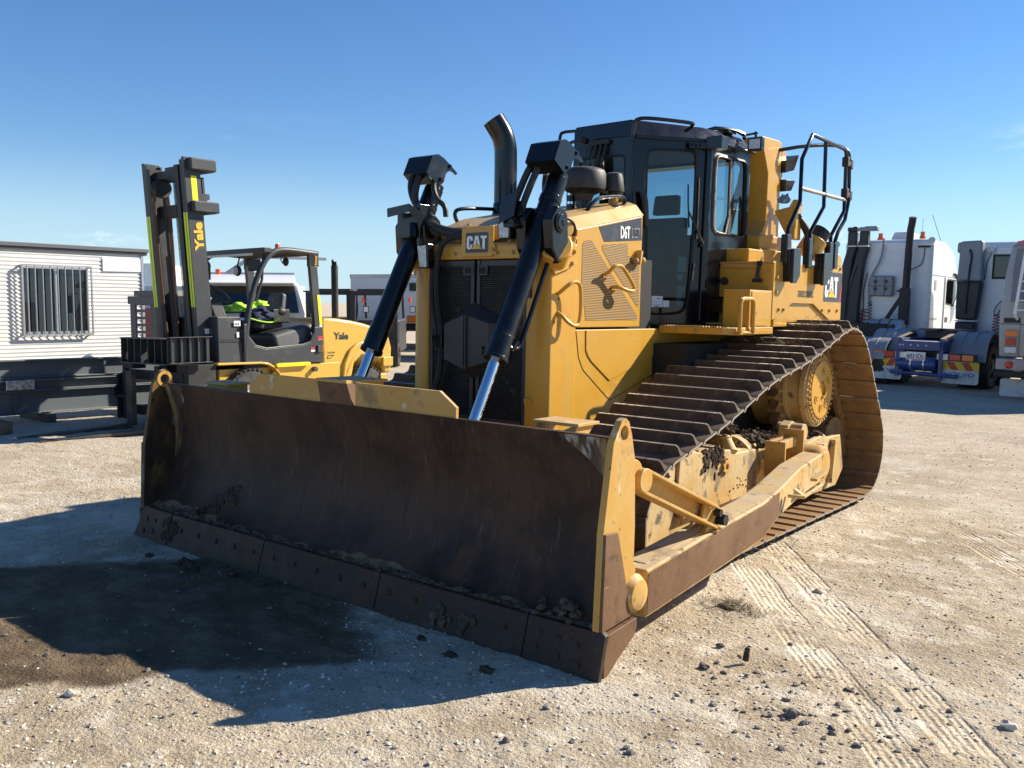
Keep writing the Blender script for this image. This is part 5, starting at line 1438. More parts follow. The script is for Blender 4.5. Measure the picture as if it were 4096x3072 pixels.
    mb.build('hose', M['rubber'], LC)
# cable loop from the yoke to the mount
rail('cable', [(0.70, 1.50, 2.305), (0.70, 1.56, 2.31), (0.69, 1.66, 2.285), (0.66, 1.72, 2.22), (0.64, 1.71, 2.14)], 0.010, M['rubber'], DZ)

# ------------------------------------------------------------------ cab
CAB = empty
ud = Vector((0.40, 0.56, 0)).normalized(); nd = Vector((ud.y, -ud.x, 0))
D0 = Vector((0.30, 3.0, 0)); 
plan = [(-0.262, 3.0), (0.30, 3.0), (0.715, 3.58), (0.745, 4.26), (-0.745, 4.26), (-0.675, 3.58)]
def plan_in(t): return [(px*(1-t)+0*t, (py-3.7)*(1-t)+3.7) for px, py in plan]
mb = MB()   # roof
ro = [(-0.265, 2.995), (0.305, 2.995), (0.75, 3.62), (0.80, 4.30), (-0.80, 4.30), (-0.71, 3.62)]
k = 6
top = [(-0.25, 3.0, 3.222), (0.29, 3.0, 3.232), (0.60, 3.62, 3.235), (0.66, 4.22, 3.235), (-0.66, 4.22, 3.235), (-0.60, 3.62, 3.235)]
low = [(x, y, 3.095) for x, y in ro]
mb.add(low+top, [tuple(range(6))[::-1], tuple(range(6, 12))] + [(i, (i+1) % 6, 6+(i+1) % 6, 6+i) for i in range(6)])
CABR = mb.build('cab', M['cab_paint'], DZ, bevel=0.012)
# pillars and waist as frames with openings
def wall(name, o, u, w, z0, z1, open_loop, parent, mat, th=0.03):
    """wall panel from o along u (width w), z0..z1, with a rounded opening"""
    M4 = Matrix(((u.x, 0, u.y, o.x), (u.y, 0, -u.x, o.y), (0, 1, 0, 0), (0, 0, 0, 1)))
    loop = open_loop; nl = len(loop)
    cxl = sum(p[0] for p in loop)/nl; czl = sum(p[1] for p in loop)/nl
    outer = []
    for (a, c2) in loop:
        dx, dz = a-cxl, c2-czl
        t = min([(w-cxl)/dx if dx > 1e-9 else 1e9, -cxl/dx if dx < -1e-9 else 1e9, (z1-czl)/dz if dz > 1e-9 else 1e9, (z0-czl)/dz if dz < -1e-9 else 1e9])
        outer.append([cxl+dx*t, czl+dz*t])
    # snap the nearest points to the corners
    for (cx_, cz_) in ((0, z0), (w, z0), (w, z1), (0, z1)):
        j = min(range(nl), key=lambda i: (outer[i][0]-cx_)**2+(outer[i][1]-cz_)**2); outer[j] = [cx_, cz_]
    mb = MB()
    vs = []
    for off in (0, -th):
        for q in outer: vs.append(M4 @ Vector((q[0], q[1], off)))
        for q in loop: vs.append(M4 @ Vector((q[0], q[1], off)))
    fs = []
    for i in range(nl):
        j = (i+1) % nl
        fs += [(i, j, nl+j, nl+i), (2*nl+i, 3*nl+i, 3*nl+j, 2*nl+j), (i, 2*nl+i, 2*nl+j, j), (nl+i, nl+j, 3*nl+j, 3*nl+i)]
    mb.add(vs, fs)
    ob = mb.build(name, mat, parent)
    return ob, M4
def gasket(M4, loop, name, mat, parent, w=0.02, out=0.012):
    mb = MB(); nl = len(loop)
    cx_ = sum(p[0] for p in loop)/nl; cz_ = sum(p[1] for p in loop)/nl
    inn = []
    for i in range(nl):
        a = Vector(loop[i-1]); b2 = Vector(loop[i]); c2 = Vector(loop[(i+1) % nl]); t = (c2-a).normalized(); nn = Vector((-t.y, t.x))
        inn.append((b2.x+nn.x*w, b2.y+nn.y*w))
    for i in range(nl):
        j = (i+1) % nl
        A = [M4 @ Vector((p[0], p[1], o_)) for p, o_ in ((loop[i], 0.001), (loop[j], 0.001), (inn[j], out), (inn[i], out))]
        B2 = [M4 @ Vector((p[0], p[1], o_)) for p, o_ in ((inn[i], out), (inn[j], out), (inn[j], -0.02), (inn[i], -0.02))]
        mb.add(A, [(0, 1, 2, 3)]); mb.add(B2, [(0, 1, 2, 3)])
    return mb.build(name, mat, parent), inn
def pane(M4, loop, name, mat, parent, off=-0.01):
    mb = MB(); mb.face([M4 @ Vector((p[0], p[1], off)) for p in loop]); return mb.build(name, mat, parent)
doorloop = [(0.245, 1.665), (0.46, 1.675), (0.52, 1.71), (0.548, 1.78), (0.562, 1.90), (0.578, 2.2), (0.59, 2.5), (0.592, 2.95), (0.58, 3.005), (0.53, 3.03), (0.20, 3.02), (0.145, 3.0), (0.122, 2.95), (0.125, 2.45), (0.14, 2.30), (0.148, 1.80), (0.165, 1.72), (0.20, 1.675)]
doorloop = [(q.x, q.y) for q in chaikin([Vector((a, c2, 0)) for a, c2 in doorloop], 1, True)]
DOOR, DM = wall('door', D0, ud, 0.713, 1.585, 3.094, doorloop, CABR, M['cab_paint'])
dg, inn = gasket(DM, doorloop, 'door_seal', M['rubber'], DOOR, 0.020, 0.010)
pane(DM, inn, 'pane', M['door_glass'], DOOR)
DV = lambda a, z, o_=0.0: tuple(DM @ Vector((a, z, o_)))
mb = MB(); mb.bar(DV(0.0, 1.60, 0.012), DV(0.0, 3.22, 0.012), 0.03, 0.03, (0, 1, 0)); mb.build('front_post', M['cab_paint'], CABR, bevel=0.012)
mb = MB(); mb.bar(DV(0.025, 3.098, 0.012), DV(0.705, 3.103, 0.012), 0.02, 0.03); mb.build('drip_rail', M['cab_paint'], CABR, bevel=0.006)
mb = MB()
for i in range(5): mb.box((-0.008, -0.012, 0), (0.008, 0.012, 0.07)); mb.xf(Matrix.Translation(DV(0.70, 1.90+0.27*i, 0.008)), len(mb.v)-8)
mb.build('hinge', M['black_paint'], DOOR)
mb = MB(); mb.bar(DV(0.66, 1.62, 0.012), DV(0.685, 3.05, 0.012), 0.045, 0.028, tuple(nd)); mb.build('door_edge', M['cab_paint'], DOOR, bevel=0.008)
# visor bar over the door
rail('visor_bar', [DV(0.0, 3.10, 0.02), DV(0.0, 3.19, 0.03), DV(0.02, 3.228, 0.04), DV(0.10, 3.232, 0.09), DV(0.48, 3.222, 0.085), DV(0.51, 3.21, 0.07), DV(0.47, 3.17, -0.01)], 0.015, M['black_paint'], CABR, 2)
# door handle, strap, wiper, gooseneck stickers
mb = MB(); mb.tube([DV(0.085, 2.66, 0.035), DV(0.105, 2.60, 0.05), DV(0.115, 2.48, 0.05), DV(0.13, 2.38, 0.03)], 0.028, 10, smooth=2); mb.build('door_handle', M['plastic'], DOOR)
mb = MB(); mb.tube([DV(0.50, 2.74, 0.02), DV(0.505, 2.60, 0.02), DV(0.52, 2.39, 0.02)], 0.007, 6); mb.tube([DV(0.512, 2.52, 0.022), DV(0.56, 2.43, 0.028), DV(0.65, 2.26, 0.03)], 0.008, 6); mb.cyl(DV(0.645, 2.25, 0.0), DV(0.645, 2.25, 0.035), 0.018, n=10); mb.build('wiper', M['rubber'], DOOR)
mb = MB(); mb.tube([DV(0.600, 2.30, 0.012), DV(0.604, 2.62, 0.012), DV(0.603, 2.80, 0.012)], 0.0055, 6); mb.tube([DV(0.572, 1.96, 0.012), DV(0.585, 2.10, 0.012)], 0.0055, 6); mb.build('seal_strip', M['worn_edge'], DOOR)
def dstick(name, a0, z0, a1, z1, m_, off=-0.006): return flat(name, [[(a0, z0), (a1, z0), (a1, z1), (a0, z1)]], DV(0, 0), ud, (0, 0, 1), m_, DOOR, off)
dstick('sticker', 0.218, 1.733, 0.318, 1.825, M['print_white']); dstick('sticker', 0.322, 1.737, 0.378, 1.790, M['white'])
M['sticker_grey'] = mat('paper_grey', (0.30, 0.36, 0.38), 0.6)  # plain matt grey for the small stickers behind the door glass
flat('sticker_line', [[(0.225, 1.80-0.022*i), (0.31, 1.80-0.022*i), (0.31, 1.798-0.022*i), (0.225, 1.798-0.022*i)] for i in range(1, 4)] + [[(0.245, 1.738), (0.29, 1.738), (0.29, 1.744), (0.245, 1.744)], [(0.26, 1.805), (0.31, 1.805), (0.31, 1.809), (0.26, 1.809)]], DV(0, 0), ud, (0, 0, 1), M['print_black'], DOOR, -0.004)
for a0, z0, a1, z1 in ((0.455, 2.03, 0.535, 2.155), (0.455, 1.955, 0.50, 2.015), (0.455, 1.86, 0.53, 1.91), (0.455, 1.75, 0.50, 1.85)): dstick('sticker', a0, z0, a1, z1, M['sticker_grey'], -0.03)
# hinge block and camera box at the top rear door corner
mb = MB(); mb.bar(DV(0.49, 3.055, 0.03), DV(0.70, 3.06, 0.03), 0.02, 0.05); mb.build('lock_bar', M['black_paint'], CABR, bevel=0.004)
bolts(BOLT_K, [DV(a, 3.055, 0.041) for a in (0.52, 0.555, 0.59)], nd, CABR)
mb = MB(); mb.box((0.70, 3.50, 3.03), (0.84, 3.62, 3.13)); mb.box((0.74, 3.60, 3.10), (0.79, 3.74, 3.12)); mb.build('camera_box', M['black_paint'], CABR, bevel=0.004)
# front window wall
FU = Vector((1, 0, 0)); FO = Vector((-0.262, 3.0, 0))
floop = rrect(0.045, 2.20, 0.515, 2.965, 0.06, 4)
FW, FM = wall('front_wall', FO, FU, 0.562, 1.585, 3.20, floop, CABR, M['cab_paint'])
g2, inn = gasket(FM, floop, 'window_seal', M['rubber'], FW, 0.016, 0.008)
pane(FM, inn, 'pane', M['glass'], FW)
mb = MB(); mb.tube([(-0.03, 2.975, 3.075), (-0.03, 2.97, 3.03), (-0.10, 2.965, 2.86)], 0.008, 6); mb.tube([(0.02, 2.975, 3.075), (0.02, 2.97, 3.02), (-0.055, 2.965, 2.80)], 0.008, 6); mb.tube([(0.07, 2.975, 3.06), (0.06, 2.97, 3.0), (0.02, 2.965, 2.84)], 0.007, 6); mb.box((-0.06, 2.965, 3.055), (0.10, 2.995, 3.09)); mb.tube([(-0.05, 2.97, 3.08), (-0.11, 2.97, 3.03), (-0.13, 2.97, 2.90)], 0.004, 5); mb.build('wiper', M['rubber'], FW)
mb = MB(); mb.cyl((-0.155, 2.975, 3.105), (-0.155, 3.0, 3.105), 0.028, n=14); mb.build('washer_port', M['dark'], FW)
# side wall with sliding window, and the mirrored and rear walls
SO = Vector((0.715, 3.58, 0)); su = Vector((0.03, 0.68, 0)).normalized()
sloop = rrect(0.03, 2.345, 0.635, 3.025, 0.07, 4)
SWL, SM = wall('side_wall', SO, su, 0.681, 1.70, 3.094, sloop, CABR, M['cab_paint'])
g3, inn = gasket(SM, sloop, 'window_seal', M['rubber'], SWL, 0.018, 0.012)
pane(SM, inn, 'pane', M['glass'], SWL)
SV = lambda a, z, o_=0.0: tuple(SM @ Vector((a, z, o_)))
mb = MB(); mb.bar(SV(0.325, 2.365, 0.004), SV(0.325, 3.005, 0.004), 0.05, 0.012, tuple(Vector((su.y, -su.x, 0)))); mb.build('slider', M['rubber'], SWL)
mb = MB(); mb.tube([SV(0.30, 3.0, 0.012), SV(0.10, 3.0, 0.012), SV(0.06, 2.96, 0.012), SV(0.055, 2.5, 0.012), SV(0.06, 2.40, 0.012), SV(0.10, 2.37, 0.012), SV(0.31, 2.365, 0.012), SV(0.312, 2.98, 0.012)], 0.009, 6, smooth=1); mb.build('slider_frame', M['worn_edge'], SWL)
for o_, u_, w_ in ((Vector((-0.675, 3.58, 0)), (Vector((-0.262, 3.0, 0))-Vector((-0.675, 3.58, 0))), 0.712), (Vector((-0.745, 4.26, 0)), Vector((0.07, -0.68, 0)), 0.683), (Vector((0.745, 4.26, 0)), Vector((-1, 0, 0)), 1.49)):
    u2 = u_.normalized()
    lp = rrect(0.08, 1.72 if w_ < 0.72 and o_.y < 3.7 else 2.2, w_-0.08, 3.03, 0.07, 4)
    W_, M_ = wall('far_wall', o_, u2, w_, 1.70, 3.094, lp, CABR, M['cab_paint'])
    pane(M_, lp, 'pane', M['clear_glass'], W_)
mb = MB(); mb.box((-0.72, 3.05, 1.57), (0.70, 4.24, 1.60)); mb.box((-0.70, 3.66, 1.60), (0.70, 4.22, 1.88)); mb.box((-0.6, 4.22, 1.5), (0.6, 4.6, 2.4)); mb.build('floor', M['dark'], CABR)
# seat, console and steering levers seen through the glass
mb = MB()
mb.hexa([(-0.25, 3.62, 1.92), (0.25, 3.62, 1.92), (0.25, 4.06, 1.92), (-0.25, 4.06, 1.92), (-0.25, 3.60, 2.06), (0.25, 3.60, 2.06), (0.25, 4.06, 2.03), (-0.25, 4.06, 2.03)])
mb.hexa([(-0.24, 3.98, 2.03), (0.24, 3.98, 2.03), (0.24, 4.10, 2.03), (-0.24, 4.10, 2.03), (-0.21, 4.08, 2.55), (0.21, 4.08, 2.55), (0.21, 4.18, 2.55), (-0.21, 4.18, 2.55)])
mb.hexa([(-0.13, 4.09, 2.58), (0.13, 4.09, 2.58), (0.13, 4.17, 2.58), (-0.13, 4.17, 2.58), (-0.12, 4.11, 2.76), (0.12, 4.11, 2.76), (0.12, 4.19, 2.76), (-0.12, 4.19, 2.76)])
for sx in (-1, 1): mb.box((0.27*sx, 3.55, 2.12), (0.38*sx, 4.0, 2.20)); mb.cyl((0.32*sx, 3.56, 2.20), (0.30*sx, 3.52, 2.34), 0.018, 0.03, n=10); mb.sphere((0.30*sx, 3.52, 2.36), 0.036, 10, 6)
mb.box((-0.22, 3.66, 1.60), (0.22, 4.0, 1.92))
mb.build('seat', M['plastic'], CABR, bevel=0.02)
mb = MB(); mb.hexa([(-0.24, 3.06, 1.60), (0.24, 3.06, 1.60), (0.24, 3.22, 1.60), (-0.24, 3.22, 1.60), (-0.24, 3.06, 2.14), (0.24, 3.06, 2.14), (0.24, 3.26, 2.10), (-0.24, 3.26, 2.10)]); mb.build('dash', M['plastic'], CABR, bevel=0.02)
mb = MB(); mb.face([(-0.70, 3.6, 3.08), (-0.3, 3.05, 3.08), (0.3, 3.05, 3.08), (0.68, 3.6, 3.08), (0.70, 4.2, 3.05), (-0.70, 4.2, 3.05)]); mb.build('headliner', M['plastic'], CABR)
# roof extras: left mirror arm, rear rack bars
rail('roof_rail', [(-0.27, 3.04, 3.20), (-0.42, 3.04, 3.205), (-0.435, 3.03, 3.17), (-0.435, 3.02, 3.05), (-0.30, 3.03, 3.12), (-0.26, 3.03, 3.09)], 0.014, M['black_paint'], CABR, 1)
rail('roof_rail', [(0.55, 3.80, 3.24), (0.62, 3.86, 3.27), (0.72, 4.16, 3.26), (0.70, 4.22, 3.22)], 0.017, M['black_paint'], CABR, 1)
mb = MB(); mb.box((0.50, 3.95, 3.236), (0.68, 4.1, 3.262)); mb.lathe((-0.10, 3.2, 3.225), (0, 0, 1), [(0, 0.02), (0.02, 0.02), (0.03, 0.0)], 10, caps=False); mb.build('roof_bracket', M['black_paint'], CABR, bevel=0.004)
# square work lamp on the rear roof corner
mb = MB(); mb.box((0.80, 4.07, 3.085), (0.93, 4.13, 3.195)); mb.cyl((0.86, 4.10, 3.195), (0.86, 4.10, 3.25), 0.012, n=8); mb.bar((0.70, 4.18, 3.24), (0.87, 4.10, 3.235), 0.03, 0.015)
WL = mb.build('work_lamp', M['black_paint'], CABR, bevel=0.01)
mb = MB(); mb.face([(0.815, 4.0685, 3.10), (0.915, 4.0685, 3.10), (0.915, 4.0685, 3.18), (0.815, 4.0685, 3.18)]); mb.build('lens', M['lamp_glass'], WL)

# ------------------------------------------------------------------ roll bar post, platform, storage box, fender, rails
for s in (-1, 1):
    mb = MB()
    mb.ext([(4.42, 2.39), (4.52, 2.52), (4.53, 2.95), (4.47, 3.06), (4.38, 3.20), (4.38, 3.262), (4.74, 3.275), (4.82, 3.26), (4.82, 2.39)], 'x', 0.62*s, 0.80*s)
    mb.ext([(4.60, 3.262), (4.95, 3.30), (4.95, 3.285), (4.80, 3.10), (4.72, 3.10)], 'x', 0.66*s, 0.68*s)
    RP = mb.build('rollover_post', M['cat_yellow'], DZ, bevel=0.02)
    mb = MB(); mb.ext([(4.28, 2.265), (4.28, 2.375), (4.32, 2.395), (4.98, 2.395), (5.02, 2.375), (5.02, 2.265)], 'x', 0.50*s, 0.86*s); PB = mb.build('post_base', M['cat_yellow'], RP, bevel=0.015)
    bolts(BOLT_Y, [(xx*s, yy, 2.395) for xx in (0.55, 0.83) for yy in (4.34, 4.60, 4.95)], (0, 0, 1), PB)
    mb = MB(); mb.box((0.45*s, 4.2, 2.115), (0.90*s, 5.05, 2.262)); mb.build('post_plinth', M['cat_yellow'], RP, bevel=0.01)
mb = MB(); mb.box((-0.62, 4.55, 3.08), (0.62, 4.75, 3.25)); mb.build('rollover_beam', M['cat_yellow'], DZ, bevel=0.015)
mb = MB(); mb.hexa([(0.70, 4.82, 2.99), (0.84, 4.82, 2.99), (0.86, 4.98, 3.03), (0.70, 4.98, 3.03), (0.70, 4.82, 3.10), (0.84, 4.82, 3.10), (0.90, 4.99, 3.17), (0.70, 4.99, 3.17)]); mb.build('work_lamp', M['black_paint'], DZ, bevel=0.006)
mb = MB(); mb.hexa([(0.70, 4.82, 2.82), (0.85, 4.82, 2.82), (0.85, 4.96, 2.84), (0.70, 4.96, 2.84), (0.70, 4.82, 2.93), (0.85, 4.82, 2.93), (0.88, 4.97, 2.93), (0.70, 4.97, 2.93)]); mb.build('work_lamp', M['black_paint'], DZ, bevel=0.006)
mb = MB(); mb.box((0.72, 4.82, 2.94), (0.78, 4.90, 3.0)); mb.box((0.74, 4.82, 3.10), (0.80, 4.92, 3.2)); mb.build('lamp_bracket', M['cat_yellow'], DZ, bevel=0.004)
# hydraulic funnel, capped tank and hoses behind the post
mb = MB(); mb.ext([(0.86, 2.62), (1.06, 2.66), (1.06, 2.36), (1.0, 2.36), (0.92, 2.50)], 'y', 4.55, 4.70); mb.cyl((1.06, 4.85, 2.24), (1.12, 4.92, 2.38), 0.11, 0.11, n=18); mb.cyl((1.0, 4.65, 2.62), (1.02, 4.70, 2.70), 0.05, n=14)
mb.build('hydraulic_housing', M['cat_yellow'], DZ, bevel=0.01)
mb = MB(); mb.cyl((1.12, 4.92, 2.38), (1.16, 4.97, 2.46), 0.085, n=18); mb.tube([(1.0, 4.6, 2.62), (1.08, 4.72, 2.5), (1.12, 4.8, 2.35), (1.10, 4.82, 2.2)], 0.035, 10, smooth=2); mb.build('hydraulic_hose', M['rubber'], DZ)
M['blue_wrap'] = mat('blue_wrap', (0.10, 0.22, 0.42), 0.35, layers=[((0.3, 0.4, 0.55), 0.3, 20, 0.5, 0.65, 0.8)])
lump('blue_cover', (0.95, 4.57, 2.72), 0.062, M['blue_wrap'], 17, None, None, (1.1, 1, 0.9), parent=DZ)
rail('hose', [(0.55, 4.3, 2.42), (0.60, 4.32, 2.7), (0.62, 4.36, 2.95)], 0.022, M['cat_yellow'], DZ)
rail('hose', [(0.50, 4.3, 2.42), (0.55, 4.33, 2.65), (0.60, 4.36, 2.85)], 0.018, M['cat_yellow_worn'], DZ)
# platform beside the cab
for s in (-1, 1):
    mb = MB()
    mb.ext([(0.612*s, 2.98), (1.15*s, 3.0), (1.215*s, 3.10), (1.215*s, 3.80), (0.612*s, 3.80)], 'z', 1.532, 1.588)
    PL = mb.build('platform', M['cat_yellow'], DZ, bevel=0.005)
    r = random.Random(3); mb = MB()
    for i in range(8):
        for j in range(14):
            px_ = 0.68+0.055*i+(0.027 if j % 2 else 0); py_ = 3.06+0.05*j
            mb.lathe((px_*s, py_, 1.588), (0, 0, 1), [(0, 0.011), (0.004, 0.008), (0.004, 0.005), (-0.001, 0.004)], 8, caps=False)
    o_ = mb.build('tread_stud', M['cat_yellow_worn'], PL); o_['kind'] = 'stuff'
    mb = MB()
    for i in range(24):
        xa = 0.625+0.0235*i; mb.add([(xa*s, 2.985, 1.588), ((xa+0.02)*s, 2.985, 1.588), ((xa+0.02)*s, 3.0, 1.588), (xa*s, 3.0, 1.588), ((xa+0.004)*s, 2.99, 1.598), ((xa+0.016)*s, 2.99, 1.598), ((xa+0.016)*s, 2.998, 1.598), ((xa+0.004)*s, 2.998, 1.598)], [(4, 5, 6, 7), (0, 1, 5, 4), (1, 2, 6, 5), (2, 3, 7, 6), (3, 0, 4, 7)])
    mb.build('serrated_edge', M['cat_yellow_worn'], PL)
    bolts(BOLT_Y, [(x_*s, 2.984, 1.558) for x_ in (0.75, 0.92)], (0, -1, 0), PL)
    mb = MB(); mb.tube([(1.16*s, 3.10, 1.545), (1.235*s, 3.10, 1.545), (1.24*s, 3.11, 1.555), (1.24*s, 3.11, 1.77), (1.24*s, 3.125, 1.80), (1.24*s, 3.16, 1.81), (1.24*s, 3.30, 1.81), (1.24*s, 3.335, 1.80), (1.24*s, 3.35, 1.77), (1.24*s, 3.35, 1.555), (1.235*s, 3.35, 1.545), (1.16*s, 3.10, 1.543)], 0.017, 10); mb.build('step_handle', M['cat_yellow'], PL)
    # storage box with hatch, latches, cap
    mb = MB(); mb.box((0.615*s, 3.80, 1.83), (1.195*s, 4.15, 2.112)); mb.box((0.63*s, 3.86, 1.588), (1.19*s, 4.15, 1.829))
    SB = mb.build('storage_box', M['cat_yellow'], DZ, bevel=0.008)
    mb = MB(); mb.box((0.76*s, 3.791, 1.85), (1.05*s, 3.8005, 2.068)); mb.build('hatch', M['cat_yellow'], SB, bevel=0.003)
    mb = MB(); mb.box((0.60*s, 3.785, 2.112), (1.20*s, 4.15, 2.128)); mb.box((0.74*s, 3.784, 2.078), (1.15*s, 3.80, 2.111)); mb.build('lid', M['cat_yellow_worn'], SB, bevel=0.003)
    for xx in (0.665, 1.085):
        mb = MB(); mb.box(((xx-0.022)*s, 3.765, 2.085), ((xx+0.022)*s, 3.785, 2.13)); mb.tube([(xx*s, 3.772, 2.09), ((xx-0.01)*s, 3.768, 2.03), ((xx-0.012)*s, 3.768, 1.975)], 0.015, 8); mb.box(((xx-0.055)*s, 3.76, 1.955), ((xx+0.03)*s, 3.785, 1.985)); mb.build('latch', M['rubber'], SB, bevel=0.006)
    mb = MB(); mb.cyl((0.775*s, 3.80, 1.965), (0.775*s, 3.76, 1.965), 0.035, 0.032, n=10); mb.build('knob', M['rubber'], SB)
    bolts(BOLT_Y, [(0.64*s, 3.798, 1.85), (1.16*s, 3.798, 1.90), (1.16*s, 3.798, 2.03), (0.64*s, 3.798, 2.03)], (0, -1, 0), SB)
    mb = MB(); mb.box((0.645*s, 3.90, 2.129), (0.93*s, 4.2, 2.245)); mb.build('ledge', M['cat_yellow'], SB, bevel=0.01)
    mb = MB(); mb.box((0.97*s, 3.37, 1.589), (1.195*s, 3.80, 1.885)); CB = mb.build('cupboard', M['cat_yellow'], DZ, bevel=0.006)
    mb = MB(); mb.box((1.1955*s, 3.40, 1.60), (1.201*s, 3.72, 1.872)); mb.build('cupboard_door', M['cat_yellow'], CB, bevel=0.003)
    mb = MB(); mb.cyl((1.20*s, 3.47, 1.70), (1.2025*s, 3.47, 1.70), 0.020, n=14); mb.cyl((1.20*s, 3.43, 1.615), (1.2025*s, 3.43, 1.615), 0.022, n=14); mb.build('cable_hole', M['dark'], CB)
    # fender and side plate with the logo
    mb = MB()
    mb.ext([(3.80, 1.645), (3.81, 2.115), (5.40, 2.15), (5.43, 2.10), (5.43, 1.645), (5.13, 1.645), (4.71, 1.79), (4.22, 1.79), (3.90, 1.66)], 'x', 1.178*s, 1.20*s)
    FP = mb.build('side_plate', M['cat_yellow'], DZ, bevel=0.004)
    mb = MB(); mb.box((0.90*s, 4.16, 1.62), (1.176*s, 5.40, 2.118)); mb.ext([(4.9, 2.15), (5.42, 2.15), (5.42, 2.22), (5.36, 2.27), (5.0, 2.25)], 'x', 1.14*s, 1.195*s); mb.build('fuel_tank', M['cat_yellow'], DZ, bevel=0.012)
    bolts(BOLT_Y, [(1.201*s, y_, 1.735) for y_ in (3.93, 4.03, 4.93, 5.12, 5.32)] + [(1.201*s, y_, z_) for y_, z_ in ((5.08, 2.13), (5.36, 2.13), (3.86, 2.0), (3.86, 1.88))], (s, 0, 0), FP)
    if s > 0:
        cat_logo((1.2005, 4.955, 1.815), (0, 1, 0), (0, 0, 1), 0.465, 0.275, FP, tail=True)
        flat('decal_stripe', [[(0.40, 0), (0.435, 0), (0.465, 0.12), (0.465, 0.19)]], (1.2005, 4.955, 1.815), (0, 1, 0), (0, 0, 1), M['print_red'], FP, 0.003)
        text('decal_letter', 'GRADE CONTROL', (1.2005, 4.34, 1.845), (0, 1, 0), (0, 0, 1), 0.36, 0.058, M['print_black'], FP, bold=0.025, ext=0.0025, shear=0.15)
    mb = MB(); mb.box((0.62*s, 3.6, 1.60), (1.16*s, 5.4, 1.615)); mb.ext([(3.9, 1.40), (5.2, 1.45), (5.2, 1.62), (3.9, 1.62)], 'x', 0.55*s, 0.70*s); mb.build('inner_plate', M['cat_yellow_worn'], DZ)
# rails above the left fender
rp = 0.0175
px3 = 1.215
posts = [(4.02, 4.255, 4.255), (4.51, 4.80, 4.80), (5.02, 5.34, 5.325)]
mb = MB()
mb.tube([(px3, 4.02, 2.16), (px3, 4.022, 2.40), (px3, 4.255, 2.65), (px3, 4.255, 3.01), (px3, 4.47, 3.245), (px3, 5.29, 3.235), (px3, 5.33, 3.20), (px3, 5.345, 2.67), (px3, 5.03, 2.42), (px3, 5.02, 2.16)], rp, 10)
mb.tube([(px3, 4.51, 2.16), (px3, 4.512, 2.41), (px3, 4.815, 2.66), (px3, 4.79, 3.24)], rp, 10)
HR = mb.build('handrail', M['black_paint'], DZ, ang=70)
mb = MB(); mb.tube([(px3, 4.265, 2.765), (px3, 4.815, 2.770)], 0.017, 10); mb.tube([(px3, 4.835, 2.77), (px3, 5.335, 2.775)], 0.017, 10); mb.build('crossbar', M['worn_edge'], HR)
mb = MB()
mb.tube([(0.80, 4.76, 3.19), (0.95, 4.95, 3.24), (1.05, 5.25, 3.285), (1.14, 5.42, 3.29), (1.19, 5.46, 3.24), (1.20, 5.475, 3.15), (1.20, 5.51, 2.66), (1.20, 5.17, 2.41), (1.20, 5.15, 2.18)], rp, 10, smooth=1)
HR2 = mb.build('handrail', M['black_paint'], DZ, ang=70)
mb = MB()
for y, z in ((5.335, 3.08), (5.345, 2.79)): mb.box((px3-0.03, y-0.03, z), (px3+0.03, y+0.03, z+0.09)); mb.box((1.17, y+0.11, z-0.005), (1.23, y+0.17, z+0.085)); mb.box((px3-0.012, y+0.02, z+0.02), (px3+0.012, y+0.12, z+0.06))
mb.build('clamp', M['rubber'], HR2, bevel=0.008)
for y, big in ((4.02, 1), (4.51, 0), (5.02, 1), (5.15, 0)):
    mb = MB(); mb.box((1.175, y-0.045, 2.10 if y < 5.1 else 2.12), (1.235, y+0.045, 2.36)); mb.build('rail_socket', M['black_paint'], HR, bevel=0.010)
for y in (4.10, 4.80):
    mb = MB(); mb.ext([(y-0.11, 2.24), (y-0.11, 1.955), (y-0.03, 1.955), (y+0.045, 2.02), (y+0.045, 2.25)], 'x', 1.26, 1.29); mb.box((1.20, y-0.11, 1.965), (1.259, y-0.085, 2.235)); mb.box((1.201, y-0.07, 2.20), (1.259, y+0.03, 2.24)); mb.build('rail_bracket', M['black_paint'], HR, bevel=0.006)

# ================================================================== FORKLIFT
TILT = (0.0064, -0.019, 0)     # the yard falls slightly towards the bulldozer's left side
M['fl_yellow'] = mat('forklift_yellow', (0.62, 0.38, 0.055), 0.35, layers=[((0.52, 0.33, 0.10), 0.5, 2, 0.5, 0.75, 0.5)], coat=0.3, dust=(DUST, 0.4))
M['fl_dark'] = mat('forklift_dark', (0.034, 0.037, 0.042), 0.45, layers=[((0.07, 0.07, 0.07), 0.6, 5, 0.5, 0.72, 0.5)], dust=((0.14, 0.13, 0.11), 0.5))
M['fl_black'] = mat('forklift_black', (0.014, 0.014, 0.015), 0.55, layers=[((0.05, 0.04, 0.033), 0.7, 6, 0.5, 0.7, 0.6)])
M['hi_vis'] = mat('hi_vis', (0.62, 0.80, 0.02), 0.45)
M['hi_vis_yellow'] = mat('hi_vis_yellow', (0.85, 0.80, 0.01), 0.45)
M['grey_plastic'] = mat('grey_plastic', (0.055, 0.056, 0.058), 0.5, layers=[((0.09, 0.09, 0.09), 0.6, 6, 0.5, 0.7, 0.5)])
M['tyre'] = mat('tyre', (0.030, 0.030, 0.030), 0.8, layers=[((0.085, 0.08, 0.072), 0.9, 5, 0.4, 0.65, 0.8)], bump=0.2, bscale=40)
M['rust_hose'] = mat('rust_hose', (0.085, 0.045, 0.03), 0.7)
M['fork_steel'] = mat('fork_steel', (0.05, 0.045, 0.04), 0.5, layers=[((0.16, 0.12, 0.09), 0.6, 3, 0.45, 0.65, 0.8)])

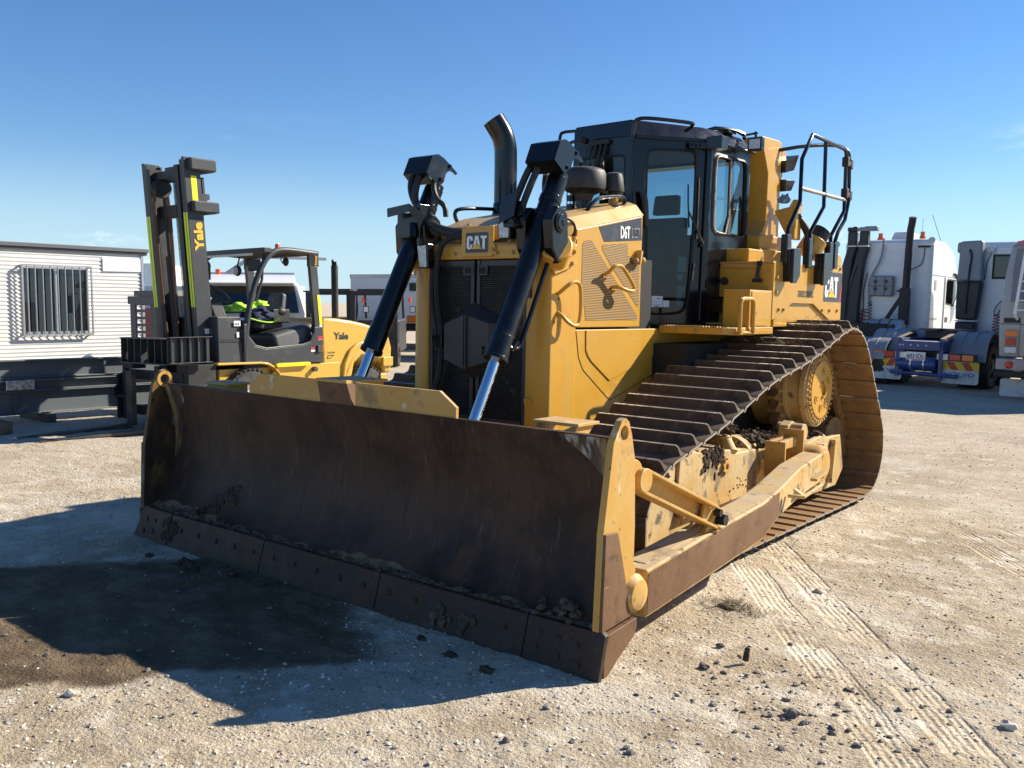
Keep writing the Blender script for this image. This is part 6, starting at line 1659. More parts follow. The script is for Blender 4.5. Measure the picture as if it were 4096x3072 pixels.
def wheel(name, c, r, w, ax, parent, rim_r=None, rim_mat=None, lugs=34, tyre=None):
    """tyre with tread blocks and a rim, ax = +1/-1 outer face along x"""
    rim_r = rim_r or r*0.56
    mb = MB()
    x0 = c[0]-ax*w
    mb.lathe((x0, c[1], c[2]), (ax, 0, 0), [(0, rim_r), (0.01, r*0.86), (w*0.14, r*0.965), (w*0.25, r*0.975), (w*0.75, r*0.975), (w*0.86, r*0.965), (w-0.005, r*0.86), (w, rim_r*1.12), (w-0.02, rim_r)], 48, caps=False)
    for i in range(lugs):
        a = 2*PI*i/lugs
        u = Vector((0, math.cos(a), math.sin(a))); t = Vector((0, -math.sin(a), math.cos(a)))
        for (f0, f1, sk) in ((0.02, 0.46, 0.4), (0.54, 0.98, -0.4)):
            hw = PI*r/lugs*0.62
            p = []
            for rr_, ss in ((r*0.95, 1.0), (r, 0.85)):
                for f, tt in ((f0, -hw*ss), (f1, -hw*ss), (f1, hw*ss), (f0, hw*ss)):
                    p.append(Vector((x0+ax*w*f, c[1], c[2])) + u*(rr_ if 0.05 < f < 0.95 else rr_*0.985) + t*(tt+sk*hw*(f-0.5)))
            mb.add(p, [(4, 5, 6, 7), (0, 1, 5, 4), (1, 2, 6, 5), (2, 3, 7, 6), (3, 0, 4, 7)])
    wh = mb.build(name, tyre or M['tyre'], parent)
    mb = MB()
    mb.lathe((x0+ax*(w-0.03), c[1], c[2]), (ax, 0, 0), [(0.02, rim_r*1.08), (0.015, rim_r), (-0.05, rim_r*0.9), (-0.06, rim_r*0.55), (0.0, rim_r*0.5), (0.01, rim_r*0.30), (0.03, rim_r*0.28), (0.03, 0)], 28, caps=False)
    mb.build('rim', rim_mat or M['white'], wh)
    return wh

ORG = Vector((-6.9, 5.0, 0))
FL = empty('forklift', ORG, TILT, label='yellow and black diesel forklift with tall twin mast and open cab', cat='forklift')
XR, XL = -6.16, -7.72
# chassis and counterweight
mb = MB()
for s, xa, xb in ((1, XR-0.02, XR-0.10), (-1, XL+0.02, XL+0.10)):
    mb.ext([(4.50, 0.46), (5.60, 0.46), (5.60, 0.82), (4.52, 0.82), (4.40, 0.72)], 'x', xa, xb)
mb.box((XL+0.10, 3.6, 0.40), (XR-0.10, 5.7, 0.80))
mb.build('chassis', M['fl_yellow'], FL, bevel=0.01)
cw = [(5.29, 0.80), (5.27, 1.30), (5.275, 1.44), (5.34, 1.478), (5.55, 1.465), (5.85, 1.43), (6.10, 1.385), (6.40, 1.31), (6.62, 1.20), (6.68, 1.0), (6.66, 0.62), (6.50, 0.60), (6.45, 0.78), (6.30, 0.88), (6.05, 0.88), (5.86, 0.76), (5.80, 0.60), (5.45, 0.58)]
mb = MB(); mb.ext(cw, 'x', XL+0.03, XR-0.03)
CW = mb.build('counterweight', M['fl_yellow'], FL, bevel=0.05, seg=3)
mb = MB()   # bulging rear wheel arch
prev = None
arch = [(5.66, 0.55), (5.70, 0.80), (5.80, 0.98), (5.95, 1.08), (6.12, 1.09), (6.28, 1.04)]
for k, (y, z) in enumerate(arch):
    for q in range(7):
        a = PI/2*q/6
        mb.v.append((XR-0.06+0.085*math.sin(a), y+(6.05-y)*0.35*(1-math.cos(a))*0+0.0, z-0.16*(1-math.cos(a))))
for k in range(len(arch)-1):
    for q in range(6): mb.f.append((k*7+q, k*7+q+1, (k+1)*7+q+1, (k+1)*7+q))
mb.ext([(5.62, 0.55), (5.66, 0.80), (5.78, 1.0), (5.95, 1.11), (6.15, 1.12), (6.32, 1.06), (6.2, 0.92), (6.0, 0.90), (5.85, 0.80), (5.80, 0.60)], 'x', XR-0.20, XR+0.02)
mb.build('wheel_arch', M['fl_yellow'], CW, bevel=0.03)
mb = MB(); mb.box((XR-0.40, 6.45, 0.72), (XR+0.01, 6.66, 0.86)); mb.box((XR-0.02, 6.40, 0.42), (XR+0.0, 6.52, 0.60)); mb.build('tow_bracket', M['fl_yellow'], CW, bevel=0.01)
text('lettering', 'Yale', (XR-0.029, 5.49, 1.155), (0, 1, -0.03), (0, 0.03, 1), 0.285, 0.105, M['decal_grey'], CW, bold=0.035, ext=0.003)
text('lettering', 'Turbo Diesel', (XR-0.029, 5.36, 0.953), (0, 1, 0), (0, 0, 1), 0.155, 0.028, M['decal_grey'], CW, bold=0.015, ext=0.003)
flat('lettering', [[(5.36, 0.875), (5.42, 0.875), (5.48, 0.915), (5.50, 0.915), (5.49, 0.93), (5.38, 0.93)]], (XR-0.03, 0, 0), (0, 1, 0), (0, 0, 1), M['decal_grey'], CW, 0.003)
flat('lettering', [[(5.375, 0.886), (5.415, 0.886), (5.462, 0.918), (5.388, 0.918)]], (XR-0.03, 0, 0), (0, 1, 0), (0, 0, 1), M['fl_yellow'], CW, 0.0045)
# black side tub with the swept door sill
tub = [(3.93, 0.845), (5.27, 0.83), (5.27, 1.345), (5.12, 1.345), (5.115, 1.24), (5.06, 1.13), (4.92, 1.09), (4.28, 1.055), (4.10, 1.10), (4.02, 1.22), (3.985, 1.40), (3.93, 1.40)]
mb = MB(); mb.ext(tub, 'x', XR-0.05, XR); mb.ext(tub, 'x', XL, XL+0.05)
TU = mb.build('side_tub', M['fl_dark'], FL, bevel=0.012)
bolts(bolt_proto('bolt', 0.014, 0.006, M['fl_black'], 10), [(XR+0.001-ORG.x, y-ORG.y, z) for y, z in ((4.02, 1.07), (4.02, 0.95), (4.36, 1.0), (4.36, 0.86))], (1, 0, 0), TU)
mb = MB(); mb.tube([(XR-0.02, 4.0, 1.24), (XR-0.01, 4.11, 1.105), (XR-0.01, 4.29, 1.062), (XR-0.01, 4.92, 1.098), (XR-0.01, 5.06, 1.14), (XR-0.01, 5.11, 1.26)], 0.012, 8); mb.build('sill_trim', M['grey_plastic'], TU)
flat('warning_label', [[(5.18, 1.16), (5.26, 1.16), (5.26, 1.21), (5.18, 1.21)], [(5.05, 1.02), (5.13, 1.02), (5.13, 1.055), (5.05, 1.055)]], (XR, 0, 0), (0, 1, 0), (0, 0, 1), M['print_red'], TU, 0.003)
flat('warning_label', [[(5.05, 0.99), (5.13, 0.99), (5.13, 1.018), (5.05, 1.018)], [(5.18, 1.345-0.19), (5.26, 1.155), (5.26, 1.158), (5.18, 1.158)]], (XR, 0, 0), (0, 1, 0), (0, 0, 1), M['print_white'], TU, 0.003)
mb = MB(); mb.box((XR, 5.155, 0.98), (XR+0.03, 5.21, 1.08)); mb.build('latch_box', M['grey_plastic'], TU, bevel=0.004)
mb = MB(); mb.tube([(XR+0.02, 5.21, 1.06), (XR+0.03, 5.24, 1.08), (XR+0.03, 5.235, 1.0), (XR+0.02, 5.21, 0.99)], 0.008, 6); mb.build('hook', M['amber'], TU)
# floor, cowl and dashboard
mb = MB(); mb.box((XL+0.05, 3.95, 0.80), (XR-0.052, 5.27, 0.95)); mb.build('floor', M['fl_black'], FL)
mb = MB(); mb.hexa([(XL+0.05, 3.50, 0.85), (XR-0.03, 3.55, 0.85), (XR-0.03, 3.96, 0.85), (XL+0.05, 3.96, 0.85), (XL+0.05, 3.52, 1.48), (XR-0.06, 3.56, 1.50), (XR-0.06, 3.92, 1.50), (XL+0.05, 3.92, 1.50)])
COW = mb.build('cowl', M['fl_dark'], FL, bevel=0.02)
mb = MB(); mb.box((XR-0.045, 3.56, 1.16), (XR-0.038, 3.93, 1.20)); mb.build('cowl_groove', M['fl_black'], COW)
flat('data_label', [[(3.80, 1.37), (3.90, 1.37), (3.90, 1.44), (3.80, 1.44)], [(3.84, 1.22), (3.875, 1.22), (3.875, 1.29), (3.84, 1.29)]], (XR-0.045, 0, 0), (0, 1, 0), (0, 0, 1), M['print_white'], COW, 0.012)
flat('data_label', [[(3.81+0.025*i, 1.38), (3.825+0.025*i, 1.38), (3.825+0.025*i, 1.41), (3.81+0.025*i, 1.41)] for i in range(3)], (XR-0.045, 0, 0), (0, 1, 0), (0, 0, 1), M['print_black'], COW, 0.013)
mb = MB(); mb.hexa([(-7.05, 3.90, 1.40), (-6.72, 3.90, 1.40), (-6.72, 4.10, 1.40), (-7.05, 4.10, 1.40), (-7.02, 3.80, 1.68), (-6.75, 3.80, 1.68), (-6.75, 4.0, 1.72), (-7.02, 4.0, 1.72)]); mb.build('steering_column', M['grey_plastic'], FL, bevel=0.03)
mb = MB(); c = Vector((-6.88, 4.02, 1.80)); axv = Vector((0, 0.62, 0.78)); u = Vector((1, 0, 0)); w = axv.cross(u)
mb.tube([c+u*0.185*math.cos(a)+w*0.185*math.sin(a) for a in [2*PI*i/28 for i in range(28)]], 0.016, 8, closed=True)
for a in (0.5, 2.6, 4.7): mb.tube([c+u*0.18*math.cos(a)+w*0.18*math.sin(a), c-axv*0.03], 0.012, 6)
mb.cyl(c-axv*0.25, c-axv*0.02, 0.03, n=10); mb.build('steering_wheel', M['grey_plastic'], FL)
# seat, engine cover
mb = MB(); mb.hexa([(XL+0.25, 4.55, 0.95), (XR-0.10, 4.55, 0.95), (XR-0.06, 5.24, 0.95), (XL+0.25, 5.24, 0.95), (XL+0.28, 4.50, 1.25), (XR-0.16, 4.50, 1.25), (XR-0.14, 5.22, 1.42), (XL+0.28, 5.22, 1.42)]); mb.build('engine_cover', M['grey_plastic'], FL, bevel=0.07, seg=4)
mb = MB(); mb.hexa([(-7.10, 4.42, 1.30), (-6.62, 4.42, 1.30), (-6.62, 4.92, 1.30), (-7.10, 4.92, 1.30), (-7.10, 4.40, 1.44), (-6.62, 4.40, 1.44), (-6.62, 4.94, 1.42), (-7.10, 4.94, 1.42)])
SE = mb.build('seat', M['fl_black'], FL, bevel=0.04, seg=3)
mb = MB(); mb.hexa([(-7.08, 4.86, 1.40), (-6.64, 4.86, 1.40), (-6.64, 4.98, 1.40), (-7.08, 4.98, 1.40), (-7.02, 4.98, 1.84), (-6.70, 4.98, 1.84), (-6.70, 5.08, 1.82), (-7.02, 5.08, 1.82)]); mb.build('backrest', M['grey_plastic'], SE, bevel=0.045, seg=3)
flat('seat_badge', [[(0, 0), (0.10, 0), (0.10, 0.012), (0, 0.012)], [(0.02, -0.025), (0.09, -0.025), (0.09, -0.014), (0.02, -0.014)]], (-6.90, 4.945, 1.74), (1, 0, 0), (0, 0.25, 1), M['print_red'], SE, 0.02)
mb = MB(); mb.box((-6.63, 4.70, 1.40), (-6.55, 5.0, 1.60)); mb.sphere((-6.58, 4.86, 1.56), 0.075, 12, 8, (0.7, 1.2, 0.9)); mb.build('armrest', M['fl_black'], SE, bevel=0.02)
# overhead guard
mb = MB()
for x in (XR-0.035, XL+0.035):
    mb.tube([(x, 3.955, 0.88), (x, 3.965, 1.05), (x, 3.99, 1.35), (x, 4.06, 1.70), (x, 4.17, 2.0), (x, 4.30, 2.24), (x, 4.42, 2.365), (x, 4.55, 2.41), (x, 4.75, 2.415), (x, 5.20, 2.385)], 0.040, 12, smooth=2)
    mb.bar((x, 5.20, 1.34), (x, 5.11, 2.39), 0.06, 0.13, (0, 1, 0)); mb.box((x-0.03, 5.05, 2.20), (x+0.03, 5.22, 2.40))
OG = mb.build('overhead_guard', M['fl_dark'], FL, bevel=0.006)
mb = MB(); mb.box((XL, 4.28, 2.365), (XR, 4.40, 2.43)); mb.box((XL, 5.10, 2.36), (XR, 5.22, 2.42)); 
for i in range(6): xx = XL+0.2+(XR-XL-0.4)*i/5; mb.box((xx-0.012, 4.40, 2.37), (xx+0.012, 5.10, 2.415))
mb.build('roof_grid', M['fl_dark'], OG, bevel=0.008)
mb = MB(); mb.face([(XL+0.08, 4.42, 2.418), (XR-0.08, 4.42, 2.418), (XR-0.08, 5.1, 2.418), (XL+0.08, 5.1, 2.418)]); mb.build('roof_sheet', M['clear_glass'], OG)
mb = MB(); mb.box((-7.5, 4.285, 2.332), (-6.45, 4.31, 2.364)); mb.build('reflector_strip', M['white'], OG)
mb = MB(); mb.tube([(XR-0.09, 4.33, 2.35), (XR-0.09, 4.30, 2.0), (XR-0.10, 4.20, 1.7)], 0.018, 8); mb.build('grab_tube', M['fl_dark'], OG)
flat('tape', [[(5.215, 1.38), (5.265, 1.38), (5.225, 1.80), (5.175, 1.80)]], (XR-0.003, 0, 0), (0, 1, 0), (0, 0, 1), M['hi_vis_yellow'], OG, 0.004)
flat('tape', [[(5.21, 1.345), (5.26, 1.345), (5.258, 1.375), (5.21, 1.375)]], (XR-0.003, 0, 0), (0, 1, 0), (0, 0, 1), M['print_white'], OG, 0.005)
text('lettering', '155VX', (XR-0.003, 5.175, 2.20), (0, 0.08, 1), (0, -1, 0.08), 0.16, 0.035, M['print_yellow'], OG, bold=0.02, ext=0.005)
mb = MB(); mb.lathe((-6.75, 4.95, 2.42), (0, 0, 1), [(0, 0.045), (0.03, 0.045), (0.032, 0.038), (0.11, 0.036), (0.115, 0.034), (0.12, 0.0)], 18, caps=False); mb.build('beacon', M['amber'], OG)
mb = MB(); mb.box((-6.60, 4.33, 2.12), (-6.36, 4.37, 2.28)); mb.sphere((-6.80, 4.30, 2.13), 0.075, 14, 8, (1, 0.6, 1)); mb.tube([(-6.80, 4.3, 2.2), (-6.78, 4.33, 2.34)], 0.012, 6); mb.build('mirror', M['fl_black'], OG, bevel=0.02)
mb = MB(); mb.sphere((-6.80, 4.262, 2.13), 0.064, 14, 8, (1, 0.25, 1)); mb.build('lens', M['lamp_glass'], OG)
mb = MB(); mb.sphere((-6.45, 4.86, 2.27), 0.055, 12, 8, (0.8, 0.8, 1.2)); mb.tube([(-6.50, 4.86, 2.36), (-6.54, 4.84, 2.30), (-6.50, 4.85, 2.24)], 0.008, 6); mb.build('fan_lamp', M['fl_black'], OG)
mb = MB(); mb.sphere((-7.62, 4.30, 2.22), 0.10, 12, 8); mb.box((-7.60, 4.24, 2.02), (-7.48, 4.32, 2.20)); mb.tube([(-7.68, 4.3, 2.30), (-7.75, 4.25, 2.2), (-7.62, 4.24, 2.1), (-7.5, 4.25, 2.28)], 0.012, 6, smooth=2); mb.build('work_lamp', M['fl_black'], OG)
# exhaust with angled cut
mb = MB(); mb.tube([(-6.62, 5.90, 1.38), (-6.62, 5.90, 2.26)], 0.052, 18); mb.add([(-6.672, 5.9, 2.26), (-6.62, 5.848, 2.26), (-6.568, 5.9, 2.26), (-6.62, 5.952, 2.26), (-6.66, 5.90, 2.36), (-6.655, 5.87, 2.34), (-6.58, 5.9, 2.33)], [(0, 1, 5, 4), (1, 2, 6), (3, 0, 4), (2, 3, 6)]); mb.build('exhaust', M['fl_black'], FL)
# fenders, step
mb = MB()
fp = [(3.50, 0.895), (4.18, 0.885), (4.30, 0.865), (4.40, 0.815), (4.47, 0.74), (4.50, 0.66)]
for (xa, xb) in ((XR-0.36, XR+0.03), (XL-0.03, XL+0.36)):
    n6 = len(fp); s0 = len(mb.v)
    for y, z in fp: mb.v += [(xa, y, z), (xb, y, z), (xb, y+0.0, z-0.03), (xa, y, z-0.03)]
    for k in range(n6-1):
        for j in range(4):
            j2 = (j+1) % 4; mb.f.append((s0+k*4+j, s0+k*4+j2, s0+(k+1)*4+j2, s0+(k+1)*4+j)[::-1])
    mb.f += [(s0, s0+3, s0+2, s0+1)[::-1]]
mb.build('fender', M['fl_yellow'], FL, bevel=0.006)
mb = MB(); mb.box((XR-0.06, 4.42, 0.80), (XR+0.05, 5.0, 0.845)); 
for i in range(13): mb.box((XR-0.05, 4.45+0.042*i, 0.845), (XR+0.045, 4.47+0.042*i, 0.853))
mb.build('step', M['hi_vis_yellow'], FL, bevel=0.004)
mb = MB(); mb.cyl((XR-0.02, 5.10, 0.74), (XR+0.05, 5.10, 0.74), 0.035, n=16); mb.build('fuel_cap', M['grey_plastic'], FL)
wheel('front_wheel', (XR+0.05, 4.02, 0.40), 0.405, 0.36, 1, FL, 0.20, M['white'])
wheel('front_wheel', (XL-0.05, 4.02, 0.40), 0.405, 0.36, -1, FL, 0.20, M['white'])
wheel('rear_wheel', (XR-0.02, 6.16, 0.37), 0.372, 0.28, 1, FL, 0.19, M['white'])
wheel('rear_wheel', (XL+0.02, 6.16, 0.37), 0.372, 0.28, -1, FL, 0.19, M['white'])
# mast, leaning a little forward
top_y, bot_y = 3.24, 3.42
def my(z): return bot_y+(top_y-bot_y)*(z-0.80)/2.72
def mast_bar(mb, x0, x1, dy0, dy1, z0, z1):
    mb.hexa([(x0, my(z0)+dy0, z0), (x1, my(z0)+dy0, z0), (x1, my(z0)+dy1, z0), (x0, my(z0)+dy1, z0), (x0, my(z1)+dy0, z1), (x1, my(z1)+dy0, z1), (x1, my(z1)+dy1, z1), (x0, my(z1)+dy1, z1)])
mb = MB()
for xa, xb in ((-6.445, -6.39), (-7.385, -7.33)):
    mast_bar(mb, xa, xb, 0.0, 0.23, 0.30, 3.53)
mast_bar(mb, -6.5, -6.446, 0.0, 0.02, 0.30, 3.50); mast_bar(mb, -6.5, -6.446, 0.20, 0.23, 0.30, 3.50)
mast_bar(mb, -7.33, -7.27, 0.0, 0.02, 0.30, 3.50); mast_bar(mb, -7.33, -7.27, 0.20, 0.23, 0.30, 3.50)
MA = mb.build('mast', M['fl_dark'], FL, bevel=0.004)
mb = MB()
mast_bar(mb, -6.6, -6.51, -0.02, 0.15, 0.35, 3.44); mast_bar(mb, -7.26, -7.17, -0.02, 0.15, 0.35, 3.44)
mast_bar(mb, -7.17, -6.6, 0.05, 0.12, 3.25, 3.40); mast_bar(mb, -7.17, -6.6, 0.08, 0.16, 2.80, 2.96); mast_bar(mb, -7.17, -6.6, 0.08, 0.16, 0.9, 1.0)
IM = mb.build('inner_mast', M['fl_black'], MA, bevel=0.004)
for z0, z1 in ((3.37, 3.52), (2.84, 2.98)):
    mb = MB(); mast_bar(mb, -6.4, -6.3, 0.05, 0.42, z0, z1); mast_bar(mb, -7.40, -6.4, 0.34, 0.42, z0, z1); mb.build('tie_bracket', M['fl_dark'], MA, bevel=0.015)
mb = MB(); mast_bar(mb, -6.48, -6.44, 0.28, 0.31, 3.05, 3.30); mast_bar(mb, -6.52, -6.42, 0.24, 0.36, 3.02, 3.09); mast_bar(mb, -6.5, -6.42, 0.24, 0.32, 2.90, 3.02); mb.build('stop_block', M['fl_dark'], MA)
mb = MB()
for x in (-6.67, -7.05): mb.tube([(x, my(0.9)+0.10, 0.9), (x, my(2.3)+0.10, 2.3)], 0.055, 14); mb.tube([(x, my(2.3)+0.10, 2.3), (x, my(3.3)+0.10, 3.3)], 0.030, 12)
mb.build('lift_ram', M['fl_black'], IM)
mb = MB()
mb.lathe((-6.99, my(3.17)-0.0, 3.17), (1, 0, 0), [(0, 0.12), (0.02, 0.125), (0.03, 0.105), (0.06, 0.105), (0.07, 0.125), (0.09, 0.12)], 24); mb.build('chain_wheel', M['fl_black'], IM)
mb = MB()
for x in (-6.935, -6.97): mb.tube([(x, my(0.95)-0.10, 0.95), (x, my(2.0)-0.13, 2.0), (x, my(3.15)-0.125, 3.15), (x, my(3.29)-0.02, 3.295), (x, my(3.15)+0.11, 3.15), (x, my(1.2)+0.05, 1.2)], 0.014, 8, smooth=2)
mb.build('hose', M['rust_hose'], IM)
mb = MB()
for x in (-7.12, -6.64):
    for i in range(150):
        z = 0.95+0.0155*i
        mast_bar(mb, x-0.014, x+0.014, -0.012, 0.004, z, z+0.011)
o_ = mb.build('chain', M['fl_black'], IM); o_['kind'] = 'stuff'
# tapes and lettering
def mast_tape(name, x0, x1, z0, z1, m_, dy=-0.003):
    mb = MB(); mb.face([(x0, my(z0)+dy, z0), (x1, my(z0)+dy, z0), (x1, my(z1)+dy, z1), (x0, my(z1)+dy, z1)]); return mb.build(name, m_, MA)
mast_tape('tape', -6.488, -6.448, 1.62, 2.83, M['hi_vis']); mast_tape('tape', -6.435, -6.395, 1.62, 2.83, M['hi_vis'])
mast_tape('tape', -7.375, -7.335, 1.62, 2.83, M['hi_vis']); mast_tape('tape', -7.325, -7.285, 1.62, 2.83, M['hi_vis'])
def mast_side(name, y0, y1, z0, z1, m_):
    mb = MB(); x = -6.3875; mb.face([(x, my(z0)+y0, z0), (x, my(z0)+y1, z0), (x, my(z1)+y1, z1), (x, my(z1)+y0, z1)]); return mb.build(name, m_, MA)
mast_side('tape', 0.085, 0.165, 2.98, 3.30, M['hi_vis_yellow'])
mast_side('label', 0.10, 0.19, 1.27, 1.34, M['print_white'])
text('lettering', 'Yale', (-6.388, my(2.35)+0.195, 2.35), (0, my(2.8)-my(2.35), 0.45), (0, -1, 0), 0.37, 0.135, M['print_yellow'], MA, bold=0.045, ext=0.003)
# load backrest: ribbed cage round the mast front
mb = MB()
for (x, y) in [(-7.15+0.148*i, 2.745+0.007*i) for i in range(8)]:
    mb.box((x-0.006, y, 0.905), (x+0.006, y+0.16, 1.225))
mb.box((-7.17, 2.735, 1.218), (-6.11, 2.92, 1.232)); mb.box((-7.17, 2.735, 0.90), (-6.11, 2.92, 0.914))
mb.box((-7.15, 2.89, 1.10), (-6.11, 2.905, 1.22))
BR = mb.build('load_backrest', M['fl_dark'], FL)
mb = MB(); mb.box((-6.112, 2.77, 0.915), (-6.10, 3.36, 1.235)); 
for y in (2.80, 2.93, 3.05, 3.17, 3.29): mb.box((-6.10, y, 0.93), (-6.06, y+0.012, 1.235))
mb.box((-6.10, 2.78, 1.236), (-6.055, 3.38, 1.246)); mb.box((-6.10, 2.78, 0.915), (-6.055, 3.38, 0.925))
mb.build('side_guard', M['fl_dark'], BR, bevel=0.003)
mb = MB(); mb.box((-6.60, 2.9, 0.92), (-6.12, 2.92, 1.22)); mb.build('back_sheet', M['fl_black'], BR)
# fork carriage and forks
mb = MB()
mb.box((-7.75, 3.08, 0.66), (-6.3, 3.16, 0.78)); mb.box((-7.75, 3.08, 0.18), (-6.3, 3.16, 0.30)); mb.box((-7.80, 3.0, 0.40), (-7.40, 3.06, 0.44))
mb.ext([(3.02, 0.10), (3.02, 0.36), (2.97, 0.42), (2.97, 0.52), (3.02, 0.56), (3.02, 0.70), (3.2, 0.76), (3.2, 0.10)], 'x', -7.82, -7.78); mb.box((-7.70, 3.05, 0.1), (-7.62, 3.12, 0.85)); mb.box((-6.9, 3.05, 0.1), (-6.8, 3.12, 0.85))
mb.box((-7.6, 3.0, 0.80), (-7.35, 3.2, 0.90)); mb.box((-6.45, 3.1, 0.35), (-6.18, 3.5, 0.88))
mb.build('carriage', M['fl_black'], FL, bevel=0.006)
for xh, xt in ((-7.33, -7.35), (-6.62, -6.83)):
    mb = MB(); mb.box((xh-0.07, 2.93, 0.05), (xh+0.07, 3.0, 0.78))
    mb.hexa([(xt-0.055, 1.50, 0.030), (xt+0.055, 1.50, 0.030), (xh+0.07, 2.928, 0.012), (xh-0.07, 2.928, 0.012), (xt-0.055, 1.50, 0.038), (xt+0.055, 1.50, 0.038), (xh+0.07, 2.928, 0.068), (xh-0.07, 2.928, 0.068)])
    mb.build('fork', M['fork_steel'], FL, bevel=0.004)
# tilt ram
mb = MB(); mb.cyl((XR-0.14, 3.55, 1.04), (XR-0.14, 3.66, 1.03), 0.055, n=14); mb.cyl((XR-0.14, 3.64, 1.03), (XR-0.14, 3.82, 0.99), 0.025, n=12); mb.build('tilt_ram', M['chrome'], FL)
mb = MB(); mb.sphere((XR-0.12, 3.62, 1.03), 0.075, 12, 8); mb.cyl((XR-0.14, 3.80, 0.99), (XR-0.14, 3.95, 0.96), 0.06, n=14); mb.build('ram_boot', M['rubber'], FL)
# jackets thrown on the seat: loose things
def cloth(name, c, rad, mat, seed, label, cat):
    V = ICO2_V.copy(); 
    _b = bmesh.new(); bmesh.ops.create_icosphere(_b, subdivisions=3, radius=1); V = np.array([v.co[:] for v in _b.verts]); F = np.array([[v.index for v in f.verts] for f in _b.faces]); _b.free()
    for i in range(len(V)):
        q = Vector(V[i])*2.2+Vector((seed*5.3, 0, 0)); d = 0.8+0.55*mnoise.noise(q)+0.35*abs(mnoise.noise(q*2.6))
        V[i] = V[i]*d
        if V[i][2] < -0.2: V[i][2] = -0.2
    V = V*np.array(rad)
    o = link(name, tri_mesh(name, V, F, mat, True)); o.location = c
    return tag(o, label, cat)
M['navy'] = mat('navy_cloth', (0.012, 0.016, 0.045), 0.85)
M['lime'] = mat('lime_cloth', (0.42, 0.78, 0.05), 0.8)
cloth('jacket', (-6.74, 4.52, 1.50), (0.25, 0.26, 0.13), M['navy'], 3, 'dark navy jacket crumpled on the forklift seat', 'jacket')
cloth('vest', (-6.92, 4.40, 1.58), (0.24, 0.28, 0.11), M['lime'], 5, 'lime green high visibility vest lying behind the navy jacket', 'vest')
cloth('vest', (-6.88, 4.70, 1.66), (0.11, 0.13, 0.07), M['lime'], 9, 'lime vest hood bunched against the forklift seat back', 'vest')
mb = MB(); mb.tube([(-6.52, 4.27, 1.47), (-6.49, 4.40, 1.43), (-6.48, 4.60, 1.41), (-6.50, 4.72, 1.46), (-6.52, 4.76, 1.50)], 0.011, 6, smooth=2); _p = tag(mb.build('piping', M['lime']), 'lime green piping along the hem of the navy jacket', 'trim'); _p.location = ORG
ORG = Vector((0, 0, 0))

# ================================================================== SITE OFFICE ON THE LEFT
M['corrugated'] = mat('corrugated_white', (0.66, 0.655, 0.615), 0.5, layers=[((0.70, 0.67, 0.60), 0.6, 1.5, 0.5, 0.8, 0.6), ((0.62, 0.57, 0.48), 0.6, 5, 0.62, 0.75, 0.4, (1, 1, 0.2))])
M['trim_grey'] = mat('trim_grey', (0.11, 0.11, 0.115), 0.5)
M['galv'] = mat('galvanised', (0.42, 0.43, 0.44), 0.35, metal=0.6, layers=[((0.3, 0.31, 0.32), 0.5, 20, 0.45, 0.65, 0.6)])
M['beam_grey'] = mat('beam_grey', (0.115, 0.135, 0.145), 0.42, layers=[((0.09, 0.10, 0.105), 0.5, 2, 0.45, 0.7, 0.6)], dust=((0.22, 0.23, 0.23), 0.4))
M['timber'] = mat('timber', (0.12, 0.085, 0.06), 0.85, layers=[((0.20, 0.15, 0.11), 0.9, 9, 0.45, 0.65, 0.7, (4, 1, 4))])
XB = -14.43
ORG = Vector((XB, 3.5, 0))
OF = empty('site_office', ORG, TILT, label='white corrugated portable office with barred sliding window at left', cat='building')
wy0, wy1, wz0, wz1 = 4.70, 6.04, 0.945, 2.297
def corr(name, y0, y1, z0, z1, pitch=0.077, amp=0.012):
    mb = MB(); n_ = int((z1-z0)/pitch*4); 
    for i in range(n_+1):
        z = z0+(z1-z0)*i/n_; x = XB+amp*math.cos(2*PI*z/pitch)
        mb.v += [(x, y0, z), (x, y1, z)]
    for i in range(n_): mb.f.append((2*i, 2*i+1, 2*i+3, 2*i+2))
    return mb.build(name, M['corrugated'], OF, ang=80)
corr('wall_panel', -0.5, wy0, 0.46, 2.60); corr('wall_panel', wy1, 7.21, 0.46, 2.60); corr('wall_panel', wy0, wy1, wz1, 2.60); corr('wall_panel', wy0, wy1, 0.46, wz0)
mb = MB(); mb.box((XB-3.0, -0.5, 0.5), (XB-2.9, 7.2, 2.6)); mb.box((XB-2.9, 7.14, 0.46), (XB-0.03, 7.20, 2.60)); mb.box((XB-2.9, -0.5, 0.46), (XB-0.03, -0.44, 2.6)); mb.box((XB-3.0, -0.5, 0.40), (XB-0.05, 7.2, 0.46)); mb.build('shell', M['white'], OF)
mb = MB(); mb.box((XB-0.02, 7.20, 0.46), (XB+0.03, 7.26, 2.60)); mb.build('corner_post', M['galv'], OF, bevel=0.006)
mb = MB(); mb.box((XB-3.1, -0.6, 2.60), (XB+0.05, 7.34, 2.66)); mb.box((XB-3.1, -0.6, 2.66), (XB+0.09, 7.36, 2.74)); mb.build('roof_edge', M['trim_grey'], OF, bevel=0.012)
mb = MB(); mb.box((XB-2.9, -0.5, 0.10), (XB+0.01, 7.26, 0.45)); mb.build('base_frame', M['beam_grey'], OF, bevel=0.01)
flat('sign_board', [[(6.35, 2.24), (7.19, 2.25), (7.19, 2.53), (6.35, 2.535)]], (XB+0.014, 0, 0), (0, 1, 0), (0, 0, 1), M['white'], OF, 0.002, 0.01)
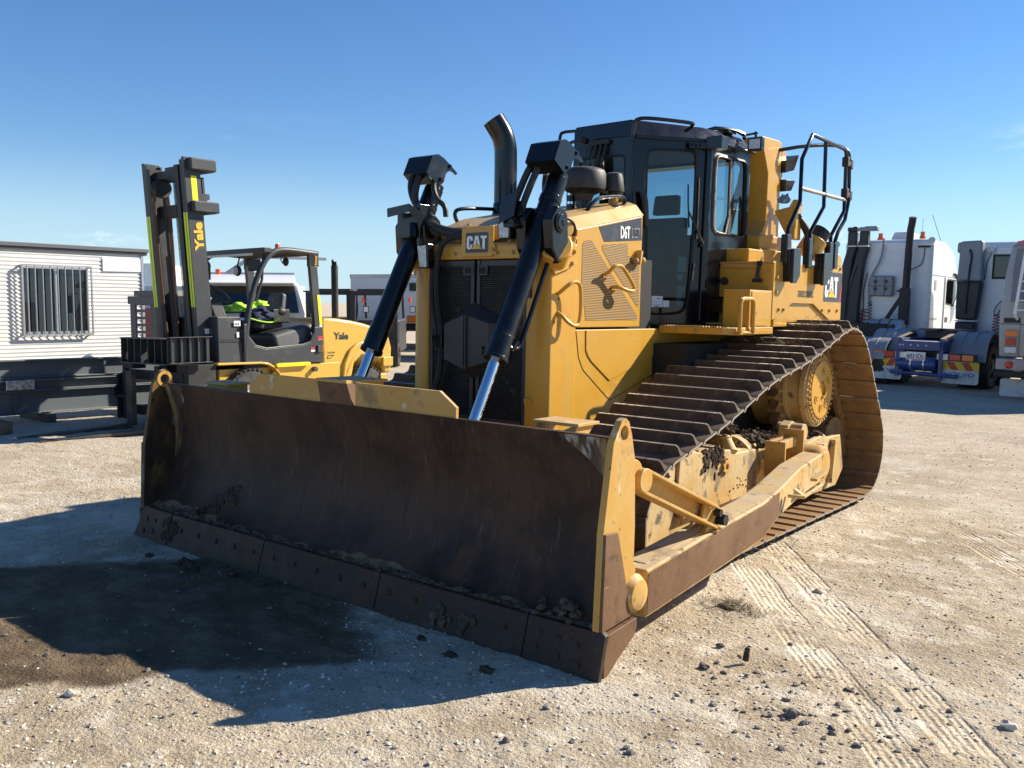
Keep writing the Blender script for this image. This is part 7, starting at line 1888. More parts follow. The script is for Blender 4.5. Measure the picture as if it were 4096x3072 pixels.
mb = MB(); mb.ring([(wy0, wz0), (wy1, wz0), (wy1, wz1), (wy0, wz1)], [(wy0+0.05, wz0+0.06), (wy1-0.05, wz0+0.06), (wy1-0.05, wz1-0.05), (wy0+0.05, wz1-0.05)], 'x', XB-0.03, XB+0.02); mb.box((XB-0.028, 5.34, wz0+0.06), (XB+0.012, 5.40, wz1-0.05))
WN = mb.build('window', M['galv'], OF, bevel=0.004)
mb = MB(); mb.face([(XB-0.012, wy0+0.05, wz0+0.06), (XB-0.012, wy1-0.05, wz0+0.06), (XB-0.012, wy1-0.05, wz1-0.05), (XB-0.012, wy0+0.05, wz1-0.05)]); mb.build('pane', M['dark_glass'], WN)
mb = MB(); mb.ring([(wy0-0.03, wz0-0.02), (wy1+0.03, wz0-0.02), (wy1+0.03, wz1+0.03), (wy0-0.03, wz1+0.03)], [(wy0, wz0+0.012), (wy1, wz0+0.012), (wy1, wz1), (wy0, wz1)], 'x', XB+0.10, XB+0.13)
for y in (wy0-0.015, wy1+0.015):
    for z in (wz0, wz1): mb.box((XB+0.0, y-0.015, z-0.015), (XB+0.10, y+0.015, z+0.015))
BG = mb.build('bar_frame', M['galv'], WN)
for i in range(9):
    mb = MB(); y = wy0+0.08+(wy1-wy0-0.16)*i/8; mb.cyl((XB+0.115, y, wz0+0.005), (XB+0.115, y, wz1+0.02), 0.014, n=8); mb.build('window_bar', M['galv'], WN)
mb = MB()
rr2 = random.Random(4)
for i in range(46): y = rr2.uniform(0, 7.1); z = 0.55+0.231*rr2.randint(0, 8)+0.0385; mb.lathe((XB+0.0125, y, z), (1, 0, 0), [(0, 0.008), (0.006, 0.006), (0.007, 0)], 6, caps=False)
o_ = mb.build('roofing_screw', M['galv'], OF); o_['kind'] = 'stuff'
ORG = Vector((0, 0, 0))
# steel beams stacked on timber bearers
def ibeam(label, name, x, y0, y1, z0, h, w, t=0.014, loose=None):
    global ORG
    ORG = Vector((x, (y0+y1)/2, 0))
    mb = MB(); mb.ext([(x-w/2, z0), (x+w/2, z0), (x+w/2, z0+t), (x+0.008, z0+t), (x+0.008, z0+h-t), (x+w/2, z0+h-t), (x+w/2, z0+h), (x-w/2, z0+h), (x-w/2, z0+h-t), (x-0.008, z0+h-t), (x-0.008, z0+t), (x-w/2, z0+t)], 'y', y0, y1)
    o = mb.build(name, M['beam_grey'], None, bevel=0.004); o.location = ORG
    ORG = Vector((0, 0, 0))
    return tag(o, label, 'steel beam', 'steel beams stacked in front of the site office')
b1 = ibeam('lowest dark grey steel beam of the stack resting on timber bearers', 'steel_beam', -8.70, -1.2, 4.6, 0.118, 0.32, 0.20)
b2 = ibeam('flat dark grey steel section lying in the middle of the beam stack', 'steel_beam', -8.72, -0.9, 4.7, 0.442, 0.14, 0.22)
b3 = ibeam('topmost dark grey steel beam of the stack under the office wall', 'steel_beam', -8.80, -1.4, 4.8, 0.60, 0.25, 0.20)
mb = MB(); mb.box((-8.77, 2.02, 0.134), (-8.605, 2.035, 0.425)); mb.v = [(x+8.70, y-1.7, z) for x, y, z in mb.v]; mb.build('stiffener', M['beam_grey'], b1)
mb = MB(); mb.ext([(3.30, 0.742), (3.46, 0.842), (3.40, 0.842), (3.30, 0.80)], 'x', -8.70, -8.69); mb.v = [(x+8.80, y-1.7, z) for x, y, z in mb.v]; mb.build('bracket', M['beam_grey'], b3)
M['foil'] = mat('foil', (0.62, 0.63, 0.64), 0.3, metal=0.6, layers=[((0.25, 0.26, 0.28), 0.4, 22, 0.45, 0.6, 0.8)], bump=0.6, bscale=25)
mb = MB(); mb.box((-8.61, 1.90, 0.455), (-8.585, 2.27, 0.588)); tag(mb.build('foil_wrap', M['foil'], bevel=0.01), 'crumpled silver plastic wrap taped on the middle steel beam', 'wrapping')
for i, (x0, x1, y, w, lb) in enumerate(((-9.3, -8.42, 2.42, 0.11, 'timber bearer sticking out under the stack of steel beams'), (-9.4, -7.75, 1.55, 0.13, 'dark square timber on the gravel at the left edge'), (-9.4, -8.3, 4.2, 0.12, 'timber bearer under the far end of the beam stack'), (-9.4, -8.3, 0.2, 0.12, 'timber bearer under the near end of the beam stack'))):
    mb = MB(); h = 0.115 if i != 1 else 0.15; mb.box((x0, y-w/2, 0.0), (x1, y+w/2, h)); tag(mb.build('timber_bearer', M['timber'], bevel=0.008), lb, 'timber')

# ================================================================== YARD BEHIND THE FORKLIFT
M['truck_white'] = mat('truck_white', (0.76, 0.77, 0.77), 0.30, layers=[((0.64, 0.63, 0.60), 0.45, 2, 0.5, 0.75, 0.5)], coat=0.4)
M['van_white'] = mat('trailer_white', (0.74, 0.74, 0.72), 0.45, layers=[((0.62, 0.61, 0.58), 0.5, 1.2, 0.48, 0.75, 0.6, (1, 1, 0.2))])
M['tray_grey'] = mat('tray_blue_grey', (0.36, 0.42, 0.47), 0.5, layers=[((0.27, 0.31, 0.34), 0.6, 2, 0.5, 0.7, 0.5)])
M['chassis_black'] = mat('chassis_black', (0.02, 0.02, 0.02), 0.6, layers=[((0.06, 0.055, 0.05), 0.8, 3, 0.5, 0.7, 0.6)])
M['rack_grey'] = mat('rack_grey', (0.15, 0.15, 0.145), 0.6)
RT = Vector((0.783, 0.622, 0)); FW = Vector((-0.622, 0.783, 0)); CAMXY = Vector((4.283, -3.503, 0))
def spot(dep, lat): return CAMXY + FW*dep + RT*lat
def turn(p, heading):        # world placement: local x right, y away
    return Matrix.Translation(p) @ Matrix.Rotation(heading, 4, 'Z')
# each of these is built about its own origin and then set down in the yard
def place(o, p, head): o.location = p; o.rotation_euler = (TILT[0], TILT[1], head); return o
HEAD = math.atan2(RT.y, RT.x)      # rows of vehicles stand square to the yard fence

# white truck facing the camera behind the forklift cab
tr = empty('truck', label='white truck with rounded roof and wide windscreen behind the forklift seat', cat='truck')
mb = MB()
cabp = [(-1.05, 0.75), (1.05, 0.75), (1.10, 1.45), (0.98, 2.02), (0.86, 2.14), (-0.86, 2.14), (-0.98, 2.02), (-1.10, 1.45)]
mb.add([(x, 0.0 + (0 if z < 1.5 else (z-1.45)*0.35), z) for x, z in cabp] + [(x, 1.7, z) for x, z in cabp], [tuple(range(8)), tuple(range(8, 16))[::-1]] + [(i, 8+i, 8+(i+1) % 8, (i+1) % 8) for i in range(8)])
mb.build('cab', M['truck_white'], tr, bevel=0.08, seg=4)
mb = MB(); mb.ext([(-0.15, 2.05), (0.2, 2.02), (0.9, 2.10), (1.5, 2.12), (1.5, 2.22), (0.5, 2.24), (0.1, 2.18)], 'x', -0.90, 0.90); mb.build('roof_cap', M['truck_white'], tr, bevel=0.05, seg=3)
mb = MB(); mb.face([(-0.96, -0.012, 1.46), (0.96, -0.012, 1.46), (0.88, 0.17, 2.0), (-0.88, 0.17, 2.0)]); mb.build('windscreen', M['dark_glass'], tr)
mb = MB(); mb.box((-0.85, -0.03, 0.85), (0.85, -0.004, 1.28)); mb.build('grille', M['chassis_black'], tr, bevel=0.01)
for s in (-1, 1):
    mb = MB(); mb.box((1.14*s, -0.05, 1.45), (1.32*s, 0.02, 1.85)); mb.tube([(1.05*s, 0.1, 1.9), (1.22*s, 0.0, 1.88)], 0.018, 6); mb.build('mirror', M['chassis_black'], tr, bevel=0.02)
    mb = MB(); mb.box((0.72*s, -0.04, 0.80), (0.98*s, -0.005, 0.98)); mb.build('headlight', M['lamp_glass'], tr, bevel=0.01)
    wheel('wheel', (1.0*s, 0.7, 0.47), 0.47, 0.30, s, tr, 0.27, M['white'], lugs=20)
mb = MB(); mb.box((-0.9, 1.75, 0.70), (0.9, 4.5, 0.85)); mb.build('chassis', M['chassis_black'], tr)
mb = MB(); mb.bar((-0.55, 0.9, 2.20), (0.05, 1.0, 2.62), 0.08, 0.08); mb.bar((0.05, 1.0, 2.62), (1.6, 1.4, 2.60), 0.06, 0.06); mb.bar((-0.85, 0.8, 2.26), (0.9, 0.8, 2.26), 0.05, 0.05); mb.build('ladder_rack', M['galv'], tr)
mb = MB(); mb.lathe((-0.62, 0.6, 2.20), (0, 0, 1), [(0, 0.06), (0.05, 0.06), (0.052, 0.05), (0.14, 0.05), (0.15, 0)], 14, caps=False); mb.build('beacon', M['beacon_red'], tr)
place(tr, spot(18.6, -5.25), HEAD+0.26)

# grey slatted stillage behind the mast
st_ = empty('stillage', label='grey slatted steel rack standing behind the forklift mast', cat='rack')
for x in (-0.62, -0.22, 0.18, 0.58):
    mb = MB(); mb.box((x, 0, 0.0), (x+0.09, 0.08, 1.75)); mb.build('upright', M['rack_grey'], st_)
for i in range(11):
    mb = MB(); mb.box((-0.62, 0.02, 0.35+0.125*i), (0.67, 0.06, 0.40+0.125*i)); mb.build('slat', M['rack_grey'], st_)
mb = MB(); mb.box((-0.66, -0.01, 1.62), (0.70, 0.5, 1.76)); mb.box((-0.55, 0.0, 1.762), (0.2, 0.4, 1.86)); mb.box((-0.62, 0.9, 0.0), (0.67, 0.94, 1.7)); mb.build('top_rail', M['rack_grey'], st_, bevel=0.01)
place(st_, spot(16.4, -6.12), HEAD)

# second white building with a small paned window
b2_ = empty('far_office', label='distant white cabin with small six pane window beyond the office corner', cat='building')
mb = MB(); mb.box((-7, 0, 0), (0.25, 6, 4.0)); mb.build('wall', M['van_white'], b2_, bevel=0.02)
mb = MB(); mb.box((-2.0, -0.04, 2.62), (-0.1, 0.0, 3.8)); wf = mb.build('window', M['white'], b2_, bevel=0.01)
for i in range(2):
    for j in range(3):
        mb = MB(); mb.box((-1.85+0.80*i, -0.06, 2.72+0.34*j), (-1.15+0.80*i, -0.041, 3.0+0.34*j)); mb.build('pane', M['tray_grey'], wf)
place(b2_, spot(62.0, -24.2), HEAD)
mb = MB(); mb.box((-1.3, 0, 0.0), (1.4, 2, 1.45)); o_ = mb.build('red_container', mat('red_paint', (0.30, 0.05, 0.04), 0.5), None, bevel=0.03); tag(o_, 'low dark red container glimpsed behind the forklift mast', 'container'); place(o_, spot(27.0, -9.5), HEAD)
mb = MB(); mb.box((-9, 0, 0.0), (9, 2.4, 2.45)); o_ = mb.build('blue_container', mat('pale_blue', (0.34, 0.45, 0.52), 0.6), None, bevel=0.03); tag(o_, 'long pale blue container far behind the forklift mast', 'container'); place(o_, spot(58.0, -22.5), HEAD)

# long white trailers in the background
def trailer(label, p, head, length, h, z0, ribs):
    t = empty('trailer', label=label, cat='trailer', group='white trailers parked along the back of the yard')
    mb = MB(); mb.box((0, 0, z0), (length, 2.5, h)); mb.build('box_body', M['van_white'], t, bevel=0.03)
    mb = MB(); mb.box((-0.01, -0.015, h-0.11), (length+0.01, 2.51, h+0.012)); mb.build('top_rail', M['galv'], t)
    for i in range(ribs):
        x = length*(i+0.5)/ribs; mb = MB(); mb.box((x-0.03, -0.02, z0+0.05), (x+0.03, -0.002, h-0.13)); mb.build('rib', M['van_white'], t)
    mb = MB(); mb.box((0.3, 0.4, z0-0.25), (length-0.3, 2.1, z0)); mb.box((0.4, 0.3, 0.0), (0.6, 0.5, z0-0.25)); mb.build('underframe', M['chassis_black'], t)
    for x in (length-1.2, length-2.4):
        wheel('wheel', (0, 0, 0), 0.48, 0.3, 1, t, 0.27, M['white'], lugs=16).matrix_local = Matrix.Translation((x, 0.32, 0.48)) @ Matrix.Rotation(-PI/2, 4, 'Z')
    place(t, p, head); return t
t1_ = trailer('white refrigerated trailer with grey end wall behind the forklift pillar', spot(29.0, -5.05), HEAD-0.12, 9.5, 2.56, 1.05, 3)
mb = MB(); mb.box((1.9, -0.10, 2.05), (2.15, -0.022, 2.3)); mb.build('vent', M['chassis_black'], t1_)
flat('warning_label', [[(1.8, 1.08), (2.1, 1.08), (2.1, 1.3), (1.8, 1.3)]], (0, -0.02, 0), (1, 0, 0), (0, 0, 1), M['amber'], t1_, 0.003)
trailer('plain white trailer standing behind the blue grey tipper tray', spot(37.5, -5.9), HEAD-0.05, 12.0, 2.78, 0.9, 2)

# tipper truck seen from behind
tp = empty('tipper_truck', label='tipper truck with pale blue grey tray seen past the radiator', cat='truck')
mb = MB(); mb.box((-1.75, 0, 1.05), (2.3, 3.6, 1.12)); mb.box((-1.75, 0.0, 1.12), (-0.2, 0.06, 1.62)); mb.box((-0.06, 0.0, 1.12), (2.3, 0.06, 1.62)); mb.box((-1.75, 3.5, 1.12), (2.3, 3.6, 1.7)); mb.box((-0.2, -0.03, 0.98), (-0.06, 0.08, 1.75))
TY = mb.build('tray', M['tray_grey'], tp, bevel=0.01)
for x0 in (-1.62, -0.72, 0.12, 1.0):
    mb = MB(); mb.ring([(x0, 1.2), (x0+0.36, 1.2), (x0+0.36, 1.54), (x0, 1.54)], [(x0+0.04, 1.24), (x0+0.32, 1.24), (x0+0.32, 1.50), (x0+0.04, 1.50)], 'y', -0.02, 0.0); mb.build('tray_panel', M['tray_grey'], TY)
for x in (-1.6, -0.13, 0.02):
    mb = MB(); mb.lathe((x, 0.03, 1.62), (0, 0, 1), [(0, 0.06), (0.08, 0.06), (0.14, 0.0)], 10, caps=False); mb.build('hinge', M['tray_grey'], TY)
mb = MB(); mb.box((-1.2, 0.1, 0.72), (1.6, 3.6, 1.03)); mb.box((-0.9, -0.02, 0.62), (-0.1, 0.1, 0.95)); mb.build('chassis', M['chassis_black'], tp)
flat('number_plate', [[(-0.62, 0.70), (-0.26, 0.70), (-0.26, 0.86), (-0.62, 0.86)]], (0, -0.025, 0), (1, 0, 0), (0, 0, 1), M['print_white'], tp, 0.003)
for x in (-1.1, 0.28):
    mb = MB(); mb.box((x, -0.04, 0.66), (x+0.14, 0.0, 0.86)); mb.build('tail_light', M['red_lens'], tp); mb = MB(); mb.box((x-0.09 if x < 0 else x+0.15, -0.04, 0.66), (x-0.01 if x < 0 else x+0.23, 0.0, 0.86)); mb.build('indicator', M['amber'], tp)
flat('mudflap', [[(-0.62, 0.14), (-0.20, 0.10), (-0.14, 0.44), (-0.66, 0.46)]], (0, -0.02, 0), (1, 0, 0), (0, 0, 1), M['white'], tp, 0.003)
text('lettering', 'ISUZU', (-0.55, -0.03, 0.31), (1, 0, 0), (0, 0, 1), 0.32, 0.08, M['print_red'], tp, bold=0.03, ext=0.004)
for x, ax in ((0.75, 1), (0.42, 1), (-0.62, -1), (-0.95, -1)):
    wheel('wheel', (x+0.1*ax, 0.75, 0.46), 0.46, 0.26, ax, tp, 0.26, M['chassis_black'], lugs=18)
place(tp, spot(33.5, -3.75), HEAD-0.14)

# dark forklifts parked further back
def back_forklift(label, p, head, lamps):
    f_ = empty('forklift', label=label, cat='forklift', group='dark forklifts parked behind the yellow forklift')
    mb = MB()
    for x in (-0.62, 0.50): mb.box((x, 0, 0.1), (x+0.12, 0.12, 2.02))
    mb.box((-0.62, 0.02, 1.90), (0.62, 0.10, 2.02)); mb.build('mast', M['fl_black'], f_, bevel=0.006)
    mb = MB(); mb.box((-0.6, 0.5, 0.35), (0.6, 2.2, 1.25)); mb.build('body', M['fl_dark'], f_, bevel=0.06, seg=3)
    mb = MB()
    for x in (-0.55, 0.52):
        mb.tube([(x, 0.5, 1.2), (x, 0.7, 1.9), (x, 0.9, 2.05), (x, 2.0, 2.05), (x, 2.2, 1.2)], 0.035, 8)
    mb.box((-0.57, 0.85, 2.03), (0.55, 2.0, 2.08)); mb.build('overhead_guard', M['fl_black'], f_)
    for x in lamps:
        mb = MB(); mb.lathe((x, 0.02, 1.72), (0, 0, 1), [(0, 0.05), (0.02, 0.05), (0.022, 0.042), (0.13, 0.04), (0.14, 0)], 12, caps=False); mb.build('beacon', M['beacon_red'], f_)
        mb = MB(); mb.box((x, -0.06, 1.45), (x+0.16, 0.0, 1.62)); wl = mb.build('work_lamp', M['fl_black'], f_, bevel=0.01); mb = MB(); mb.face([(x+0.02, -0.062, 1.47), (x+0.14, -0.062, 1.47), (x+0.14, -0.062, 1.60), (x+0.02, -0.062, 1.60)]); mb.build('lens', M['lamp_glass'], wl)
    mb = MB(); mb.box((-0.55, -0.05, 0.2), (0.55, 0.0, 0.75)); mb.build('carriage', M['fl_black'], f_)
    for x, ax in ((0.62, 1), (-0.62, -1)):
        wheel('wheel', (x, 0.35, 0.34), 0.34, 0.22, ax, f_, 0.19, M['fl_dark'], lugs=16)
    place(f_, p, head); return f_
back_forklift('dark forklift with two orange beacons behind the yellow engine cover', spot(24.5, -3.65), HEAD, (-0.28, 0.95))
back_forklift('dark forklift with open mast right of the white truck cab', spot(26.0, -5.15), HEAD+0.1, ())
# smaller forklift right behind the counterweight: cage, mast and front wheel
f3 = empty('forklift', label='small forklift with barred load backrest beside the yellow counterweight', cat='forklift')
mb = MB(); mb.ring([(-0.32, 0.86), (0.18, 0.86), (0.18, 1.28), (-0.32, 1.28)], [(-0.29, 0.885), (0.155, 0.885), (0.155, 1.255), (-0.29, 1.255)], 'y', -0.02, 0.02)
for x in (-0.17, -0.02): mb.box((x-0.012, -0.01, 0.88), (x+0.012, 0.01, 1.26))
mb.build('load_backrest', M['fl_black'], f3)
mb = MB(); mb.box((0.10, 0.03, 0.05), (0.175, 0.14, 1.28)); mb.box((-0.35, -0.03, 0.50), (0.05, 0.03, 0.56)); mb.box((-0.35, -0.03, 0.62), (0.0, 0.03, 0.66)); mb.box((-0.35, -0.03, 0.12), (0.09, 0.03, 0.18)); mb.build('carriage', M['fl_black'], f3, bevel=0.004)
mb = MB()
mb.lathe((-0.30, 0.45, 0.34), (1, 0, 0), [(0, 0.19), (0.02, 0.30), (0.05, 0.335), (0.27, 0.335), (0.30, 0.30), (0.32, 0.19)], 32)
for i in range(20):
    a = 2*PI*i/20; u = Vector((0, math.cos(a), math.sin(a))); c0 = Vector((-0.14, 0.45, 0.34)); mb.bar(c0+u*0.335+Vector((-0.13, 0, 0)), c0+Vector((0.13, 0, 0))+Vector((0, math.cos(a+0.25), math.sin(a+0.25)))*0.335, 0.05, 0.02, tuple(u))
mb.build('front_wheel', mat('pale_tyre', (0.17, 0.165, 0.155), 0.85), f3)
mb = MB(); mb.box((-0.95, 0.3, 0.3), (-0.36, 2.0, 1.0)); mb.build('body', M['fl_dark'], f3, bevel=0.05)
place(f3, spot(15.9, -3.35), HEAD)

# ================================================================== TRUCKS AND BUS ON THE RIGHT
M['fender_grey'] = mat('fender_grey', (0.25, 0.265, 0.285), 0.45, layers=[((0.33, 0.33, 0.33), 0.55, 3, 0.48, 0.7, 0.6)])
M['blue_paint'] = mat('blue_chassis', (0.018, 0.052, 0.20), 0.4, layers=[((0.03, 0.07, 0.22), 0.5, 4, 0.5, 0.7, 0.5)], coat=0.3)
M['hose_red'] = mat('hose_red', (0.35, 0.03, 0.03), 0.4); M['hose_blue'] = mat('hose_blue', (0.03, 0.10, 0.33), 0.4)
M['bus_paint'] = mat('bus_bronze', (0.34, 0.32, 0.30), 0.35, metal=0.25, layers=[((0.28, 0.26, 0.245), 0.4, 2, 0.45, 0.7, 0.5)], coat=0.3)
M['bus_glass'] = mat('bus_glass', (0.16, 0.165, 0.18), 0.2)
M['flap_grey'] = mat('flap_grey', (0.62, 0.62, 0.60), 0.6, layers=[((0.45, 0.43, 0.39), 0.7, 5, 0.45, 0.65, 0.7)])
M['flap_yellow'] = mat('flap_yellow', (0.72, 0.48, 0.02), 0.5); M['flap_red'] = mat('flap_red', (0.48, 0.05, 0.03), 0.5)
M['print_blue'] = mat('print_blue', (0.06, 0.17, 0.36), 0.5)
M['alloy'] = mat('alloy', (0.62, 0.62, 0.62), 0.3, metal=0.8)
M['snorkel'] = mat('snorkel', (0.028, 0.031, 0.036), 0.5, bump=0.08, bscale=8)

def beacon(p, parent, m_):
    mb = MB(); mb.lathe(p, (0, 0, 1), [(0, 0.09), (0.03, 0.09), (0.06, 0.075), (0.062, 0.062), (0.18, 0.06), (0.19, 0.0)], 16, caps=False); mb.build('beacon', m_, parent)
def coil(name, p0, p1, r, turns, m_, parent, th=0.012):
    p0 = Vector(p0); p1 = Vector(p1); mb = MB(); pts = []
    for i in range(turns*8+1):
        a = 2*PI*i/8; pts.append(p0.lerp(p1, i/(turns*8))+Vector((math.cos(a)*r, math.sin(a)*r, 0)))
    mb.tube(pts, th, 6); return mb.build(name, m_, parent)

# ---- sleeper cab truck (local x right, y forward; back wall at y = 0)
TA = empty('prime_mover', label='white high roof sleeper truck seen from behind with tall exhaust stack', cat='truck')
wl, wr = -1.17, 1.17
mb = MB()
roof = [(0.0, 1.02), (0.0, 3.62), (0.08, 3.72), (1.50, 3.70), (2.35, 3.45), (2.70, 3.05), (2.80, 2.70), (3.0, 2.0), (3.05, 1.05)]
mb.ext(roof, 'x', wl, wr)
CA = mb.build('cab', M['truck_white'], TA, bevel=0.10, seg=4)
for i, z in enumerate((3.30, 3.02, 2.72, 2.42, 2.12, 1.82, 1.52)):
    for xa, xb in ((-0.62, 0.45), (0.58, 0.98)):
        mb = MB(); mb.box((xa, -0.012, z), (xb, 0.0, z+0.035)); mb.box((xa, -0.012, z+0.09), (xb, 0.0, z+0.105)); mb.build('pressed_rib', M['truck_white'], CA, bevel=0.004)
mb = MB(); mb.tube([(x, -0.004, z) for x, z in rrect(-0.30, 2.05, 0.72, 2.75, 0.12, 5)], 0.010, 6, closed=True); mb.build('pressed_panel', M['truck_white'], CA)
mb = MB(); mb.box((wr-0.04, 0.02, 1.05), (wr+0.012, 0.06, 3.55)); mb.build('corner_seam', M['galv'], CA)
# right side: door, window, locker, mirror
mb = MB(); mb.ext([(1.45, 1.12), (1.45, 2.72), (2.62, 2.72), (2.78, 2.2), (2.90, 1.12)], 'x', wr+0.0, wr+0.022); DR = mb.build('door', M['truck_white'], TA, bevel=0.01)
mb = MB(); mb.ext([(1.58, 2.02), (1.58, 2.58), (1.66, 2.66), (2.52, 2.66), (2.68, 2.20), (2.38, 1.98)], 'x', wr+0.023, wr+0.027); mb.build('pane', M['clear_glass'], DR)
mb = MB(); mb.ext([(1.54, 1.98), (1.54, 2.60), (1.63, 2.70), (2.56, 2.70), (2.74, 2.18), (2.40, 1.92)], 'x', wr+0.0225, wr+0.0228); mb.build('window_seal', M['chassis_black'], DR)
mb = MB(); mb.box((wr, 0.35, 2.35), (wr+0.008, 0.55, 2.62)); mb.box((wr, 0.10, 1.55), (wr+0.008, 0.80, 1.60)); mb.box((wr, 1.38, 1.05), (wr+0.01, 1.395, 2.75)); mb.box((wr, 0.0, 2.745), (wr+0.01, 2.72, 2.765)); mb.build('side_vent', M['galv'], CA)
mb = MB(); mb.box((wr+0.022, 1.56, 1.48), (wr+0.03, 1.84, 1.62)); mb.build('door_handle', M['chassis_black'], DR)
mb = MB(); mb.box((wr+0.14, 2.70, 1.85), (wr+0.34, 2.80, 2.72)); mb.tube([(wr-0.05, 2.74, 2.70), (wr+0.25, 2.75, 2.68)], 0.025, 8); mb.tube([(wr-0.05, 2.77, 1.95), (wr+0.25, 2.75, 1.98)], 0.025, 8); mb.build('mirror', M['chassis_black'], TA, bevel=0.03)
mb = MB(); mb.ext([(2.3, 2.88), (2.7, 2.84), (3.05, 2.68), (3.05, 2.62), (2.7, 2.76)], 'x', wl+0.06, wr+0.06); mb.build('sun_visor', M['chassis_black'], TA)
mb = MB(); mb.ext([(0.05, 0.60), (0.05, 1.03), (1.35, 1.08), (1.5, 0.80), (1.45, 0.58)], 'x', wr-0.30, wr+0.0); mb.ext([(2.7, 0.45), (2.7, 1.05), (3.1, 1.05), (3.15, 0.45)], 'x', wl, wr); mb.build('side_skirt', M['truck_white'], TA, bevel=0.03)
# snorkels
for x0, tip in ((-1.12, 0), (-0.80, 1)):
    mb = MB()
    path_ = [(x0, -0.16, 1.10), (x0+0.0, -0.16, 1.9), (x0+0.04, -0.16, 2.6), (x0+0.13, -0.14, 3.15), (x0+0.20, -0.12, 3.45), (x0+0.20, -0.12, 3.95)]
    for k in range(len(path_)-1):
        a, b2 = path_[k], path_[k+1]; wa = 0.165 if k < 3 else 0.125; wb = 0.165 if k < 2 else 0.125
        mb.hexa([(a[0]-wa, a[1]-0.12, a[2]), (a[0]+wa, a[1]-0.12, a[2]), (a[0]+wa, a[1]+0.12, a[2]), (a[0]-wa, a[1]+0.12, a[2]), (b2[0]-wb, b2[1]-0.12, b2[2]), (b2[0]+wb, b2[1]-0.12, b2[2]), (b2[0]+wb, b2[1]+0.12, b2[2]), (b2[0]-wb, b2[1]+0.12, b2[2])])
    SN = mb.build('snorkel', M['snorkel'], TA, bevel=0.05, seg=3)
    mb = MB(); mb.box((x0+0.06, -0.25, 3.52), (x0+0.34, 0.01, 3.55)); mb.build('band', M['white'], SN)
    mb = MB(); mb.box((x0+0.20, -0.22, 3.95), (x0+0.55 if tip else x0+0.33, 0.0, 4.08)); mb.box((x0+0.06, -0.23, 3.94), (x0+0.33, 0.0, 4.06)); mb.build('snorkel_cap', M['fender_grey'] if tip else M['snorkel'], SN, bevel=0.03)
mb = MB(); mb.tube([(-0.96, -0.30, 1.3), (-0.90, -0.30, 2.3), (-0.72, -0.29, 3.0)], 0.012, 6); mb.tube([(-0.62, -0.03, 1.3), (-0.55, -0.03, 1.9), (-0.60, -0.03, 2.3), (-0.5, -0.03, 2.8)], 0.012, 6, smooth=2); mb.build('cable', M['chassis_black'], TA)
mb = MB(); mb.box((-1.3, -0.30, 1.36), (-0.62, 0.0, 1.385)); mb.build('snorkel_band', M['white'], TA)
# exhaust stack with bracket and heat shield
mb = MB(); mb.tube([(0.62, -0.35, 1.60), (0.66, -0.35, 3.9), (0.70, -0.36, 4.12), (0.72, -0.40, 4.26)], 0.095, 18, smooth=1); EXA = mb.build('exhaust_stack', mat('brown_black', (0.022, 0.016, 0.013), 0.6), TA)
mb = MB(); mb.box((0.50, -0.46, 1.40), (0.74, -0.24, 2.38)); mb.bar((0.05, -0.30, 1.36), (0.55, -0.30, 2.20), 0.08, 0.10); mb.bar((0.40, -0.32, 2.30), (0.72, -0.32, 2.34), 0.10, 0.05); mb.build('stack_bracket', M['chassis_black'], EXA, bevel=0.01)
# water tank on the back wall
mb = MB(); mb.box((-0.40, -0.20, 2.16), (0.24, -0.013, 2.72)); WT = mb.build('tool_tank', M['fender_grey'], TA, bevel=0.05, seg=3)
mb = MB()
for x in (-0.22, 0.03): mb.box((x-0.008, -0.207, 2.18), (x+0.008, -0.20, 2.70))
mb.box((-0.38, -0.207, 2.43), (0.22, -0.20, 2.445)); mb.build('strap', M['chassis_black'], WT)
for x in (-0.22, 0.06):
    for z in (2.36, 2.56): mb = MB(); mb.lathe((x, -0.20, z), (0, -1, 0), [(0, 0.05), (0.02, 0.05), (0.022, 0.02), (0.03, 0)], 12, caps=False); mb.build('tap', mat('tap_brown', (0.10, 0.04, 0.03), 0.5), WT)
mb = MB(); mb.tube([(-0.10, -0.06, 3.74), (-0.10, -0.10, 3.5), (-0.13, -0.10, 3.2), (-0.30, -0.10, 2.85), (-0.42, -0.10, 2.6), (-0.42, -0.08, 2.3), (-0.40, -0.05, 1.9)], 0.026, 8, smooth=3); mb.build('grey_hose', M['fender_grey'], TA)
coil('coil_hose', (-0.62, -0.12, 1.10), (-0.50, -0.12, 1.80), 0.085, 7, M['hose_red'], TA); coil('coil_hose', (-0.35, -0.1, 1.2), (-0.37, -0.1, 2.0), 0.05, 9, M['chassis_black'], TA)
mb = MB(); mb.tube([(0.98, -0.05, 3.5), (0.95, -0.05, 3.1), (0.86, -0.05, 2.98), (0.55, -0.05, 2.85), (0.52, -0.05, 2.6), (0.42, -0.05, 2.3), (0.44, -0.05, 1.95)], 0.012, 6, smooth=2); mb.box((0.80, -0.06, 3.48), (1.12, -0.02, 3.53)); mb.build('cable', M['chassis_black'], TA)
for x, z in ((1.16, 3.66), (-1.36, 3.60)):
    mb = MB(); mb.lathe((x, -0.10, z), (0, -1, 0), [(-0.03, 0.03), (0, 0.085), (0.03, 0.09), (0.032, 0)], 18, caps=False); mb.build('work_lamp', M['lamp_glass'], TA)
beacon((-0.35, 0.45, 3.74), TA, M['beacon_red']); beacon((0.82, 0.25, 3.74), TA, M['amber'])
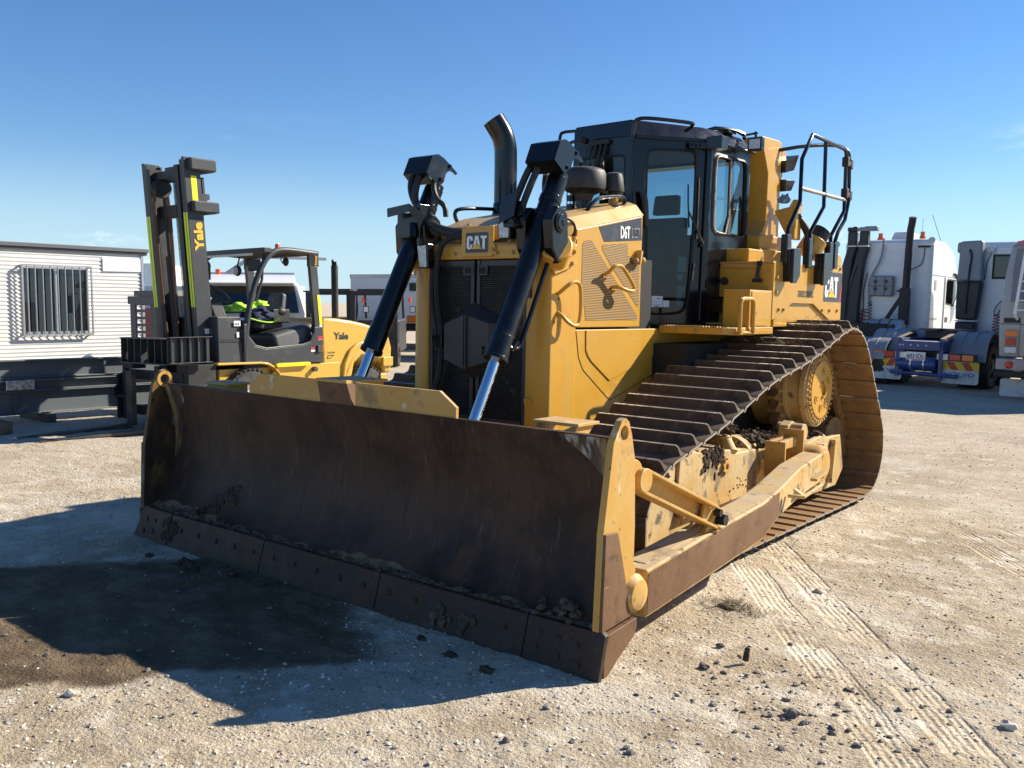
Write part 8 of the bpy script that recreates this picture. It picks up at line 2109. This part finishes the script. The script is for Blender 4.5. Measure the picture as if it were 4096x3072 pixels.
mb = MB(); mb.hexa([(-0.05, 0.35, 3.73), (0.55, 0.35, 3.73), (0.55, 1.2, 3.73), (-0.05, 1.2, 3.73), (0.02, 0.42, 3.95), (0.50, 0.42, 3.95), (0.50, 1.1, 3.93), (0.02, 1.1, 3.93)]); mb.build('roof_cooler', M['white'], TA, bevel=0.05, seg=3)
mb = MB(); mb.tube([(0.45, 0.3, 3.74), (0.46, 0.3, 4.25)], 0.008, 5); mb.tube([(1.05, 1.2, 3.74), (0.82, 1.1, 4.45)], 0.007, 5); mb.tube([(0.80, 0.3, 3.9), (0.79, 0.3, 4.3)], 0.005, 5); mb.build('aerial', M['chassis_black'], TA)
# chassis, tank, fenders, wheel of the first truck
mb = MB(); mb.box((-0.45, -4.6, 0.72), (-0.36, 1.8, 0.98)); mb.box((0.36, -4.6, 0.72), (0.45, 1.8, 0.98)); mb.box((-0.8, -0.95, 0.85), (0.35, -0.05, 1.42)); mb.box((-1.15, -0.5, 0.7), (-0.6, -0.05, 1.1)); mb.ext([(-0.35, 1.45), (-0.35, 1.05), (-0.25, 1.05), (-0.25, 1.40)], 'x', -0.15, 0.7); mb.build('chassis', M['chassis_black'], TA)
mb = MB(); mb.cyl((-0.15, -0.55, 1.22), (0.62, -0.55, 1.22), 0.33, n=32); mb.cyl((0.62, -0.55, 1.22), (0.70, -0.55, 1.22), 0.34, 0.30, n=32); FT = mb.build('fuel_tank', M['alloy'], TA)
for x in (0.10, 0.36): mb = MB(); mb.cyl((x, -0.55, 1.22), (x+0.06, -0.55, 1.22), 0.335, n=32); mb.build('strap', mat('strap_tan', (0.20, 0.15, 0.10), 0.5), FT)
mb = MB(); mb.bar((-0.10, -0.92, 0.85), (0.55, -0.92, 1.40), 0.06, 0.07); mb.build('brace', M['chassis_black'], TA)
def fender_arch(parent, y0, xs, r, zc, m_, a0=10, a1=170):
    for xa, xb in xs:
        mb = MB(); N = 18
        for i in range(N+1):
            a = R(a0+(a1-a0)*i/N); y = y0+r*math.cos(a); z = zc+r*math.sin(a)
            mb.v += [(xa, y, z), (xb, y, z), (xb, y-0.03*math.cos(a), z-0.03*math.sin(a)-0.0), (xa, y-0.03*math.cos(a), z-0.03*math.sin(a))]
        for i in range(N):
            for j in range(4): j2 = (j+1) % 4; mb.f.append((i*4+j, i*4+j2, (i+1)*4+j2, (i+1)*4+j))
        for q in (0.3, 0.62):
            xx = xa+(xb-xa)*q; pts = [(xx, y0+(r+0.004)*math.cos(R(a0+(a1-a0)*i/N)), zc+(r+0.004)*math.sin(R(a0+(a1-a0)*i/N))) for i in range(N+1)]
            mb.tube(pts, 0.014, 6)
        mb.build('fender', m_, parent, ang=50)
fender_arch(TA, -3.3, ((-1.22, -0.55), (0.55, 1.22)), 0.60, 0.52, M['fender_grey']); fender_arch(TA, -1.95, ((-1.22, -0.55), (0.55, 1.22)), 0.60, 0.52, M['fender_grey'])
for y in (-3.3, -1.95):
    for s in (-1, 1):
        wheel('wheel', (1.20*s, y, 0.50), 0.50, 0.30, s, TA, 0.28, M['alloy'], lugs=20); wheel('wheel', (0.86*s, y, 0.50), 0.50, 0.30, s, TA, 0.28, M['chassis_black'], lugs=20)
wheel('wheel', (1.16, 2.08, 0.50), 0.50, 0.32, 1, TA, 0.28, M['alloy'], lugs=20)
TA.location = (-3.67, 23.0, 0.0); TA.rotation_euler = (0, R(0.3), 0)

# ---- second truck: blue chassis with striped mudflaps, day cab behind it (rear at y = 0)
TB2 = empty('prime_mover', label='white day cab truck with blue chassis and red striped mudflaps', cat='truck')
for s in (-1, 1):
    FLp = MB(); FLp.ext(rrect(0.40*s if s > 0 else -1.14, 0.13, 1.14 if s > 0 else -0.40, 0.60, 0.06, 4), 'y', 0.06, 0.075); MFp = FLp.build('mudflap', M['flap_grey'], TB2)
    x0 = 0.40 if s > 0 else -1.14; w_ = 0.74; z0, z1 = 0.42, 0.585
    st5 = [];
    for i in range(5):
        c_ = M['flap_yellow'] if i % 2 == 0 else M['flap_red']
        sl = -0.10*s
        cells = []
        e0 = i*w_/5 + sl*0.5; e1 = (i+1)*w_/5 + sl*0.5
        q = [(max(0, min(w_, e0 - sl if False else e0+sl*0)) , 0)]
        a0 = max(0, min(w_, i*w_/5-0.06*s*-1*0)); 
        lo0 = i*w_/5+0.055*s; lo1 = (i+1)*w_/5+0.055*s; hi0 = i*w_/5-0.055*s; hi1 = (i+1)*w_/5-0.055*s
        if i == 0: lo0 = hi0 = 0
        if i == 4: lo1 = hi1 = w_
        cl_ = lambda t_: max(0, min(w_, t_))
        flat('stripe', [[(x0+cl_(lo0), z0), (x0+cl_(lo1), z0), (x0+cl_(hi1), z1), (x0+cl_(hi0), z1)]], (0, 0.06, 0), (1, 0, 0), (0, 0, 1), c_, MFp, 0.003)
    text('lettering', 'VOLVO', (x0+0.07, 0.059, 0.285), (1, 0, 0), (0, 0, 1), 0.60, 0.085, M['print_blue'], MFp, bold=0.035, ext=0.003)
    # lamps on a bracket
    mb = MB(); mb.box((0.28*s, 0.02, 0.60), (1.10*s, 0.055, 0.76)); LB = mb.build('lamp_bracket', M['chassis_black'], TB2)
    for i, m_ in enumerate((M['white_lens'], M['red_lens'], M['amber'])):
        mb = MB(); xa = (0.32+0.245*i)*s; mb.box((xa, -0.01, 0.615), (xa+0.225*s, 0.02, 0.745)); mb.build('tail_light', m_, LB, bevel=0.012)
    wheel('wheel', (1.20*s, 0.95, 0.50), 0.50, 0.30, s, TB2, 0.29, M['chassis_black'], lugs=20); wheel('wheel', (0.86*s, 0.95, 0.50), 0.50, 0.30, s, TB2, 0.28, M['chassis_black'], lugs=20)
    wheel('wheel', (1.20*s, 2.30, 0.50), 0.50, 0.30, s, TB2, 0.29, M['chassis_black'], lugs=20)
fender_arch(TB2, 0.92, ((-1.20, -0.48), (0.48, 1.20)), 0.66, 0.55, M['fender_grey'], 5, 176); fender_arch(TB2, 2.35, ((-1.20, -0.48), (0.48, 1.20)), 0.66, 0.55, M['fender_grey'], 5, 176)
mb = MB(); mb.box((-0.47, -0.045, 0.78), (-0.39, 6.4, 1.04)); mb.box((0.39, -0.045, 0.78), (0.47, 6.4, 1.04)); mb.box((-0.50, -0.09, 0.80), (0.40, -0.05, 0.98)); mb.box((-0.38, 0.4, 0.80), (0.38, 0.45, 1.0)); mb.ext([(-0.30, 0.98), (0.6, 1.10), (0.6, 1.05), (-0.3, 0.80)], 'x', 0.475, 0.50)
CHS = mb.build('chassis', M['blue_paint'], TB2, bevel=0.008)
mb = MB(); mb.bar((-0.46, -0.06, 1.05), (-0.43, 0.7, 1.16), 0.08, 0.015); mb.bar((0.42, -0.06, 1.05), (0.43, 0.7, 1.16), 0.09, 0.015); mb.build('ramp_plate', mat('tan_steel', (0.30, 0.21, 0.15), 0.5), CHS)
mb = MB(); mb.box((-0.36, -0.04, 0.985), (0.36, 0.15, 0.995)); mb.build('tray_sheet', M['white'], CHS)
for x in (-0.42, -0.36, -0.20, -0.05, 0.12): mb = MB(); mb.cyl((x, -0.0905, 0.90), (x, -0.094, 0.90), 0.014, n=8); mb.build('bolt', M['alloy'], CHS)
mb = MB(); mb.cyl((-0.48, 0.1, 0.50), (0.28, 0.1, 0.50), 0.15, n=24); mb.sphere((-0.48, 0.1, 0.50), 0.15, 20, 10, (0.35, 1, 1)); mb.sphere((0.28, 0.1, 0.50), 0.15, 20, 10, (0.35, 1, 1)); AT = mb.build('air_tank', M['blue_paint'], TB2)
for x in (-0.22, 0.05): mb = MB(); mb.ring(circ((0.1, 0.50), 0.158, 24), circ((0.1, 0.50), 0.15, 24), 'x', x, x+0.03); mb.build('strap', M['alloy'], AT)
mb = MB(); mb.tube([(-0.62, 0.0, 0.30), (0.75, 0.0, 0.28)], 0.04, 10); mb.box((-0.52, -0.03, 0.22), (-0.44, 0.03, 0.80)); mb.box((0.36, -0.03, 0.18), (0.44, 0.03, 0.80)); mb.build('guard_bar', M['blue_paint'], TB2, bevel=0.006)
mb = MB(); mb.box((-0.28, -0.11, 0.59), (0.12, -0.095, 0.755)); NP = mb.build('number_plate', M['print_white'], TB2, bevel=0.006)
text('lettering', '683\u00b7IDL', (-0.255, -0.110, 0.625), (1, 0, 0), (0, 0, 1), 0.35, 0.095, M['print_black'], NP, bold=0.012, ext=0.002)
flat('lettering', [[(-0.27, 0.60), (0.11, 0.60), (0.11, 0.612), (-0.27, 0.612)]], (0, -0.11, 0), (1, 0, 0), (0, 0, 1), M['flap_red'], NP, 0.0015)
# fifth wheel
mb = MB(); mb.ext([(-0.50, 1.45), (-0.62, 1.75), (-0.50, 2.15), (-0.25, 2.3), (0.25, 2.3), (0.50, 2.15), (0.62, 1.75), (0.50, 1.45), (0.12, 1.35), (0.06, 1.70), (-0.06, 1.70), (-0.12, 1.35)], 'z', 1.19, 1.24); mb.box((-0.45, 1.7, 1.02), (0.45, 1.95, 1.19)); mb.build('fifth_wheel', mat('greasy_steel', (0.16, 0.12, 0.09), 0.45), TB2, bevel=0.01)
mb = MB(); mb.box((-0.95, 0.7, 0.6), (0.95, 1.15, 0.8)); mb.box((-0.95, 2.1, 0.6), (0.95, 2.5, 0.8)); mb.box((-0.36, 2.6, 0.8), (0.36, 6.2, 1.1)); mb.build('axle', M['chassis_black'], TB2)
# day cab, standing a little right of the chassis line
_n0 = len(TB2.children)
mb = MB(); mb.ext([(3.35, 1.02), (3.35, 3.15), (3.45, 3.30), (4.6, 3.36), (5.3, 3.1), (5.5, 2.0), (5.55, 1.0)], 'x', -0.98, 1.30); CB2 = mb.build('cab', M['truck_white'], TB2, bevel=0.09, seg=4)
mb = MB(); mb.box((-0.28, 3.336, 2.42), (0.60, 3.352, 3.0)); WB = mb.build('rear_window', M['chassis_black'], CB2, bevel=0.01)
mb = MB(); mb.box((-0.23, 3.330, 2.47), (0.55, 3.3355, 2.95)); mb.build('pane', M['dark_glass'], WB, bevel=0.003)
mb = MB(); mb.hexa([(-0.95, 3.04, 1.45), (-0.50, 3.04, 1.45), (-0.50, 3.32, 1.45), (-0.95, 3.32, 1.45), (-0.97, 3.04, 2.35), (-0.42, 3.04, 2.35), (-0.42, 3.32, 2.35), (-0.97, 3.32, 2.35)]); mb.hexa([(-0.95, 3.04, 1.12), (-0.50, 3.04, 1.12), (-0.50, 3.32, 1.12), (-0.95, 3.32, 1.12), (-0.95, 3.04, 1.40), (-0.50, 3.04, 1.40), (-0.50, 3.32, 1.40), (-0.95, 3.32, 1.40)]); SNB = mb.build('snorkel', M['snorkel'], TB2, bevel=0.05, seg=3)
mb = MB(); mb.hexa([(-0.97, 3.04, 2.36), (-0.42, 3.04, 2.36), (-0.42, 3.32, 2.36), (-0.97, 3.32, 2.36), (-0.95, 3.06, 3.30), (-0.46, 3.06, 3.32), (-0.46, 3.32, 3.32), (-0.95, 3.32, 3.30)]); mb.box((-1.02, 3.08, 3.02), (-0.90, 3.3, 3.28)); mb.build('snorkel_head', M['fender_grey'], SNB, bevel=0.08, seg=4)
mb = MB(); mb.box((-0.95, 3.03, 1.405), (-0.50, 3.33, 1.43)); mb.build('band', M['white'], SNB)
mb = MB(); mb.tube([(-0.72, 3.02, 1.6), (-0.70, 3.02, 2.6), (-0.66, 3.03, 2.95), (-0.72, 3.03, 3.10)], 0.022, 8, smooth=1); mb.build('drain_tube', M['chassis_black'], SNB)
mb = MB(); mb.box((-0.40, 3.26, 3.03), (-0.24, 3.33, 3.18)); mb.build('work_lamp', M['lamp_glass'], CB2, bevel=0.02)
mb = MB(); mb.tube([(-0.32, 3.32, 3.02), (-0.40, 3.33, 2.8), (-0.43, 3.33, 2.4)], 0.01, 5); mb.tube([(0.10, 3.2, 1.95), (0.10, 3.2, 2.3)], 0.018, 6); mb.tube([(0.10, 3.2, 2.0), (-0.15, 3.2, 1.75), (-0.10, 3.15, 1.5), (0.0, 3.15, 1.7)], 0.012, 6, smooth=2); mb.tube([(0.10, 3.2, 2.0), (0.24, 3.2, 1.8), (0.22, 3.15, 1.4)], 0.012, 6, smooth=2); mb.build('cable', M['chassis_black'], TB2)
coil('coil_hose', (-0.05, 3.0, 0.98), (-0.02, 3.0, 1.60), 0.075, 9, M['hose_red'], TB2); coil('coil_hose', (0.14, 3.0, 0.98), (0.14, 3.0, 1.60), 0.075, 9, M['hose_blue'], TB2)
for _o in TB2.children:
    if _o.name.split('.')[0] in ('cab', 'snorkel', 'cable', 'coil_hose'): _o.location.x += 0.75
TB2.location = (-1.632, 19.14, 0.0); TB2.rotation_euler = (0, R(0.6), -0.035); TB2.scale = (1.085,)*3

# ---- bus at the right edge
BU = empty('bus', label='bronze grey bus rear with white ladder at the right edge', cat='bus')
mb = MB()
body = [(0.0, 0.86), (0.0, 1.6), (0.06, 2.5), (0.13, 3.12), (0.30, 3.24), (7.0, 3.28), (7.0, 0.45), (0.6, 0.45)]
# tapered left flank: build slices along z
sl = [(0.30, 0.86), (0.27, 1.6), (0.32, 2.5), (0.40, 3.10), (0.52, 3.24)]
vs_ = []
for (y, z), (x, zz_) in zip(body[:5], sl): vs_.append((x, 17.5+y, z))
n5 = 5
front = vs_; right = [(3.0-(p[0]-0.27), p[1], p[2]) for p in vs_]; fl = [(p[0], p[1]+7.0, p[2]) for p in vs_]; fr = [(p[0], p[1]+7.0, p[2]) for p in right]
mb.add(front+right+fl+fr, [(i, 5+i, 6+i, i+1) for i in range(4)] + [(10+i, i, i+1, 11+i) for i in range(4)] + [(5+i, 15+i, 16+i, 6+i) for i in range(4)] + [(4, 9, 19, 14), (0, 10, 15, 5)] + [(10, 11, 12, 13, 14, 19, 18, 17, 16, 15)])
ORG = Vector((1.6, 18.0, 0)); BU.location = ORG
mb.build('body', M['bus_paint'], BU, bevel=0.04, seg=3)
def rear_pt(x, z, off=0.0): return (x, 17.5+float(np.interp(z, [0.86, 1.6, 2.5, 3.12], [0, 0, 0.06, 0.13]))-off, z)
mb = MB(); 
for zs_ in ((1.98, 2.5), (2.5, 3.06)): 
    x0_, x1_ = (0.50, 0.47) if zs_[0] < 2.2 else (0.53, 0.50)
    mb.add([rear_pt(0.46, zs_[0], 0.02), rear_pt(2.6, zs_[0], 0.02), rear_pt(2.6, zs_[1], 0.02), rear_pt(0.50 if zs_[1] > 2.6 else 0.47, zs_[1], 0.02)], [(0, 1, 2, 3)])
mb.build('rear_window', M['bus_glass'], BU)
mb = MB(); mb.box((0.28, 17.34, 0.60), (2.95, 17.60, 0.84)); BPm = mb.build('bumper', M['bus_paint'], BU, bevel=0.03, seg=3)
mb = MB(); mb.box((0.26, 17.30, 0.46), (2.95, 17.62, 0.585)); mb.build('bumper_strip', M['rubber'], BPm, bevel=0.02)
mb = MB(); mb.box((0.255, 17.36, 0.60), (0.40, 17.62, 0.83)); mb.build('bumper_corner', M['rubber'], BPm, bevel=0.02)
mb = MB(); mb.lathe((0.53, 17.34, 0.72), (0, -1, 0), [(-0.02, 0.085), (0.0, 0.085), (0.002, 0.062), (0.012, 0.055), (0.016, 0)], 18, caps=False); mb.build('reflector', M['red_lens'], BPm)
mb = MB(); mb.ext(rrect(0.34, 0.06, 2.9, 0.42, 0.04, 3), 'y', 17.6, 17.62); mb.build('mudflap', M['flap_grey'], BU)
for z, m_ in ((1.28, M['amber']), (1.11, M['red_lens']), (0.945, M['white_lens'])):
    mb = MB(); mb.box((0.395, 17.46, z-0.012), (0.635, 17.499, z+0.142)); hs = mb.build('lamp_housing', M['bus_paint'], BU, bevel=0.01)
    mb = MB(); mb.box((0.412, 17.435, z+0.004), (0.618, 17.462, z+0.126)); mb.build('tail_light', m_, hs, bevel=0.012)
mb = MB(); mb.box((0.52, 17.475, 3.16), (0.66, 17.60, 3.20)); mb.build('marker_lamp', M['red_lens'], BU)
mb = MB(); mb.add([rear_pt(0.36, 1.56, 0.006), rear_pt(0.66, 1.56, 0.006), rear_pt(0.66, 1.66, 0.006), rear_pt(0.36, 1.66, 0.006)], [(0, 1, 2, 3)]); mb.build('vent', M['fl_black'], BU)
mb = MB(); mb.box((0.66, 17.494, 0.87), (0.668, 17.51, 1.60)); mb.box((0.30, 17.492, 1.53), (2.9, 17.51, 1.545)); mb.build('panel_seam', M['fl_black'], BU)
mb = MB()
mb.tube([(0.60, 17.30, 1.68), (0.60, 17.20, 1.75), (0.68, 17.22, 2.6), (0.74, 17.28, 3.22), (0.75, 17.30, 3.42)], 0.03, 10); mb.tube([(1.05, 17.30, 1.70), (1.10, 17.22, 2.6), (1.15, 17.28, 3.30)], 0.03, 10)
mb.cyl((0.60, 17.30, 1.70), (0.60, 17.48, 1.64), 0.028, n=10)
LD = mb.build('ladder', M['white'], BU)
for i in range(8):
    mb = MB(); z = 1.82+0.19*i; mb.tube([(0.612+0.10*(z-1.75)*0.9, 17.205+0.05*max(0, z-2.5), z), (1.06, 17.22+0.05*max(0, z-2.5), z)], 0.016, 8); mb.build('rung', M['white'], LD)
for x in (0.75, 2.5):
    wheel('wheel', (x, 19.6, 0.5), 0.5, 0.3, 1, BU, 0.28, M['chassis_black'], lugs=18)
ORG = Vector((0, 0, 0))
